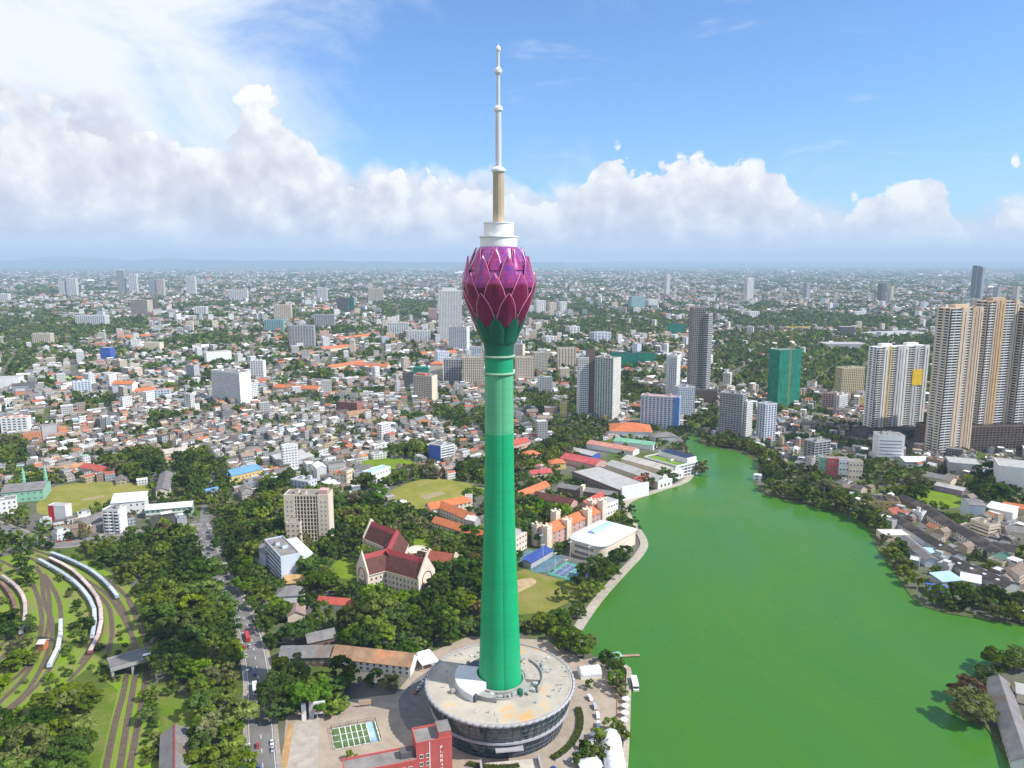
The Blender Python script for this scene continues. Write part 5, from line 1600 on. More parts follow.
cr = thing('tower_crane', "yellow tower crane standing in front of the green netted tower", 'crane', (C0.x, C0.y - 3, 0))
M_crane = mat('crane_yellow', (0.50, 0.34, 0.06), .6); H_ = z_at(C0.y, 322)
mb = MB()
for sx in (-1, 1):
    for sy in (-1, 1): mb.box(sx * .9 - .14, sx * .9 + .14, sy * .9 - .14, sy * .9 + .14, 0, H_)
for k in range(int(H_ // 2.2)): mb.tube([(-.9, -.9, k * 2.2), (.9, -.9, k * 2.2 + 2.2)], .1, 4); mb.tube([(.9, .9, k * 2.2), (-.9, .9, k * 2.2 + 2.2)], .1, 4)
mb.build('mast', M_crane, cr)
j = MB().box(-12, 38, -.7, .7, H_ - 9, H_ - 7.6).build('jib', M_crane, cr); j.rotation_euler = (0, 0, R(20))
MB().box(-1.2, 1.2, -1.2, 1.2, H_ - 12, H_ - 9.2).build('cab', W_white, cr)
FB('office_tower', "dark core office tower with white banded wings, first half", 'tower', 573, 417, 587, 418, 358, 24, W_white, G_dark, 3.5, 3.0, 1.3, .7, '', None, 'dark-cored white-winged tower')
hall('office_tower', "dark brown blank core of the white-winged tower", 'tower', 586, 417, 594, 417, 22, W_brown, R_dark, ytop=351)
FB('office_tower', "white framed wing with tall dark glass strip of the dark-cored tower", 'tower', 594, 418, 612, 421, 358, 22, mat('pale_stone', (.55, .52, .48), .8), G_teal, 3.5, 5.0, .6, 1.8, 'R', None)
FB('residential_tower', "white tower with stacked balconies beside the dark brown tower", CAT, 662, 398, 673, 400, 357, 22, W_white, G_grey, 3.3, 4, 1.2, 1.4, '', None, 'white balcony tower', balc=1.2)
FB('residential_tower', "white balcony block touching the dark brown tower", CAT, 673, 400, 684, 398, 356, 20, W_white, G_dark, 3.3, 4, 1.6, .9, '', None)
r, w_, d_, h = FB('apartment_building', "white and blue ribbed apartment slab with pinkish roof by the orange-red hall", CAT, 640, 428, 678, 431, 397, 18, W_bluewhite, G_blue, 3.2, 5.5, 1.2, 2.4, '', None, 'white and blue ribbed slab', roof=mat('pinkish_roof', (.5, .28, .24), .9))
MB().box(w_ * .86, w_ + .3, -.4, d_ * .5, 0, h + .6).build('blue_wall', mat('steel_blue_paint', (.10, .22, .50), .7), r)
FB('apartment_building', "tall gridded white blue block behind the ribbed slab", CAT, 673, 418, 694, 419, 388, 18, W_bluewhite, G_blue, 3.2, 3.2, 1.0, 1.0, '', None, 'gridded white blue block')
FB('apartment_building', "grey green glazed block with stepped top near the lake head", CAT, 718, 434, 741, 437, 394, 20, W_grey, G_grey, 3.3, 4, 1.0, .7, '', None, 'grey green glazed block')
FB('apartment_building', "white block with narrow window rows touching the grey green one", CAT, 741, 437, 754, 436, 402, 18, W_white, G_blue, 3.3, 3, 1.3, 1.4, '', None)
FB('apartment_building', "slim white block with dark window stripes beside the lake head", CAT, 759, 442, 777, 442, 405, 16, W_bluewhite, G_dark, 3.3, 5, 1.0, 2.4, '', None, 'slim white striped block')
FB('apartment_building', "cream yellow stepped flats beyond the green netted tower", CAT, 836, 396, 866, 397, 369, 20, mat('cream_yellow', (.58, .50, .30), .8), G_dark, 3.3, 4, 1.0, 1.4, '', None, 'cream yellow stepped flats')
FB('apartment_building', "pinkish white flats before the cream yellow ones", CAT, 818, 411, 834, 413, 394, 16, W_pink, G_grey, 3.3, 4, 1.0, 1.4, '', None, 'pinkish flats')
FB('apartment_building', "white flats next to pinkish flats", CAT, 835, 413, 852, 412, 396, 16, W_white, G_grey, 3.3, 4, 1.0, 1.4, '', None)
hall('apartment_building', "small yellow block below the cream yellow stepped flats", CAT, 857, 408, 868, 408, 14, W_yellow, R_flat, ytop=397, win=2)
FB('apartment_building', "grey concrete block with open bays near the lake bank", CAT, 808, 463, 833, 463, 443, 18, W_grey, G_dark, 3.4, 6, .9, .9, '', None, 'grey concrete block by the bank')
for k, (x0, x1, m, nm, t) in enumerate([(819, 826, W_mint, 'mint green end house of the small painted row', 458), (826, 838, W_red, 'pinkish red house in the small painted row', 459), (838, 848, W_white, 'white house of the painted row beside red', 460), (848, 862, W_cream, 'cream three-storey end of the painted row', 462)]):
    hall('house', nm, 'house', x0, 477 + k, x1, 477.5 + k, 13, m, R_flat, ytop=t, win=3, step=3.2, phrase='painted row' if k == 1 else None)
r, w_, d_, h = FB('apartment_building', "cream flats with coral red parapet beside green netted rooftop", CAT, 413, 400, 431, 402, 376, 20, W_cream, G_dark, 3.3, 3.6, 1.1, 1.3, 'R', None, 'cream flats with coral parapet')
MB().box(w_ * .1, w_ * .62, 2, d_ * .6, h + .12, h + 4).build('red_rooftop', mat('coral_parapet', (.55, .16, .15), .8), r)
r, w_, d_, h = hall('construction_block', "dark block with a green netted top behind the cream flats", 'building site', 403, 387, 428, 387, 20, W_dark, R_dark, ytop=374, phrase='dark block with green netted top')
MB().box(w_ * .42, w_, 0.1, d_ - .1, h + .1, h + 13).build('scaffold_net', W_net, r)
FB('apartment_building', "cream ribbed slab partly hidden by the shaft", CAT, 462, 386, 484, 386, 358, 20, W_cream, G_dark, 3.3, 4, 1.0, 1.5, '', None, 'cream ribbed slab')
FB('apartment_building', "grey dark slab beside the cream ribbed slab", CAT, 443, 384, 461, 384, 360, 18, W_grey, G_dark, 3.3, 5, .9, 1.5, '', None)
hall('apartment_building', "cream block with orange hipped roof beside the grey dark slab", CAT, 430, 382, 443, 382, 20, W_cream, R_tile, ytop=364, kind='hip', rise=5, win=0)
FB('apartment_building', "cream flats half hidden by the shaft on its lake side", CAT, 512, 381, 532, 382, 358, 22, W_cream, G_grey, 3.3, 3.5, 1.1, 1.3, '', None, 'cream flats beside the shaft')
FB('apartment_building', "greyish cream flats behind the ones beside the shaft", CAT, 530, 374, 548, 374, 353, 20, mat('greyish_cream', (.45, .42, .35), .8), G_dark, 3.3, 4, 1.0, 1.3, '', None)
FB('apartment_building', "beige square block with large plain walls", CAT, 554, 368, 574, 369, 349, 24, W_cream, G_grey, 3.3, 7, 1.0, 3.4, 'R', None, 'beige square block')
hall('apartment_building', "narrow yellow tower house among trees before the dark-cored tower", CAT, 560, 417, 567, 417, 11, W_yellow, R_flat, ytop=402, win=3, phrase='narrow yellow tower house')
# green netted low blocks
for k, (x0, x1, yb, yt, nm) in enumerate([(611, 628, 369, 353, 'dark green netted block, broadest of three on one site'), (628, 636, 368, 354, 'narrow bright green netted block between two others'), (637, 655, 365, 353, 'ragged green netted block at the crane end of the site')]):
    r, w_, d_, h = hall('construction_block', nm, 'building site', x0, yb, x1, yb, 22, W_net, R_dark, ytop=yt, group='green netted blocks', phrase='green netted blocks' if k == 0 else None)
r, w_, d_, h = hall('construction_block', "small teal green netted block near the dark brown tower top", 'building site', 669, 335, 685, 335, 30, W_net, R_dark, ytop=324, phrase='small teal netted block')

# left middle distance
r, w_, d_, h = FB('office_building', "big grey gridded slab with plain white end in the crowded town", 'building', 213, 402, 241, 406, 372, 24, W_white, G_grey, 3.2, 3.0, 1.5, .8, 'R', None, 'big grey gridded slab')
MB().box(w_ - .4, w_ + .3, -.2, d_ + .1, 0, h + .4).build('white_end', W_white, r)
hall('office_building', "white flat block behind the grey gridded slab", 'building', 207, 364, 232, 362, 24, W_white, R_pale, ytop=352, win=0, phrase='white flat block')
r, w_, d_, h = hall('office_building', "rounded deep blue block standing alone", 'building', 101, 362, 111, 362, 22, W_blue, R_pale, ytop=348, phrase='deep blue block')
FB('office_building', "cream block with white shoulder at the wood edge", 'building', 32, 346, 50, 346, 334, 24, W_cream, G_grey, 3.4, 6, 1.4, 2, '', None, 'cream block with white shoulder')
hall('office_building', "white low-rise at the picture edge beside a green strip", 'building', -6, 389, 20, 388, 26, W_white, R_pale, ytop=378, win=0, phrase='white low-rise')
FB('office_building', "stepped white office with bluish glass", 'building', 75, 327, 104, 327, 316, 40, W_white, G_blue, 3.6, 8, 1.5, 2, '', None, 'stepped white office')
hall('office_building', "cream flat block among red roofs", 'building', 145, 352, 160, 352, 26, W_cream, R_pale, ytop=343, phrase='cream flat block')
FB('residential_tower', "cream brown slab cluster standing before three farther towers", CAT, 131, 316, 146, 317, 300, 30, W_cream, G_dark, 3.4, 8, 1.2, 3, '', None, 'cream brown slab cluster')
FB('residential_tower', "darker brown end of the cream slab cluster", CAT, 147, 315, 155, 315, 299, 30, W_brown, G_dark, 3.4, 8, 1.2, 3, '', None)
for d in [("slim grey tower, taller of the far pair", 117.5, 125, 294, 270.5, W_grey, 'far pair of slim towers'), ("cream white tower, lower of the far pair", 129, 137, 294, 274, W_white, None), ("slender white tower of twin slabs far to the west", 59, 66, 297, 281, W_white, 'far twin slabs'),
          ("broader white slab of the far twin slabs", 67, 76.5, 297, 278.5, W_white, None), ("dark blue grey tower joined to a cream one", 149, 157, 297, 280, W_grey, 'dark blue grey far tower'), ("cream tower joined to the dark blue grey one", 157, 164, 297, 279, W_cream, None),
          ("lone white tower with pointed crown, farthest of the western group", 186.5, 195.5, 296, 276, W_white, 'lone white far tower'), ("stubby white tower near the hills side edge", 0, 8, 303, 294, W_white, None), ("white block wider than tall beyond the blue block", 194, 206, 317, 307, W_white, None),
          ("white stepped hospital-like block far off", 229, 247, 301, 290, W_white, 'white stepped far block')]:
    FB('residential_tower', d[0], CAT, d[1], d[3], d[2], d[3], d[4], 34, d[5], G_grey, 5, 11, 2.0, 3.5, '', 'far towers', d[6])
for d in [("grey tower with pale balcony side, beyond teal topped block", 317, 327, 303, 288, W_white, 'grey pale-sided tower'), ("three-slab pale tower on the wood edge", 368, 383, 303, 288.5, W_cream, 'three-slab pale tower'), ("dark glazed block beside a teal netted one", 337, 348, 313, 298, W_dark, 'dark glazed far block'), ("teal netted slim block far off", 348, 354, 312, 298, W_net, None),
          ("cream tower with bright blue top storeys", 274, 291, 322, 305, W_cream, 'cream tower with blue top'), ("pale teal glazed block below the blue topped tower", 264, 283, 333, 320, mat('pale_teal', (.25, .42, .42), .7), None), ("blue grey wide block near the teal one", 314, 334, 328, 315, W_grey, 'blue grey wide block'),
          ("grey slab with recessed balconies before the blue topped tower", 289, 314, 349, 326, W_grey, 'grey slab with recessed balconies'), ("pinkish tower left of the twin white tower", 428, 437, 321, 308.5, W_pink, None), ("white stepped block, west of the tall white twin", 387, 408, 335, 323, W_white, 'white stepped block'),
          ("long cream white block below the white stepped block", 406, 430, 342, 331, W_white, 'long cream white block')]:
    FB('residential_tower', d[0].replace('left of', 'beside'), CAT, d[1], d[3], d[2], d[3], d[4], 26, d[5], G_grey, 4, 8, 1.6, 2.6, '', 'middle distance towers', d[6])
r, w_, d_, h = FB('residential_tower', "tall white ribbed tower standing just beside the lotus head", CAT, 438, 341, 462, 341, 291, 30, W_white, G_grey, 3.6, 5, 1.2, 2.2, '', None, 'tall white ribbed tower')
MB().box(w_ * .2, w_ * .8, 4, d_ - 4, h, h + 9).build('crown', W_white, r)
FB('residential_tower', "plain white lower block in front of the tall white ribbed tower", CAT, 448, 351, 466, 352, 327, 22, W_white, G_grey, 3.6, 6, 1.8, 3.2, '', None)
hall('temple_spire', "slim pale stepped spire among orange roofs", 'spire', 350, 356, 355, 356, 9, W_cream, R_pale, ytop=341, kind='hip', rise=10)
for d in [("white lone tower far beyond the lake", 664.5, 670, 296, 275, W_white, 'white lone far tower'), ("white slim tower with narrower crown far beyond the lake", 744.5, 754, 302, 278, W_white, 'white slim crowned tower'), ("white flats cluster, first slab beyond the petals", 534, 546, 314, 301, W_white, 'white flats cluster'),
          ("white flats cluster, second slab", 547, 557, 313, 303, W_cream, None), ("white flats cluster, third slab", 558, 567, 314, 302, W_white, None), ("teal glazed block with white annexe", 629, 646, 309, 297, mat('pale_teal', (.25, .42, .42), .7), 'teal glazed block'), ("white annexe of the teal glazed block", 646, 659, 308, 300, W_white, None),
          ("blue and white long block", 590, 612, 344, 333, W_bluewhite, 'blue and white long block'), ("white block in a leafy quarter", 542, 557, 345, 337, W_white, 'white block in leafy quarter'), ("white square block near the blue and white one", 566, 580, 336, 327, W_white, None),
          ("white slab, below the slim crowned tower", 746, 761, 318, 312, W_white, None), ("dark blue grey tall tower alone at the skyline", 972, 978, 300, 266, W_dark, 'dark skyline tower'), ("pale face of the dark skyline tower", 978, 984, 300, 267, W_grey, None),
          ("small cream tower near the skyline", 888, 894, 303, 287, W_cream, 'small cream skyline tower'), ("dark slim tower beside the small cream one", 879, 886, 302, 284, W_dark, None), ("bluish slim tower far off before the skyline", 804, 810, 301, 283, W_grey, 'bluish slim far tower'), ("grey tower, first of a grey far row", 995, 1001, 301, 287, W_grey, 'grey far row'), ("grey tower with cream edge in a grey far row", 1014, 1020, 302, 287, W_cream, None), ("white house-like block with dark park behind", 852, 869, 317, 312, W_white, None)]:
    FB('residential_tower', d[0], CAT, d[1], d[3], d[2], d[3], d[4], 32, d[5], G_grey, 5, 11, 2.0, 3.5, '', 'far eastern towers', d[6])
# park-side pale flat complexes
hall('warehouse', "wide grey flat-roofed complex in the park", 'warehouse', 826, 349, 868, 349, 60, W_grey, R_pale, h=14, phrase='grey flat complex in the park')
hall('warehouse', "long white-roofed complex in the far park", 'warehouse', 880, 338, 925, 336, 80, W_white, R_pale, h=12, phrase='long white-roofed complex')
hall('office_building', "dark glass box with a white edge in the park", 'building', 840, 336, 854, 336, 30, W_dark, R_pale, ytop=327)
# red-orange roofed complexes of the town north of the shaft
for i, (x0, y0, x1, y1, wd, nm) in enumerate([(328, 371, 362, 366, 22, 'longest red-orange roof in the old town'), (356, 368, 389, 370, 20, 'orange roof running beside the longest red-orange one'), (321, 352, 348, 349, 24, 'bright orange roof near the pale spire'), (338, 342, 372, 337, 26, 'red long roof beyond the pale spire'), (296, 358, 322, 356, 22, 'dull red roof west of the spire'),
                                               (421, 357, 455, 355, 24, 'orange long roof by the grey dark slab'), (347, 420, 368, 417, 16, 'peach long roof beside the red-brown block'), (276, 391, 320, 393, 18, 'low brown-orange roof among trees'), (120, 340, 150, 338, 30, 'dusky pink long roof beyond the blue block')]):
    shed('long_house', nm, 'house', x0, y0, x1, y1, wd, 9, 14, W_cream, R_tile if i not in (4, 6) else R_rust, 'red-roofed old town ranges', nm.split(' in ')[0] if i in (0, 3, 6, 7) else None)
FB('apartment_building', "red-brown three-storey block with pink end", CAT, 337, 413, 356, 415, 403, 18, mat('red_brown_brick', (.30, .13, .10), .85), G_dark, 3.4, 4, 1.2, 1.6, 'R', None, 'red-brown block')

# ------------------------------------------------------------------ east bank: station sheds and walled yards
r, w_, d_, h = hall('office_building', "yellowish flat-roofed building with dark roof panels by the east bank", 'building', 868, 509, 900, 512, 22, W_yellow, R_dark, h=9, win=2, step=4.5, faces='FR', hut=True, phrase='yellowish flat-roofed building')
shed('platform_shed', "rust brown platform roof running down from the yellowish building", 'shed', 902, 502, 938, 519, 13, 6, 8.5, W_brown, R_dark, 'station platform sheds', 'rust brown platform roof')
shed('platform_shed', "dark long shed with skylight stripe above the station yard", 'shed', 928, 517, 962, 539, 15, 7, 10, W_cream, R_dark, 'station platform sheds', 'dark long shed', None, True)
shed('platform_shed', "dark long shed with white arcaded side and mint green end", 'shed', 962, 538, 1000, 563, 15, 8, 11, W_white, R_dark, 'station platform sheds', 'dark shed with mint green end', None, True, end=W_mint)
shed('platform_shed', "slim dark shed close to the lakeside trees", 'shed', 895, 523, 930, 546, 12, 6, 8.5, W_bluewhite, R_dark, 'station platform sheds', 'slim dark shed')
shed('platform_shed', "dark shed with white roof patches below the slim one", 'shed', 929, 545, 958, 562, 13, 6, 9, W_grey, R_dark, 'station platform sheds', None, None, False, .7, 3)
shed('platform_shed', "brown shed beside the pale blue awning", 'shed', 904, 544, 932, 567, 11, 6, 8.5, W_bluewhite, R_grey, 'station platform sheds', 'brown shed')
shed('platform_shed', "wide dark platform roof dotted with small white skylights", 'shed', 952, 566, 1012, 592, 16, 5.5, 8, W_grey, R_dark, 'station platform sheds', 'platform roof dotted with skylights', None, False, .7, 9)
hall('awning', "pale blue flat awning between two dark sheds", 'awning', 913, 557, 934, 559, 9, W_grey, R_lblue, h=5, kind='mono', rise=1)
hall('warehouse', "white flat-roofed store in the lakeside trees", 'warehouse', 884, 542, 910, 542, 15, W_cream, R_whitesheet, h=6)
hall('tent', "cobalt blue tarpaulin roof beside the lakeside trees", 'tent', 930, 596, 948, 598, 15, W_grey, mat('cobalt_tarpaulin', (.05, .12, .55), .5), h=4, kind='gable', rise=2, phrase='cobalt blue tarpaulin')
hall('tent', "pale blue tarpaulin roof between cobalt and white ones", 'tent', 942, 588, 962, 586, 13, W_grey, R_lblue, h=5, kind='mono', rise=1.5)
hall('tent', "long white tarpaulin roof beside the dotted platform roof", 'tent', 960, 586, 980, 590, 14, W_grey, R_whitesheet, h=5, kind='mono', rise=1)
FB('office_building', "white three-storey office with long window bands by the station", 'building', 969, 533, 988, 540, 523, 14, W_cream, G_dark, 3.6, 40, 1.8, .8, '', None, 'white station office')
hall('warehouse', "grey block with bright white lean-to roof", 'warehouse', 968, 521, 984, 522, 20, W_bluewhite, R_grey, ytop=505, kind='gable', rise=2, phrase='grey block with white lean-to')
hall('warehouse', "white roofed shed descending behind the grey block", 'warehouse', 985, 516, 1012, 522, 18, W_white, R_whitesheet, h=9, kind='mono', rise=2)
hall('warehouse', "grey brown sheds at the picture edge beyond the station office", 'warehouse', 1008, 545, 1036, 549, 18, W_cream, R_grey, ytop=533, kind='gable', rise=3, win=1, phrase='grey brown edge shed')
hall('warehouse', "cream stone shed with dark roof below the station office", 'warehouse', 992, 557, 1014, 561, 18, W_cream, R_dark, h=8, kind='gable', rise=3)
hall('warehouse', "large white box warehouse with pale roof at the picture edge", 'warehouse', 996, 492, 1040, 497, 36, W_white, R_pale, ytop=468, phrase='large white box warehouse')
hall('warehouse', "wide white flat warehouse below the brown car park block", 'warehouse', 948, 476, 980, 479, 30, W_grey, R_pale, ytop=464, phrase='wide white flat warehouse')
hall('warehouse', "cluttered white-roofed warehouse next to the plain white slab", 'warehouse', 905, 468, 946, 468, 26, W_grey, R_whitesheet, h=8, kind='gable', rise=3, phrase='cluttered white-roofed warehouse')
hall('warehouse', "grey long warehouse stepping down from the white-roofed one", 'warehouse', 922, 482, 950, 488, 18, W_cream, R_grey, h=8, kind='gable', rise=3)
hall('warehouse', "purple-edged long low shed above the vacant lot", 'warehouse', 934, 490, 962, 496, 14, mat('mauve_paint', (.33, .22, .36), .8), R_pale, h=6, kind='gable', rise=2)
hall('house', "reddish low roofs behind the white lean-to", 'house', 1003, 512, 1030, 516, 14, W_cream, R_tile, h=6, kind='gable', rise=3)
# peninsula shed
shed('lakeside_house', "long grey-roofed shed on the lake spit beside the olive trees", 'house', 997, 688, 1024, 772, 11, 5, 8.5, W_white, R_grey, None, 'grey-roofed spit shed', None, True)
hall('lakeside_house', "pale low house behind the grey-roofed spit shed", 'house', 1016, 702, 1040, 708, 12, W_cream, R_pale, h=6, kind='gable', rise=2)
# ================================================================== RAILWAY STOCK, VEHICLES, SMALL THINGS
M_c1 = mat('pale_carriage_paint', (0.60, 0.62, 0.66), .5, .12, .2, obj_rand=.2)
M_c2 = mat('blue_carriage_paint', (0.26, 0.34, 0.48), .5, .15, .2, obj_rand=.25)
M_c3 = mat('rust_red_carriage_paint', (0.24, 0.075, 0.06), .7, .25, .3, obj_rand=.3)
M_croof1 = mat('white_carriage_roof', (0.62, 0.63, 0.64), .6, .2, .25, obj_rand=.2)
M_croof2 = mat('steel_blue_carriage_roof', (0.44, 0.49, 0.56), .6, .2, .25, obj_rand=.2)
M_croof3 = mat('pinkish_carriage_roof', (0.52, 0.42, 0.38), .7, .2, .25, obj_rand=.2)
M_croof4 = mat('brown_carriage_roof', (0.20, 0.11, 0.09), .8, .3, .3, obj_rand=.3)
M_tyre = mat('black_rubber', (0.02, 0.02, 0.02), .8)


def carriage_meshes(key, L, wd, hh, paint, roof):
    b = MB(); b.box(-L / 2, L / 2, -wd / 2, wd / 2, 1.0, hh - .5)
    body = b.mesh('body', paint)
    n = 6; vs, fs = [], []
    for x in (-L / 2 - .1, L / 2 + .1):
        for i in range(n + 1):
            t = math.pi * i / n; vs.append((x, -(wd / 2 + .08) * math.cos(t), hh - .5 + .75 * math.sin(t) ** .7))
    k = n + 1
    fs = [(i, i + 1, k + i + 1, k + i) for i in range(n)] + [tuple(range(n, -1, -1)), tuple(range(k, 2 * k))]
    roofm = MB().add(vs, fs).mesh('roof', roof)
    bg = MB()
    for x in (-L * .36, L * .36):
        bg.box(x - 1.6, x + 1.6, -1.1, 1.1, .45, 1.0)
    u = bg.mesh('bogie', M_tyre)
    wn = MB()
    for s in (-1, 1): wn.box(-L / 2 + 1.2, L / 2 - 1.2, s * (wd / 2 + .01) - .02, s * (wd / 2 + .01) + .02, hh * .5, hh * .72)
    return body, roofm, u, wn.mesh('window_band', G_dark)


KIND = {'C': (20.4, 2.6, 3.5, M_c2, M_croof2), 'A': (20.4, 2.6, 3.5, M_c1, M_croof2), 'B': (20.4, 2.6, 3.4, M_c3, M_croof3), 'D': (20.4, 2.6, 3.5, M_c1, M_croof1), 'E': (15.5, 2.5, 3.3, M_c1, M_croof3), 'G': (12.5, 2.5, 3.2, M_c3, M_croof4)}
SPAN = {'C': ((52, 556), (118, 601)), 'A': ((40, 563), (93, 642)), 'B': ((50, 561), (87, 661)), 'D': ((61, 624), (40, 682)), 'E': ((4, 579), (20, 637)), 'G': ((2, 586), (15, 628))}
WORD = {'C': 'steel blue roofed carriage with blue sides', 'A': 'pale blue-grey roofed carriage of the inner curved train', 'B': 'pinkish roofed carriage of the curved train', 'D': 'white roofed carriage of the train nearest-in curve', 'E': 'pinkish white short wagon', 'G': 'rust brown short wagon'}
WORD['D'] = 'white roofed carriage of the separate western train'
for key, (L, wd, hh, pt, rf) in KIND.items():
    line = smoothline(pts(TRACKS[key]), 1.0)
    a, b = at(*SPAN[key][0]), at(*SPAN[key][1])
    i0 = min(range(len(line)), key=lambda i: (line[i] - a).length); i1 = min(range(len(line)), key=lambda i: (line[i] - b).length)
    ms = carriage_meshes(key, L, wd, hh, pt, rf)
    pos, k, step = i0, 0, int(round(L + 1.6))
    while pos + step <= i1 + step * .4 and pos + int(L) < len(line):
        p, q = line[pos], line[min(pos + int(L), len(line) - 1)]
        d = q - p; c = (p + q) / 2; k += 1
        r = thing('train_carriage' if key not in 'EG' else 'goods_wagon', f"{WORD[key]}, {ordinal(k)} along from the road end", 'train carriage', (c.x, c.y, .2), math.atan2(d.y, d.x), f"curved train of {rf.name.replace('_', ' ')}s")
        for nm, me in zip(('body', 'roof', 'bogie', 'window_band'), ms): link(nm, me, r)
        pos += step
landmark('curved trains', at(95, 600)); landmark('white-roofed train', at(58, 650))

# a small brick hut and the bridge over the tracks
hall('signal_hut', "tiny orange-walled hut with white roof beside the western train", 'hut', 38.5, 651, 44, 651, 5, mat('orange_brick', (.45, .17, .07), .8), R_whitesheet, h=5.5, kind='gable', rise=1.2)
b0, b1 = at(112, 681), at(156, 668); d = b1 - b0
br = thing('road_bridge', "short grey road bridge carrying a lane over the straight tracks", 'bridge', (b0.x, b0.y, 0), math.atan2(d.y, d.x))
L = d.length
MB().box(0, L, 0, 14, 6.2, 7.2).build('deck', MATS['dark_paving'], br)
for y in (-.35, 14.02): MB().box(-.2, L + .2, y, y + .33, 6.0, 8.3).build('parapet', M_grey, br)
for x in (.2, L * .45, L - 1.6): MB().box(x, x + 1.4, .4, 13.6, 0, 6.18).build('pier', M_grey, br)
landmark('short road bridge', at(134, 680))
BLOCK_TREE.append(np.array(foot(b0, math.atan2(d.y, d.x), -4, L + 4, -26, 22)))

# ---- vehicles
def car_meshes(paint, kind='car'):
    if kind == 'car':
        L, W_, prof_ = 4.3, 1.75, [(-2.15, .35), (-2.15, .85), (-1.2, .98), (1.25, 1.0), (2.1, .88), (2.15, .35)]
        cab = [(-.95, .97), (-.45, 1.46), (1.0, 1.46), (1.6, .98)]
    elif kind == 'van':
        L, W_, prof_ = 5.0, 1.9, [(-2.5, .35), (-2.5, 1.1), (-1.7, 1.25), (-1.1, 2.1), (2.45, 2.1), (2.5, .35)]
        cab = [(-1.62, 1.2), (-1.12, 1.98), (-.2, 1.98), (-.2, 1.2)]
    else:
        L, W_, prof_ = 11.0, 2.5, [(-5.5, .4), (-5.5, 2.9), (-5.2, 3.1), (5.4, 3.1), (5.5, .4)]
        cab = [(-5.35, 1.6), (-5.35, 2.7), (5.0, 2.7), (5.0, 1.6)]
    def ext(pr, w0, w1):
        k = len(pr); m_ = MB()
        zmax = max(z for _, z in pr); zmin = min(z for _, z in pr)
        ww = [w0 + (w1 - w0) * (z - zmin) / (zmax - zmin) for _, z in pr]
        vs = [(x, -h / 2, z) for (x, z), h in zip(pr, ww)] + [(x, h / 2, z) for (x, z), h in zip(pr, ww)]
        m_.add(vs, [tuple(range(k)), tuple(range(2 * k - 1, k - 1, -1))] + [(i, k + i, k + (i + 1) % k, (i + 1) % k) for i in range(k)])
        return m_
    body = ext(prof_, W_, W_ * .96).mesh('body', paint)
    if kind == 'car':
        g = ext(cab, W_ * .9, W_ * .72); g.box(-.42, .95, -W_ * .34, W_ * .34, 1.44, 1.5, 1)
        glz = g.mesh('cabin', [G_dark, paint])
    else:
        glz = ext(cab, W_ * 1.02, W_ * 1.0).mesh('glazing', G_dark)
    wh = MB().lathe([(.32, -.1), (.32, .1)], 12).mesh('wheel', M_tyre)
    wx = {'car': 1.35, 'van': 1.6, 'bus': 3.6}[kind]
    return body, glz, wh, wx, W_


PAINTS = [('white', mat('white_car_paint', (.72, .72, .72), .3, .02)), ('silver', mat('silver_car_paint', (.42, .43, .45), .3, .02)), ('black', mat('black_car_paint', (.02, .02, .022), .25, .02)), ('red', mat('red_car_paint', (.42, .03, .03), .3, .02)), ('blue', mat('blue_car_paint', (.04, .09, .30), .3, .02)), ('grey', mat('grey_car_paint', (.13, .135, .14), .3, .02))]
CM = {(k, n): car_meshes(m, k) for n, m in PAINTS for k in ('car', 'van', 'bus') if k != 'bus' or n in ('white', 'red', 'blue')}
cars = []


def vehicle(kind, colour, p, rz, group, z=.07):
    body, glz, wh, wx, W_ = CM[(kind, colour)]
    r = thing({'car': 'parked_car', 'van': 'delivery_van', 'bus': 'city_bus'}[kind], None, kind, (p.x, p.y, z), rz, group)
    link('body', body, r); link('cabin' if kind == 'car' else 'glazing', glz, r)
    for sx in (-1, 1):
        for sy in (-1, 1):
            w_ = link('wheel', wh, r, (sx * wx, sy * W_ * .44, .32)); w_.rotation_euler = (R(90), 0, 0)
    cars.append((r, f"{colour} {kind}", Vector((p.x, p.y))))


vr = random.Random(21)
pick = lambda: vr.choice(['white', 'white', 'silver', 'black', 'grey', 'red', 'blue', 'silver'])
for i in range(2, len(main_road) - 1):
    for lane in (-5.2, -2.0, 2.0, 5.2):
        if vr.random() < .055:
            d = (main_road[i + 1] - main_road[i]).normalized(); n_ = Vector((-d.y, d.x))
            vehicle(vr.choice(['car', 'car', 'car', 'van', 'bus'] if False else ['car', 'car', 'car', 'van']), pick(), main_road[i] + n_ * lane, math.atan2(d.y, d.x) + (0 if lane < 0 else math.pi), 'traffic on the avenue')
for px, py in ((248, 640), (259, 690)):
    i = min(range(len(main_road) - 1), key=lambda k: (main_road[k] - at(px, py)).length); d = (main_road[i + 1] - main_road[i]).normalized()
    vehicle('bus', 'red' if px < 250 else 'white', main_road[i] + Vector((-d.y, d.x)) * 2.4, math.atan2(d.y, d.x), 'traffic on the avenue')
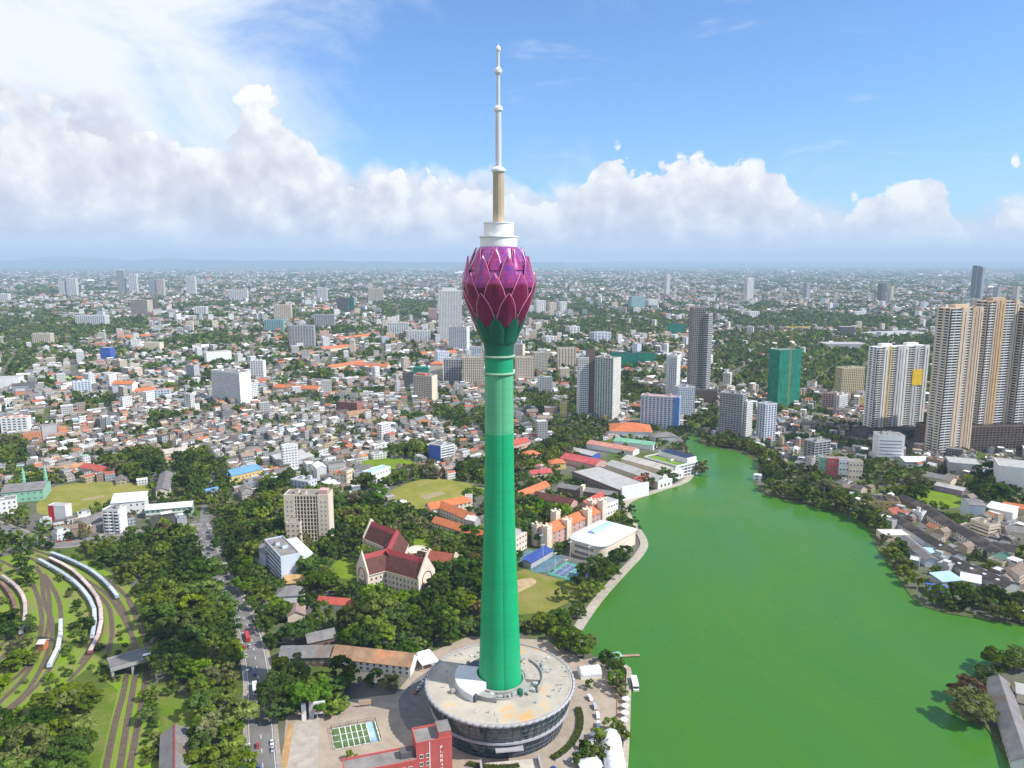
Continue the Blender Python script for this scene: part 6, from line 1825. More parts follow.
# rows parked round the podium hedge and in the yard
for a in list(range(-62, -22, 5)):
    t = R(a); p = Vector((TX + 51 * math.cos(t), TY + 51 * math.sin(t)))
    if vr.random() < .85: vehicle('car', pick(), p, t, 'cars parked round the podium hedge')
for a in list(range(-18, 24, 9)):
    t = R(a); p = Vector((TX + 54 * math.cos(t), TY + 54 * math.sin(t)))
    vehicle(vr.choice(['car', 'van']), vr.choice(['white', 'silver']), p, t + R(90), 'cars parked round the podium hedge')
for a in list(range(-124, -98, 4)):
    t = R(a); p = Vector((TX + 51 * math.cos(t), TY + 51 * math.sin(t)))
    if p.y > 318: vehicle('car', pick(), p, t, 'cars parked round the podium hedge')
for k in range(9):
    p = at(416 + k * 2.2, 693 - k * 3.0); vehicle('car', pick(), p, R(70), 'cars in the service yard')
p0 = at(131, 676); vehicle('bus', 'white', p0 + Vector((10, 8)), R(20), 'traffic on the bridge', 7.3)
for i in range(12):
    p = at(20 + i * 13 + vr.uniform(-3, 3), 536 + 6 * math.sin(i * .5)); vehicle('car', pick(), p, R(vr.choice([10, 190])), 'cars on the railway side road')
for i in range(10):
    p = at(914 + i * 9, 512 + i * 5.6); vehicle('car', pick(), p, R(-50), 'cars in the station yard')

# ---- hedge ring and plaza things
M_hedge = leaf_mat('hedge_leaf', (0.11, 0.145, 0.022), .1)
def hedge(a0, a1, r0, r1, label):
    n = int((a1 - a0) * 3); q = np.random.default_rng(int(abs(a0) * 7))
    N = n * 60
    t = np.radians(q.uniform(a0, a1, N)); r_ = q.uniform(r0, r1, N); z = q.uniform(.1, 1.5, N)
    C_ = np.stack([r_ * np.cos(t), r_ * np.sin(t), z], 1)
    V, lp, st, tint = leaf_quads(C_, q.normal(size=(N, 3)) + (0, 0, .8), .42, q)
    me = np_mesh('foliage', V, lp, st, M_hedge, tint, 'tint')
    h = thing('hedge', label, 'hedge', (TX, TY, .06)); link('foliage', me, h)
    arc = MB(); nn = 24; vs, fs = [], []
    for i in range(nn + 1):
        tt = R(a0 + (a1 - a0) * i / nn)
        for rr_, zz in ((r0 - .4, 0), (r1 + .4, 0), (r1 + .4, .35), (r0 - .4, .35)): vs.append((rr_ * math.cos(tt), rr_ * math.sin(tt), zz))
    for i in range(nn):
        for k in range(4): fs.append((i * 4 + k, i * 4 + 4 + k, i * 4 + 4 + (k + 1) % 4, i * 4 + (k + 1) % 4))
    arc.add(vs, fs).build('planter', M_prim, h)


def leaf_quads(C_, N_, size, q, jit=.5):
    n = len(C_)
    N_ = N_ / (np.linalg.norm(N_, axis=1, keepdims=True) + 1e-9)
    ref = q.normal(size=(n, 3)); U = np.cross(N_, ref); U /= np.linalg.norm(U, axis=1, keepdims=True) + 1e-9
    W_ = np.cross(N_, U)
    s = size * (1 + jit * q.uniform(-1, 1, n))[:, None] / 2
    asp = q.uniform(.6, 1.0, n)[:, None]
    V = np.stack([C_ - U * s - W_ * s * asp, C_ + U * s - W_ * s * asp * .6, C_ + U * s * .7 + W_ * s * asp, C_ - U * s * .8 + W_ * s * asp * .9], 1).reshape(-1, 3)
    return V, np.arange(4 * n), np.arange(0, 4 * n, 4), q.uniform(.75, 1.25, n)


hedge(-112, -76, 40.5, 43.5, "low clipped hedge arc along the podium foot on the car park side")
hedge(-52, 10, 42.5, 46.0, "low clipped hedge arc along the sunlit lake side of the podium")

# sports pitch on the plaza, its lines and blue part; boundary posts
court = pts([(331, 729), (375, 721), (381, 741), (335, 750)])
structure('sports_pitch', MB().sheet([tuple(p) for p in court], .075), mat('artificial_turf', (.095, .155, .05), .9, .15, .3))
lerp = lambda a, b, t: a + (b - a) * t
q0, q1, q2, q3 = court
mb = MB()
for t in (0.0, .17, .30, .42, .54, .66, .78, .985): strip([lerp(q0, q1, t + .007), lerp(q3, q2, t + .007)], .45, .085, mb)
for t in (.02, .35, .65, .98): strip([lerp(lerp(q0, q3, t), lerp(q1, q2, t), .0), lerp(lerp(q0, q3, t), lerp(q1, q2, t), .76)], .35, .089, mb)
structure('pitch_markings', mb, M_white)
structure('sports_pitch', MB().sheet([tuple(lerp(q0, q1, .80)), tuple(lerp(q0, q1, .93)), tuple(lerp(q3, q2, .93)), tuple(lerp(q3, q2, .80))], .092), R_lblue)
def fence(name, label, P, hgt, m, step=4.0, rails=(1.0,)):
    f = thing(name, label, 'fence', (P[0].x, P[0].y, 0)); o = P[0]
    post = MB().box(-.09, .09, -.09, .09, 0, hgt).mesh('post', m)
    n = 0
    for a, b in zip(P, P[1:]):
        k = max(1, int((b - a).length // step))
        for i in range(k):
            p = lerp(a, b, i / k) - o
            if n < 95: link('post', post, f, (p.x, p.y, 0)); n += 1
        for z in rails: MB().tube([(a.x - o.x, a.y - o.y, z * hgt), (b.x - o.x, b.y - o.y, z * hgt)], .09, 4).build('rail', m, f)
fence('pitch_fence', "low dark fence round the small green sports pitch on the plaza", court + [court[0]], 2.4, mat('dark_green_post', (.03, .06, .05), .6), 4.0, (.5, 1.0))
cc = pts([(547, 574), (566, 561), (600, 571), (582, 585)])
structure('tennis_court', MB().sheet([tuple(p) for p in cc], .11), mat('teal_court', (.06, .27, .20), .85, .12, .3))
block(cc)
def inset(P, u0, u1, v0, v1): return [lerp(lerp(P[0], P[1], u), lerp(P[3], P[2], u), v) for u, v in ((u0, v0), (u1, v0), (u1, v1), (u0, v1))]
M_cblue = mat('blue_court', (.09, .14, .24), .85, .12, .3)
for v0, v1 in ((.10, .44), (.54, .92)): structure('tennis_court', MB().sheet([tuple(p) for p in inset(cc, .12, .88, v0, v1)], .118), M_cblue)
cd = pts([(517, 562), (527, 549), (565, 556), (552, 572), (535, 573)])
structure('tennis_court', MB().sheet([tuple(p) for p in cd], .11), mat('blue_green_court', (.10, .18, .22), .85, .3, .1)); block(cd)
mb = MB()
for P in (cc,):
    for v in (.10, .44, .54, .92, .27, .73): strip([inset(P, .12, .88, v, v)[0], inset(P, .12, .88, v, v)[1]], .25, .126, mb)
    for u in (.12, .5, .88): strip([inset(P, u, u, .1, .92)[0], inset(P, u, u, .1, .92)[3]], .25, .130, mb)
structure('court_markings', mb, M_white)
fence('court_fence', "tall mesh-post fence round the teal tennis court", cc + [cc[0]], 4.0, M_grey, 6.0, (.55, 1.0))
hall('grandstand', "deep blue tarpaulin roofed stand between the courts", 'stand', 531, 569, 553, 556, 8, W_grey, mat('ultramarine_sheet', (.04, .075, .26), .6), h=5, kind='mono', rise=2, phrase='blue roofed stand')
M_pole = mat('galvanised_pole', (.55, .56, .57), .5)
def floodlight(px, py, hgt, label, lamps=3):
    p = at(px, py); r = thing('floodlight_mast', label, 'floodlight', (p.x, p.y, 0), R(30))
    MB().lathe([(.28, 0), (.14, hgt)], 8).build('pole', M_pole, r)
    MB().box(-1.6, 1.6, -.12, .12, hgt - .2, hgt + .1).build('crossbar', M_pole, r)
    lm = MB().box(-.35, .35, -.3, .15, 0, .6).mesh('lamp', M_twhite)
    for k in range(lamps): link('lamp', lm, r, (-1.3 + 2.6 * k / max(1, lamps - 1), -.1, hgt + .1))
for px, py, lb in ((566, 578, 'lone mast in the middle of the teal court edge'), (583, 586, 'mast at the low corner of the teal court'), (570, 559, 'mast before the rounded hall wall'), (589, 564, 'mast before the hall by the lake trees'), (606, 574, 'mast between lake trees and the teal court'), (555, 571, 'mast at the corner between blue stand and teal court'), (543, 562, 'mast beside the blue stand'), (541, 552, 'mast behind the blue stand by the college corner')):
    floodlight(px, py, 15, "slender pale floodlight " + lb)
floodlight(291, 686, 24, "tall floodlight pole in the trees beside the avenue", 4)
# gate tower sign by the plaza
p = at(317, 718); g = thing('gate_sign', "white and grey gateway sign tower at the corner of the plaza", 'sign', (p.x, p.y, .06), R(12))
MB().box(-4, -1.6, -1, 1, 0, 12.5).build('pylon', W_grey, g); MB().box(-8, -5.6, -.9, .9, 0, 9.5).build('pylon', W_white, g); MB().box(-1.58, 4.6, -.6, .6, 2.6, 9.6).build('sign_board', W_white, g)
for z in (4.0, 5.6, 7.4): MB().box(-1.0, 4.0, -.72, -.58, z, z + .8).build('sign_stripe', W_red, g)
for x in (0, 3.4): MB().box(x, x + .5, -.4, .4, 0, 2.58).build('post', W_grey, g)
p = at(365, 707); g = thing('information_board', "small brown notice board at the plaza lawn edge", 'sign', (p.x, p.y, .06), R(10))
MB().box(-3.5, 3.5, -.2, .2, 1.4, 4.4).build('board', W_tan, g)
for x in (-3, 2.8): MB().box(x, x + .2, -.1, .1, 0, 1.4).build('post', W_grey, g)
# white event tents and the arched marquee
def arch_tent(name, label, px, py, Lm, W_, Hm, rz, z=.06):
    p = at(px, py); r = thing(name, label, 'tent', (p.x, p.y, z), rz)
    n = 12; vs = []; segs = 8
    for j in range(segs + 1):
        x = Lm * j / segs
        for i in range(n + 1):
            t = math.pi * i / n; vs.append((x, -W_ / 2 * math.cos(t), 2.2 + (Hm - 2.2) * math.sin(t)))
    k = n + 1
    fs = [(j * k + i, j * k + i + 1, (j + 1) * k + i + 1, (j + 1) * k + i) for j in range(segs) for i in range(n)] + [tuple(range(n, -1, -1)), tuple(segs * k + i for i in range(k))]
    MB().add(vs, fs).build('canopy', mat('white_tent_fabric', (.78, .78, .80), .6, .06, .3), r, True)
    MB().box(.05, Lm - .05, -W_ / 2 + .1, W_ / 2 - .1, 0, 2.4).build('side_wall', W_white, r)
    rb = MB()
    for j in range(segs + 1):
        rb.tube([(Lm * j / segs, -W_ / 2 * math.cos(math.pi * i / n) * 1.005, 2.2 + (Hm - 2.1) * math.sin(math.pi * i / n)) for i in range(n + 1)], .12, 4)
    rb.build('rib_frame', M_pole, r)
    block(foot(Vector((p.x, p.y)), rz, -2, Lm + 2, -W_ / 2 - 2, W_ / 2 + 2))
    return r
arch_tent('arched_marquee', "long white arched marquee by the lake edge below the parasols", 617, 785, 33, 10.5, 7.0, R(88))
arch_tent('event_tent', "white rounded event tent beside the sunlit podium edge", 579, 676, 13, 9, 5.5, R(10))
landmark('white arched marquee', at(617, 745)); landmark('white rounded event tent', at(585, 676))
for i, (px, py, w_, d_, lb) in enumerate([(590, 768, 12, 9, 'white pitched tent by the car park shrubs at the frame foot'), (593, 749, 7, 8, 'small white tent roof among shrubs beside the marquee'), (597, 739, 5, 7, 'slim cream tent roof above the marquee')]):
    p = at(px, py); r = thing('small_tent', lb, 'tent', (p.x, p.y, .06), R(15 + 20 * i)); MB().add([(-w_ / 2, -d_ / 2, 2.6), (w_ / 2, -d_ / 2, 2.6), (w_ / 2, d_ / 2, 2.6), (-w_ / 2, d_ / 2, 2.6), (0, 0, 5.2)], [(0, 1, 4), (1, 2, 4), (2, 3, 4), (3, 0, 4), (3, 2, 1, 0)]).build('canopy', MATS['white_tent_fabric'], r)
    for sx in (-1, 1):
        for sy in (-1, 1): MB().box(sx * (w_ / 2 - .2) - .06, sx * (w_ / 2 - .2) + .06, sy * (d_ / 2 - .2) - .06, sy * (d_ / 2 - .2) + .06, 0, 2.6).build('pole', M_pole, r)
p = at(426, 664); r = thing('white_pavilion_tent', "bright white flat pavilion roof between the tiled house and podium", 'tent', (p.x, p.y, .05), R(-62))
MB().box(-8, 8, -5.5, 5.5, 4.2, 4.8).build('canopy', MATS['white_tent_fabric'], r)
for sx in (-1, 1):
    for sy in (-1, 1): MB().box(sx * 7.5 - .15, sx * 7.5 + .15, sy * 5 - .15, sy * 5 + .15, 0, 4.2).build('pole', M_pole, r)
block(foot(Vector((p.x, p.y)), R(-62), -9, 9, -7, 7))
# parasols along the quay
para = None
for i, py in enumerate((703, 710, 717, 724)):
    p = at(625.5 - .5 * i, py)
    r = thing('white_parasol', f"white parasol on the lake edge, {ordinal(i + 1)} of four counted from the boat", 'parasol', (p.x, p.y, .5), 0, 'parasols along the lake edge')
    if para is None:
        para = (MB().lathe([(2.3, 2.3), (2.25, 2.45), (.1, 3.5)], 8).mesh('canopy', MATS['white_tent_fabric']), MB().lathe([(.06, 0), (.06, 2.9)], 6).mesh('pole', M_pole), MB().lathe([(.5, 0), (.45, .12)], 10).mesh('foot', W_grey))
    for nm, me in zip(('canopy', 'pole', 'foot'), para): link(nm, me, r)
structure('quay_deck', MB().sheet([tuple(p) for p in pts([(617, 695), (631, 695), (630, 732), (617, 732)])], .5), mat('deck_boards', (.38, .24, .16), .85, .2, .6))
# boat
p = at(634.5, 684); bt = thing('white_tour_boat', "white flat-roofed tour boat moored at the quay", 'boat', (p.x, p.y, .06), R(88))
hl = [(-8, -1.6), (5, -1.9), (8.5, 0), (5, 1.9), (-8, 1.6)]
MB().prism(hl, -.2, 1.0).build('hull', W_white, bt); MB().box(-7.2, 4.6, -1.75, 1.75, 2.7, 2.95).build('roof', W_white, bt); MB().box(-6.8, 4.2, -1.4, 1.4, 1.0, 2.7).build('cabin', G_blue, bt)
for x in (-6.9, 4.2):
    for y in (-1.5, 1.45): MB().box(x, x + .1, y, y + .1, 1.0, 2.7).build('post', M_pole, bt)
# green jetty kiosk
p = at(614, 660); jt = thing('jetty_kiosk', "mint green canopied kiosk at the jetty corner", 'kiosk', (p.x, p.y, .3), R(20))
MB().add([(-5, -3, 3), (5, -3, 3), (5, 3, 3), (-5, 3, 3), (0, 0, 5)], [(0, 1, 4), (1, 2, 4), (2, 3, 4), (3, 0, 4), (3, 2, 1, 0)]).build('canopy', W_mint, jt); MB().box(-3, 3, -2, 2, 0, 3).build('counter', W_white, jt)
p = at(618, 657); MBd = MB().box(-1, 14, -1, 1, .5, .8); jd = thing('wooden_jetty', "short pale jetty pointing into the lake beside the green kiosk", 'jetty', (p.x, p.y, 0), R(5)); MBd.build('deck', MATS['deck_boards'], jd)
for x in (2, 7, 12): MB().lathe([(.15, -.5), (.15, 1.4)], 6).build('post', M_pole, jd).location = (x, .7, 0)

# ---- scrub along the railway
shrub_spots = []
for i in range(1600):
    if len(shrub_spots) >= 110: break
    px, py = vr.uniform(-5, 160), vr.uniform(550, 770)
    p = at(px, py); X_, Y_ = np.array([p.x]), np.array([p.y])
    if not inside(np.array([tuple(at(x, y)) for x, y in YARD]), X_, Y_)[0]: continue
    if min((q - p).length for l in TL.values() for q in l[::2]) < 4.6: continue
    if any((q - p).length < 5 for q, _ in shrub_spots): continue
    shrub_spots.append((p, vr.uniform(1.4, 3.4)))

# ---- street lamps along the avenue
lampm = (MB().lathe([(.14, 0), (.08, 10)], 6).mesh('pole', M_pole), MB().tube([(0, 0, 9.9), (1.2, 0, 10.4), (2.6, 0, 10.5)], .06, 4).mesh('arm', M_pole), MB().box(2.2, 3.2, -.15, .15, 10.4, 10.6).mesh('lamp', M_twhite))
lamps = []
for i in range(1, len(main_road) - 1, 4):
    d = (main_road[i + 1] - main_road[i]).normalized(); n_ = Vector((-d.y, d.x)); p = main_road[i] + n_ * 8.4
    r = thing('street_lamp', None, 'street lamp', (p.x, p.y, .15), math.atan2(-n_.y, -n_.x), 'lamps along the avenue')
    for nm, me in zip(('pole', 'arm', 'lamp'), lampm): link(nm, me, r)
    lamps.append((r, 'grey street lamp by the avenue', p))
# ================================================================== TREES
L_mats = [leaf_mat('dark_leaf', (0.058, 0.108, 0.015)), leaf_mat('mid_leaf', (0.096, 0.165, 0.021)), leaf_mat('bright_leaf', (0.160, 0.232, 0.026)), leaf_mat('olive_leaf', (0.185, 0.200, 0.070)), leaf_mat('dry_leaf', (0.18, 0.13, 0.055))]
L_words = ['dark green', 'green', 'bright green', 'olive green', 'dry brownish']
M_bark = mat('bark', (0.10, 0.075, 0.055), .95, .3, .8)


def crown_arrays(seed, nclu, per, Rr, H, leaf, shape='round'):
    """leaf-sized faces in clumps through a crown of radius 1*Rr; base of the crown at z=0"""
    q = np.random.default_rng(seed)
    C_, N_, T = [], [], []
    for k in range(nclu):
        for _ in range(20):
            a = q.uniform(0, 2 * math.pi); u = q.uniform(0, 1) ** .5
            if shape == 'round': z = q.uniform(.12, 1.0); lim = math.sqrt(max(0.02, 1 - ((z - .42) / .62) ** 2))
            elif shape == 'wide': z = q.uniform(.35, .95); lim = math.sqrt(max(0.02, 1 - ((z - .45) / .58) ** 2))
            else: z = q.uniform(.05, 1.0); lim = max(.12, 1.05 - z)
            if u <= 1: break
        r = lim * (.45 + .5 * u) * Rr * q.uniform(.8, 1.12)
        c = np.array([r * math.cos(a), r * math.sin(a), z * H])
        rc = Rr * q.uniform(.20, .36) * (1.1 - .35 * z)
        n = int(per * (rc / (Rr * .28)) ** 2)
        d = q.normal(size=(n, 3)); d /= np.linalg.norm(d, axis=1, keepdims=True)
        d[:, 2] = np.where(d[:, 2] < -.25, -d[:, 2] * .6, d[:, 2])
        rad = rc * q.uniform(.72, 1.06, (n, 1))
        P = c + d * rad * np.array([1, 1, .72])
        C_.append(P); N_.append(d * 1.0 + q.normal(size=(n, 3)) * .42 + np.array([0, 0, .25]))
        T.append(np.full(n, q.uniform(.72, 1.30)) * q.uniform(.82, 1.18, n))
    C_, N_, T = np.concatenate(C_), np.concatenate(N_), np.concatenate(T)
    V, lp, st, _ = leaf_quads(C_, N_, leaf, q)
    return V, T


CROWNS = []      # (mesh per leaf material, unit radius 1 ... height)
for s in range(9):
    shape = ['round', 'round', 'wide', 'round', 'wide', 'round', 'round', 'wide', 'cone'][s]
    V, T = crown_arrays(100 + s, 26 + 3 * (s % 3), 70, 1.0, {'round': 1.55, 'wide': 1.0, 'cone': 2.4}[shape], .155 if shape != 'wide' else .13, shape)
    n = len(T)
    CROWNS.append(([np_mesh('crown', V, np.arange(4 * n), np.arange(0, 4 * n, 4), m, T, 'tint') for m in L_mats], shape))
TRUNKS = []
for s in range(4):
    q = random.Random(40 + s); mb = MB()
    lean = (q.uniform(-.12, .12), q.uniform(-.12, .12))
    mb.tube([(0, 0, -.05), (lean[0] * .3, lean[1] * .3, .5), (lean[0], lean[1], 1.0)], [.085, .06, .045], 7)
    for k in range(5):
        a = q.uniform(0, 6.28); r = q.uniform(.35, .6)
        mb.tube([(lean[0] * .8, lean[1] * .8, q.uniform(.65, .95)), (lean[0] + r * .5 * math.cos(a), lean[1] + r * .5 * math.sin(a), 1.25), (lean[0] + r * math.cos(a), lean[1] + r * math.sin(a), 1.6)], [.035, .024, .010], 5)
    TRUNKS.append(mb.mesh('trunk', M_bark))

WOODS_PX = [
    [(-20, 738), (30, 712), (62, 690), (90, 672), (118, 690), (112, 720), (104, 750), (96, 800), (-20, 800)],
    [(78, 545), (120, 548), (200, 522), (206, 556), (224, 595), (236, 625), (246, 665), (250, 700), (248, 768), (250, 805), (196, 805), (192, 740), (165, 715), (156, 690), (154, 650), (148, 612), (132, 584), (104, 565)],
    [(226, 585), (213, 548), (232, 515), (262, 500), (285, 494), (330, 488), (350, 498), (420, 512), (486, 548), (486, 640), (470, 636), (424, 652), (408, 678), (395, 692), (340, 700), (300, 706), (286, 716), (276, 735), (270, 700), (262, 650), (244, 605)],
    [(488, 545), (516, 560), (516, 600), (512, 618), (530, 640), (486, 640)],
    [(520, 640), (512, 618), (552, 613), (580, 594), (600, 572), (622, 562), (642, 550), (645, 558), (607, 598), (585, 628), (584, 645), (598, 660), (596, 668), (578, 690), (566, 660)],
    [(588, 576), (600, 556), (622, 545), (632, 540), (645, 552), (612, 592)],
    [(604, 516), (628, 506), (662, 491), (690, 481), (680, 476), (640, 490), (612, 500)],
    [(620, 520), (632, 512), (650, 540), (645, 556), (630, 560)],
    [(686, 473), (703, 476), (706, 462), (696, 452), (690, 452)],
    [(756, 492), (792, 503), (832, 513), (850, 519), (868, 532), (878, 552), (892, 572), (900, 584), (917, 604), (945, 615), (982, 622), (1030, 629), (1030, 606), (985, 596), (955, 596), (925, 600), (908, 575), (890, 548), (880, 520), (864, 514), (830, 504), (790, 494), (764, 484), (760, 474), (768, 462), (742, 450), (700, 446), (700, 440), (745, 444), (778, 460), (784, 482)],
    [(900, 486), (912, 482), (926, 492), (915, 504), (902, 500)],
    [(962, 486), (1000, 478), (1020, 492), (1010, 506), (975, 502)],
    [(600, 668), (618, 672), (622, 692), (610, 694), (604, 684)], [(608, 700), (620, 700), (618, 738), (596, 742), (588, 732)], [(575, 768), (590, 735), (600, 745), (595, 800), (570, 800)], [(596, 752), (606, 745), (606, 800), (598, 800)], [(620, 733), (630, 733), (630, 748), (622, 748)],
    [(100, 462), (150, 452), (165, 462), (150, 482), (112, 478)], [(168, 462), (205, 450), (215, 470), (212, 510), (196, 520), (190, 500), (182, 478)], [(10, 486), (44, 474), (60, 482), (36, 496)],
    [(0, 448), (20, 438), (34, 456), (20, 470), (0, 470)], [(360, 494), (440, 480), (432, 470), (372, 478), (352, 488)], [(440, 500), (470, 492), (484, 500), (470, 508), (446, 508)], [(392, 452), (428, 446), (432, 460), (398, 462)], [(452, 470), (484, 462), (486, 482), (455, 480)],
    [(514, 505), (545, 500), (562, 516), (550, 545), (514, 550)], [(514, 478), (560, 462), (580, 452), (600, 440), (590, 430), (555, 440), (514, 460)], [(570, 425), (605, 420), (612, 436), (580, 446)], [(205, 470), (225, 462), (228, 500), (212, 520), (205, 505)], [(268, 486), (296, 482), (290, 500), (262, 505)],
    [(145, 420), (165, 412), (172, 425), (150, 430)], [(200, 405), (216, 400), (224, 412), (206, 418)], [(430, 410), (455, 400), (470, 412), (455, 424), (434, 420)], [(50, 400), (110, 396), (120, 405), (60, 412)],
    [(616, 385), (640, 380), (650, 395), (622, 402)], [(680, 408), (715, 404), (720, 430), (690, 436)], [(712, 335), (770, 330), (930, 335), (934, 380), (860, 384), (800, 376), (740, 392), (714, 384)], [(806, 388), (868, 378), (870, 366), (806, 372)],
    [(700, 318), (790, 312), (930, 322), (930, 330), (760, 328)], [(0, 306), (60, 318), (128, 332), (70, 344), (0, 362)], [(0, 360), (40, 352), (34, 372), (0, 382)], [(370, 303), (440, 302), (430, 322), (380, 318)], [(60, 322), (140, 318), (150, 330), (80, 334)], [(150, 345), (230, 330), (240, 345), (170, 352)], [(530, 330), (600, 318), (700, 322), (690, 330), (560, 336)],
]
WOODS = [np.array([tuple(at(x, y)) for x, y in w_]) for w_ in WOODS_PX]
BLOCK_TREE_A = BLOCK_TREE + [np.array([tuple(at(x, y)) for x, y in [(138, 684), (168, 690), (194, 712), (192, 768), (150, 800), (118, 800)]])]

tree_items, specs = [], []
def spec(x, y, rad, hgt, leaf, crown): specs.append((x, y, rad, hgt, leaf, crown))


qt = np.random.default_rng(77)
# candidates on a jittered grid
def cand(step, y0, y1):
    xs = np.arange(-900, 900, step); ys = np.arange(y0, y1, step)
    X, Y = np.meshgrid(xs, ys); X = X + qt.uniform(-.42, .42, X.shape) * step; Y = Y + qt.uniform(-.42, .42, Y.shape) * step
    X, Y = X.ravel(), Y.ravel()
    k = np.abs(X) < Y * .76 + 30
    return X[k], Y[k]


X, Y = cand(10.2, 300, 1000)
k = any_inside(WOODS, X, Y) & ~any_inside(BLOCK_TREE_A, X, Y)
X, Y = X[k], Y[k]
for x, y in zip(X, Y):
    big = vnoise(np.array([x]), np.array([y]), 45, 3)[0]
    dn = vnoise(np.array([x]), np.array([y]), 30, 8)[0]
    rad = qt.uniform(4.6, 8.2) * (1.4 if big > .62 else 1.0)
    lf = int(np.clip(np.floor(dn * 3.6 + qt.uniform(-1.1, 1.1)), 0, 3))
    if qt.random() < .008: lf = 4
    cr = int(qt.integers(0, 9)) if big <= .62 else int(qt.choice([2, 4, 7, 0, 3]))
    if cr == 8 and qt.random() < .6: cr = 1
    spec(x, y, rad, rad * qt.uniform(1.5, 2.1) if CROWNS[cr][1] != 'wide' else rad * qt.uniform(1.15, 1.5), lf, cr)
# big single trees the photo shows by themselves
for px, py, rad, hg, lf, cr in [(972, 722, 11, 17, 3, 1), (968, 702, 9, 14, 4, 0), (1000, 672, 10, 14, 0, 3), (1014, 668, 9, 13, 1, 5), (985, 683, 7, 11, 0, 6), (312, 712, 12, 19, 1, 3), (320, 700, 9, 14, 1, 5), (335, 712, 7, 9, 2, 6), (281, 720, 8, 11, 1, 0), (85, 631, 6, 9, 0, 1), (10, 628, 9, 12, 0, 5), (24, 632, 8, 11, 1, 3), (4, 640, 8, 11, 0, 0), (16, 668, 8, 10, 1, 1), (30, 664, 6, 8, 2, 6), (2, 690, 8, 10, 2, 3), (20, 648, 6, 8, 3, 0), (826, 497, 13, 18, 3, 5), (700, 474, 11, 15, 3, 3), (916, 500, 12, 17, 0, 1), (1000, 500, 13, 17, 0, 5), (26, 553, 7, 11, 0, 1), (22, 575, 8, 13, 0, 3), (28, 585, 7, 11, 1, 0), (445, 652, 0, 0, 0, 0),
                                (148, 722, 6, 8, 1, 0), (150, 700, 5, 7, 2, 3), (418, 652, 6, 9, 2, 5), (425, 645, 6, 9, 0, 1), (560, 600, 5, 8, 1, 0),
                                (614, 672, 5, 8, 1, 0), (619, 678, 5, 9, 0, 3), (615, 686, 6, 9, 1, 5), (620, 694, 5, 8, 3, 6), (606, 664, 5, 8, 0, 1), (617, 666, 4, 7, 1, 3), (612, 733, 5, 8, 2, 0), (604, 741, 5, 7, 2, 3), (598, 748, 4, 6, 1, 5), (622, 740, 4, 7, 2, 6), (608, 750, 4, 6, 3, 1), (584, 752, 4, 6, 0, 1), (592, 757, 5, 7, 1, 0), (580, 764, 4, 6, 1, 3), (606, 760, 4, 7, 2, 5), (590, 688, 3, 5, 1, 0), (352, 760, 3, 5, 2, 0)]:
    if rad: p = at(px, py); spec(p.x, p.y, rad, hg, lf, cr)
specs.sort(key=lambda s: -(s[2] / math.hypot(s[0], s[1])))
specs = [s for s in specs]
for x, y, rad, hgt, lf, cr in specs[:300]:
    meshes, shape = CROWNS[cr]
    r = thing('broadleaf_tree', None, 'tree', (x, y, 0), float(qt.uniform(0, 6.28)), 'trees of the town woods')
    hH = {'round': 1.55, 'wide': 1.0, 'cone': 2.4}[shape]
    th = hgt * (.26 if shape != 'wide' else .42)
    t = link('trunk', TRUNKS[int(qt.integers(0, 4))], r); t.scale = (rad * .9, rad * .9, th)
    c = link('crown', meshes[lf], r, (0, 0, th * .72)); c.scale = (rad, rad * float(qt.uniform(.85, 1.15)), (hgt - th * .72) / hH)
    tree_items.append((r, f"{'spreading' if shape == 'wide' else 'tapering' if shape == 'cone' else 'rounded'} {L_words[lf]} tree", Vector((x, y))))

shrub_items = []
for p, rad in shrub_spots:
    lf = int(qt.choice([0, 1, 1, 2, 2, 3]))
    r = thing('shrub', None, 'shrub', (p.x, p.y, 0), float(qt.uniform(0, 6.28)), 'scrub in the railway yard')
    c = link('foliage', CROWNS[int(qt.choice([0, 1, 3, 5]))][0][lf], r, (0, 0, -.15)); c.scale = (rad, rad, rad * .8)
    shrub_items.append((r, f"{'large' if rad > 2.6 else 'small' if rad < 2 else 'low'} {L_words[lf]} shrub", p))
label_by_place(shrub_items, 'shrub')

# ---- the rest of the woods: one mass of crowns each for near and far
leafcol = np.array([(0.056, 0.098, 0.018), (0.094, 0.148, 0.022), (0.165, 0.215, 0.028), (0.170, 0.172, 0.062), (0.15, 0.11, 0.05)])
LOW = {n: [crown_arrays(300 + n * 10 + s, *p) for s in range(6)] for n, p in {0: (20, 30, 1.0, 1.5, .24), 1: (11, 11, 1.0, 1.4, .44), 2: (6, 5, 1.0, 1.3, .80)}.items()}


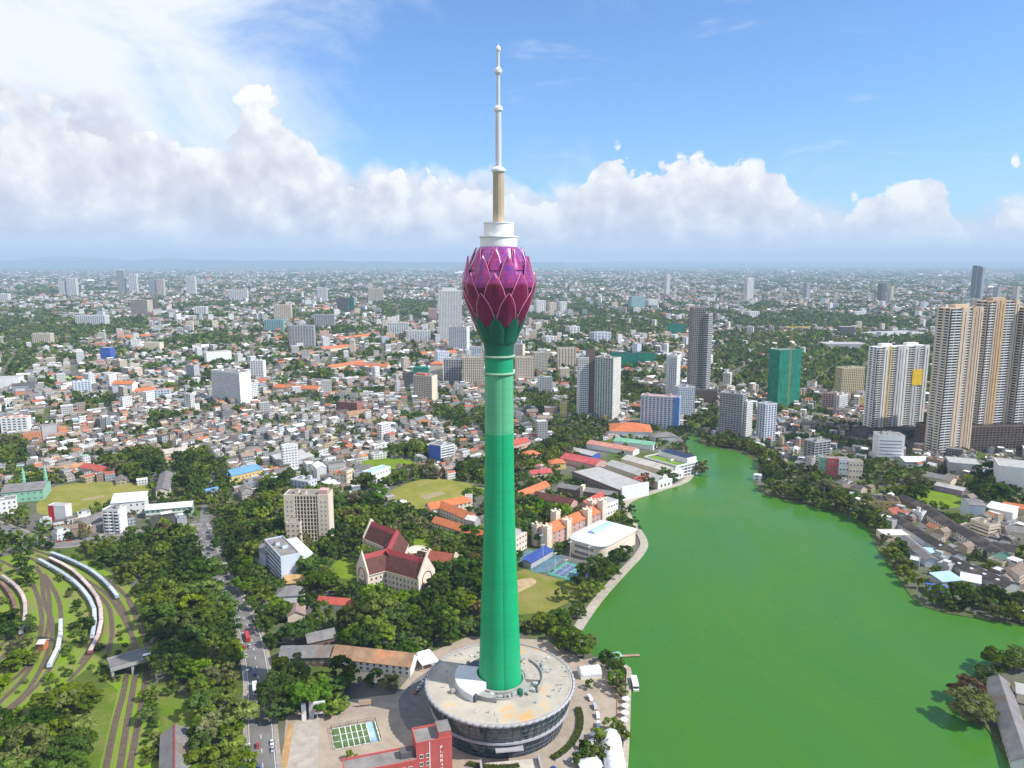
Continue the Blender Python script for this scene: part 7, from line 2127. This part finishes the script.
def mass(name, items, lod):
    """items: arrays x, y, rad, height, leaf index"""
    Vs, Cs = [], []
    x, y, rad, hg, lf = items
    which = qt.integers(0, 6, len(x)); ang = qt.uniform(0, 6.28, len(x)); br = qt.uniform(.75, 1.25, len(x))
    for s in range(6):
        k = which == s
        if not k.any(): continue
        V, T = LOW[lod][s]
        c, sn = np.cos(ang[k])[:, None], np.sin(ang[k])[:, None]
        vx = (V[None, :, 0] * c - V[None, :, 1] * sn) * rad[k][:, None] + x[k][:, None]
        vy = (V[None, :, 0] * sn + V[None, :, 1] * c) * rad[k][:, None] + y[k][:, None]
        vz = V[None, :, 2] * (hg[k] * .60)[:, None] + (hg[k] * .14)[:, None]
        Vs.append(np.stack([vx, vy, vz], 2).reshape(-1, 3))
        Cs.append((leafcol[lf[k]][:, None, :] * T[None, :, None] * br[k][:, None, None]).reshape(-1, 3))
    V = np.concatenate(Vs); Cc = np.concatenate(Cs); n = len(Cc)
    me = np_mesh(name, V, np.arange(4 * n), np.arange(0, 4 * n, 4), M_leafmass, Cc)
    return tag(link(name, me), kind='stuff')


M_leafmass = attr_mat('leaf_mass', noise_amt=.1, translucent=.32)
rest = specs[300:]
if rest: mass('woodland', (np.array([s[0] for s in rest]), np.array([s[1] for s in rest]), np.array([s[2] for s in rest]), np.array([s[3] for s in rest]), np.array([s[4] for s in rest])), 0)

# ================================================================== HOUSES
PAL = np.array([(.62, .61, .59), (.50, .49, .47), (.36, .35, .34), (.24, .23, .22), (.15, .135, .125), (.30, .22, .17), (.40, .30, .24), (.46, .17, .08), (.40, .12, .08), (.66, .65, .62), (.70, .70, .69), (.30, .26, .23), (.22, .42, .60), (.30, .45, .36), (.52, .42, .30)])
PALW = np.array([8, 10, 14, 13, 10, 10, 8, 6, 4.5, 7, 7, 12, 1.0, .8, 4]); PALW = PALW / PALW.sum()
PAL = PAL * np.array([.88, .74, .60, .60, .62, .66, .64, .85, .85, 1.0, 1.08, .60, .9, .8, .72])[:, None]
PALN = ['pale grey', 'light grey', 'mid grey', 'dark grey', 'blackish', 'rust brown', 'tan', 'orange tile', 'brick red', 'whitish', 'white', 'brown grey', 'blue', 'pale green', 'beige']
WALLC = np.array([(.60, .58, .53), (.55, .47, .37), (.42, .40, .38), (.68, .68, .66), (.36, .26, .20), (.42, .35, .22), (.20, .19, .18), (.33, .36, .38)])
WALLN = ['off-white', 'cream', 'grey', 'white', 'pinkish', 'yellowish', 'drab', 'pale blue']


def field_points(r0, r1, step, seed):
    """points on street grids: three districts with grids turned their own way; returns X, Y, grid angle, rng"""
    q = np.random.default_rng(seed)
    outX, outY, outA = [], [], []
    xs = np.arange(-r1 * 1.35, r1 * 1.35, step); A, B = np.meshgrid(xs, xs); I, J = np.meshgrid(np.arange(len(xs)), np.arange(len(xs)))
    street = (I % 9 == 0) | (J % 4 == 0)
    for d_i, deg in enumerate((10, 31, 58)):
        th = R(deg)
        X = A * math.cos(th) - B * math.sin(th); Y = A * math.sin(th) + B * math.cos(th)
        dist = np.hypot(X, Y)
        k = (dist >= r0) & (dist < r1) & (Y > 0) & (np.abs(X) < Y * .74 + 25) & ~street
        X, Y = X[k], Y[k]
        kk = np.minimum(2, (vnoise(X, Y, step * 26, 12) * 3.2 - .1).astype(int)) == d_i
        outX.append(X[kk]); outY.append(Y[kk]); outA.append(np.full(kk.sum(), th))
    X, Y, A_ = np.concatenate(outX), np.concatenate(outY), np.concatenate(outA)
    X = X + q.uniform(-.16, .16, len(X)) * step; Y = Y + q.uniform(-.16, .16, len(X)) * step
    return X, Y, A_, q


H_all = []; T_far = {1: [], 2: []}
BLOCK_HOUSE += [np.array([tuple(at(x, y)) for x, y in p]) for p in ([(510, 548), (560, 505), (640, 498), (652, 560), (600, 600), (510, 620)], [(556, 500), (560, 470), (600, 440), (700, 436), (700, 480), (640, 503)], [(210, 600), (200, 530), (300, 520), (310, 640), (290, 720), (260, 760)], [(60, 548), (150, 530), (205, 530), (250, 650), (250, 790), (90, 790)])]
BH = BLOCK_HOUSE
for bi, (r0, r1, step, sz) in enumerate([(560, 1500, 10.0, (7.5, 11.5)), (1500, 3400, 15.0, (10, 17)), (3400, 6500, 24.0, (12, 26)), (6500, 15000, 46.0, (16, 42)), (15000, 27000, 115.0, (30, 90))]):
    X, Y, GA, q = field_points(r0, r1, step, 500 + bi)
    wood = any_inside(WOODS, X, Y)
    bh = any_inside(BH, X, Y); bt = any_inside(BLOCK_TREE_A, X, Y)
    veg = vnoise(X, Y, 130 if bi < 2 else 300, 5) * .45 + vnoise(X, Y, 42 if bi < 2 else 90, 6) * .55 + vnoise(X, Y, 900, 9) * .20 - .10
    # crowded quarter: little green; other quarters: greener
    crowd = (X < 40) & (Y > 830) & (Y < 1500) & (X > -1200)
    thr = np.where(crowd, .68, .56)
    if bi == 2: thr = np.full_like(veg, .60)
    if bi >= 3: thr = np.full_like(veg, .60)
    thr = np.where((X > 250) & (Y > 640) & (Y < 1250), .70, thr)
    wood = wood & ((np.hypot(X, Y) < 1150) | (q.random(len(X)) < .80))
    green = (veg > thr) | wood | (q.random(len(X)) < np.where(crowd, .14, .16))
    isH = ~green & ~bh & (q.random(len(X)) < .90)
    near = np.hypot(X, Y) < 1000
    isT = green & ~bt & ~(wood & near & (Y < 1000)) & (q.random(len(X)) < .92)
    n = isH.sum()
    big = q.random(n) < .07
    w_ = q.uniform(*sz, n) * np.where(big, 1.9, 1.0); dd = q.uniform(*sz, n) * np.where(big, 1.3, .85)
    hh = q.uniform(3.5, 9.5, n) * np.where((q.random(n) < .10) & (Y[isH] > 800), 1.7, 1.0) * (1.0 if bi < 2 else 1.15)
    tall = q.random(n) < (.006 if bi < 1 else .03 if bi < 3 else .07)
    tall &= ~((Y[isH] < 800) | ((X[isH] > 250) & (Y[isH] < 1050)))
    w_ = np.where(tall & (w_ < 14), w_ + 8, w_)
    hh = np.where(tall, q.uniform(15, 34, n), hh)
    ang = GA[isH] + np.where(q.random(n) < .3, R(90), 0.0) + q.normal(0, .05, n)
    pal = q.choice(len(PAL), n, p=PALW); wal = q.integers(0, len(WALLC), n)
    gab = (q.random(n) < np.isin(pal, [5, 6, 7, 8, 4, 11]) * .6 + .25) & ~tall
    pal = np.where(tall, q.choice([0, 9, 10, 1], n), pal); wal = np.where(tall, q.choice([0, 1, 2, 3, 3], n), wal)
    H_all.append(np.stack([X[isH], Y[isH], w_, dd, hh, ang, pal, wal, gab], 1))
    tx, ty = X[isT], Y[isT]; m_ = len(tx)
    rad = q.uniform(.42, .66, m_) * step if bi < 2 else q.uniform(.40, .70, m_) * step
    hg = np.clip(rad * q.uniform(1.3, 1.9, m_), 5, 16 if bi < 3 else 19)
    lf = q.choice([0, 0, 1, 1, 1, 2, 3], m_)
    T_far[1 if bi == 0 else 2].append((tx, ty, rad, hg, lf))
t1 = T_far[1][0]; mass('tree_canopy', t1, 1)
t2 = tuple(np.concatenate([a[i] for a in T_far[2]]) for i in range(5)); mass('distant_forest', t2, 2)

HA = np.concatenate(H_all)
order = np.argsort(-np.sqrt(HA[:, 2] * HA[:, 3]) * np.minimum(1.3, .6 + HA[:, 4] / 12) / np.hypot(HA[:, 0], HA[:, 1]))
vis = np.abs(HA[:, 0]) < HA[:, 1] * .70
order = np.concatenate([order[vis[order]], order[~vis[order]]])
single, mass_h = HA[order[:300]], HA[order[300:]]

roof_m = [mat('house_roof_' + n.replace(' ', '_'), tuple(c), .85, .22, .35, c2=tuple(c * .6), c2amt=-.1, obj_rand=.12) for n, c in zip(PALN, PAL)]
wall_m = [mat('house_wall_' + n.replace(' ', '_').replace('-', '_'), tuple(c), .88, .10, .3, streak=.18, obj_rand=.1) for n, c in zip(WALLN, WALLC)]


def wall_openings(m):
    """rows of dark openings on upright faces only"""
    t = m.node_tree; n = NT(t); bs = next(x for x in t.nodes if x.type == 'BSDF_PRINCIPLED'); src = bs.inputs['Base Color'].links[0].from_socket
    sp = n.node('ShaderNodeSeparateXYZ'); n.put(sp.inputs[0], n.node('ShaderNodeTexCoord').outputs['Object'])
    sn = n.node('ShaderNodeSeparateXYZ'); n.put(sn.inputs[0], n.node('ShaderNodeNewGeometry').outputs['Normal'])
    z = n.m('FRACT', n.m('DIVIDE', sp.outputs[2], 3.3)); band = n.m('MULTIPLY', n.m('GREATER_THAN', z, .34), n.m('LESS_THAN', z, .76))
    h = n.m('FRACT', n.m('DIVIDE', n.m('ADD', sp.outputs[0], n.m('MULTIPLY', sp.outputs[1], .8)), 3.6)); bay = n.m('LESS_THAN', h, .58)
    up = n.m('LESS_THAN', n.m('ABSOLUTE', sn.outputs[2]), .2)
    n.put(bs.inputs['Base Color'], n.mix(n.m('MULTIPLY', n.m('MULTIPLY', band, bay), n.m('MULTIPLY', up, .85)), src, (.035, .038, .042, 1)))


wall_far = [mat('far_house_wall_' + n.replace(' ', '_').replace('-', '_'), tuple(c), .88, .10, .3, streak=.18, obj_rand=.1) for n, c in zip(WALLN, WALLC)]
for m_ in wall_far: wall_openings(m_)
wmesh = {}
house_items = []
for x, y, w_, d_, h, a, pal, wal, gab in single:
    pal, wal = int(pal), int(wal)
    r = thing('town_house', None, 'house', (x, y, 0), a, 'houses of the crowded town')
    wm_ = wall_m[wal] if math.hypot(x, y) < 900 else wall_far[wal]
    if gab:
        rise = min(w_, d_) * .28
        if w_ >= d_: gable_walls(r, w_, d_, h, h + rise, wm_, 'x'); gable_roof(r, w_, d_, h, h + rise, roof_m[pal], 'x', .5)
        else: gable_walls(r, w_, d_, h, h + rise, wm_, 'y'); gable_roof(r, w_, d_, h, h + rise, roof_m[pal], 'y', .5)
    else:
        MB().box(0, w_, 0, d_, 0, h - .01).build('wall', wm_, r)
        flat_roof(r, w_, d_, h, roof_m[pal], .8, wall_m[wal], rnd.random() < .4, int(x))
    for c in list(r.children): c.location = (c.location.x - w_ / 2, c.location.y - d_ / 2, c.location.z)
    key = wal
    if key not in wmesh: wmesh[key] = window_mesh(1.3, 1.3, M_frame)
    if math.hypot(x, y) < 900:
        for fl in range(max(1, int(h // 3.2))):
            z = 1.8 + fl * 3.1
            for i in range(max(1, int(w_ // 3.6))): link('window', wmesh[key], r, (-w_ / 2 + 1.8 + i * 3.5, -d_ / 2, z))
    size = 'tall' if h > 14 else 'large' if max(w_, d_) > 15 else 'small' if max(w_, d_) < 9.5 else 'plain'
    house_items.append((r, f"{size} {WALLN[wal]} house, {PALN[pal]} {'pitched' if gab else 'flat'} roof", Vector((x, y))))

# the rest of the town as one mass
x, y, w_, d_, h, a, pal, wal, gab = mass_h.T
n = len(x); c, s = np.cos(a), np.sin(a)
rise = np.where(gab > 0, np.minimum(w_, d_) * .28, .05)
lx = np.stack([-w_, w_, w_, -w_, -w_, w_, w_, -w_, -w_, w_], 1) / 2; ly = np.stack([-d_, -d_, d_, d_, -d_, -d_, d_, d_, 0 * d_, 0 * d_], 1) / 2
lz = np.stack([0 * h, 0 * h, 0 * h, 0 * h, h, h, h, h, h + rise, h + rise], 1)
V = np.stack([lx * c[:, None] - ly * s[:, None] + x[:, None], lx * s[:, None] + ly * c[:, None] + y[:, None], lz], 2).reshape(-1, 3)
pat = np.array([0, 1, 5, 4, 1, 2, 6, 5, 2, 3, 7, 6, 3, 0, 4, 7, 4, 5, 9, 8, 6, 7, 8, 9, 5, 6, 9, 7, 4, 8])
stp = np.array([0, 4, 8, 12, 16, 20, 24, 27])
loops = (pat[None, :] + 10 * np.arange(n)[:, None]).ravel(); starts = (stp[None, :] + 30 * np.arange(n)[:, None]).ravel()
qh = np.random.default_rng(9)
rc = PAL[pal.astype(int)] * qh.uniform(.8, 1.2, (n, 1)); wc = WALLC[wal.astype(int)] * qh.uniform(.8, 1.15, (n, 1))
cols = np.stack([wc, wc, wc, wc, rc, rc, wc, wc], 1).reshape(-1, 3)
M_town = attr_mat('town_fabric', noise_amt=.25, scale=.5)
wall_openings(M_town)
tag(link('town_houses_beyond', np_mesh('town', V, loops, starts, M_town, cols)), kind='stuff')

# more mid-rise blocks through the middle distance, each its own
mid = []
X, Y, GA, q = field_points(1250, 5200, 105, 900)
k = ~any_inside(WOODS, X, Y) & ~any_inside(BH, X, Y) & (q.random(len(X)) < .20)
sel = q.permutation(np.nonzero(k)[0])[:260]
for x, y in zip(X[sel], Y[sel]):
    w_, d_, h = q.uniform(16, 36), q.uniform(13, 20), q.uniform(13, 38) * (1.25 if q.random() < .15 else 1.0)
    wm = [W_white, W_cream, W_white, W_grey, W_bluewhite, W_pink][int(q.integers(0, 6))]
    r = thing('mid_rise_block', None, 'apartment block', (x, y, 0), q.uniform(-.5, .7), 'mid-rise blocks of the middle distance')
    MB().box(.5, w_ - .5, .5, d_ - .5, 0, h - .3).build('glazing', G_grey, r)
    fm = MB(); n_ = max(3, int(h / 3.4))
    for i in range(n_ + 1): fm.box(0, w_, 0, d_, max(0, i * h / n_ - .8), min(h - .26, i * h / n_ + .9))
    for i in range(6): fm.box(i * (w_ - 2) / 5 - .05, i * (w_ - 2) / 5 + 2.05, -.1, d_ + .1, 0, h - .2)
    fm.build('facade_frame', wm, r)
    flat_roof(r, w_, d_, h, [R_flat, R_pale, R_tile][int(q.choice([0, 1, 1, 2]))] if True else R_flat, 1.0, wm, True, int(x))
    nm = {W_white: 'white', W_cream: 'cream', W_grey: 'grey', W_bluewhite: 'bluish white', W_pink: 'pinkish'}[wm]
    mid.append((r, f"{'tall' if h > 27 else 'medium' if h > 19 else 'low'} {nm} block with floor bands", Vector((x, y))))

label_by_place(tree_items, 'tree')
label_by_place(house_items, 'house')
label_by_place(cars, 'vehicle')
label_by_place(lamps, 'lamp')
label_by_place(mid, 'block')
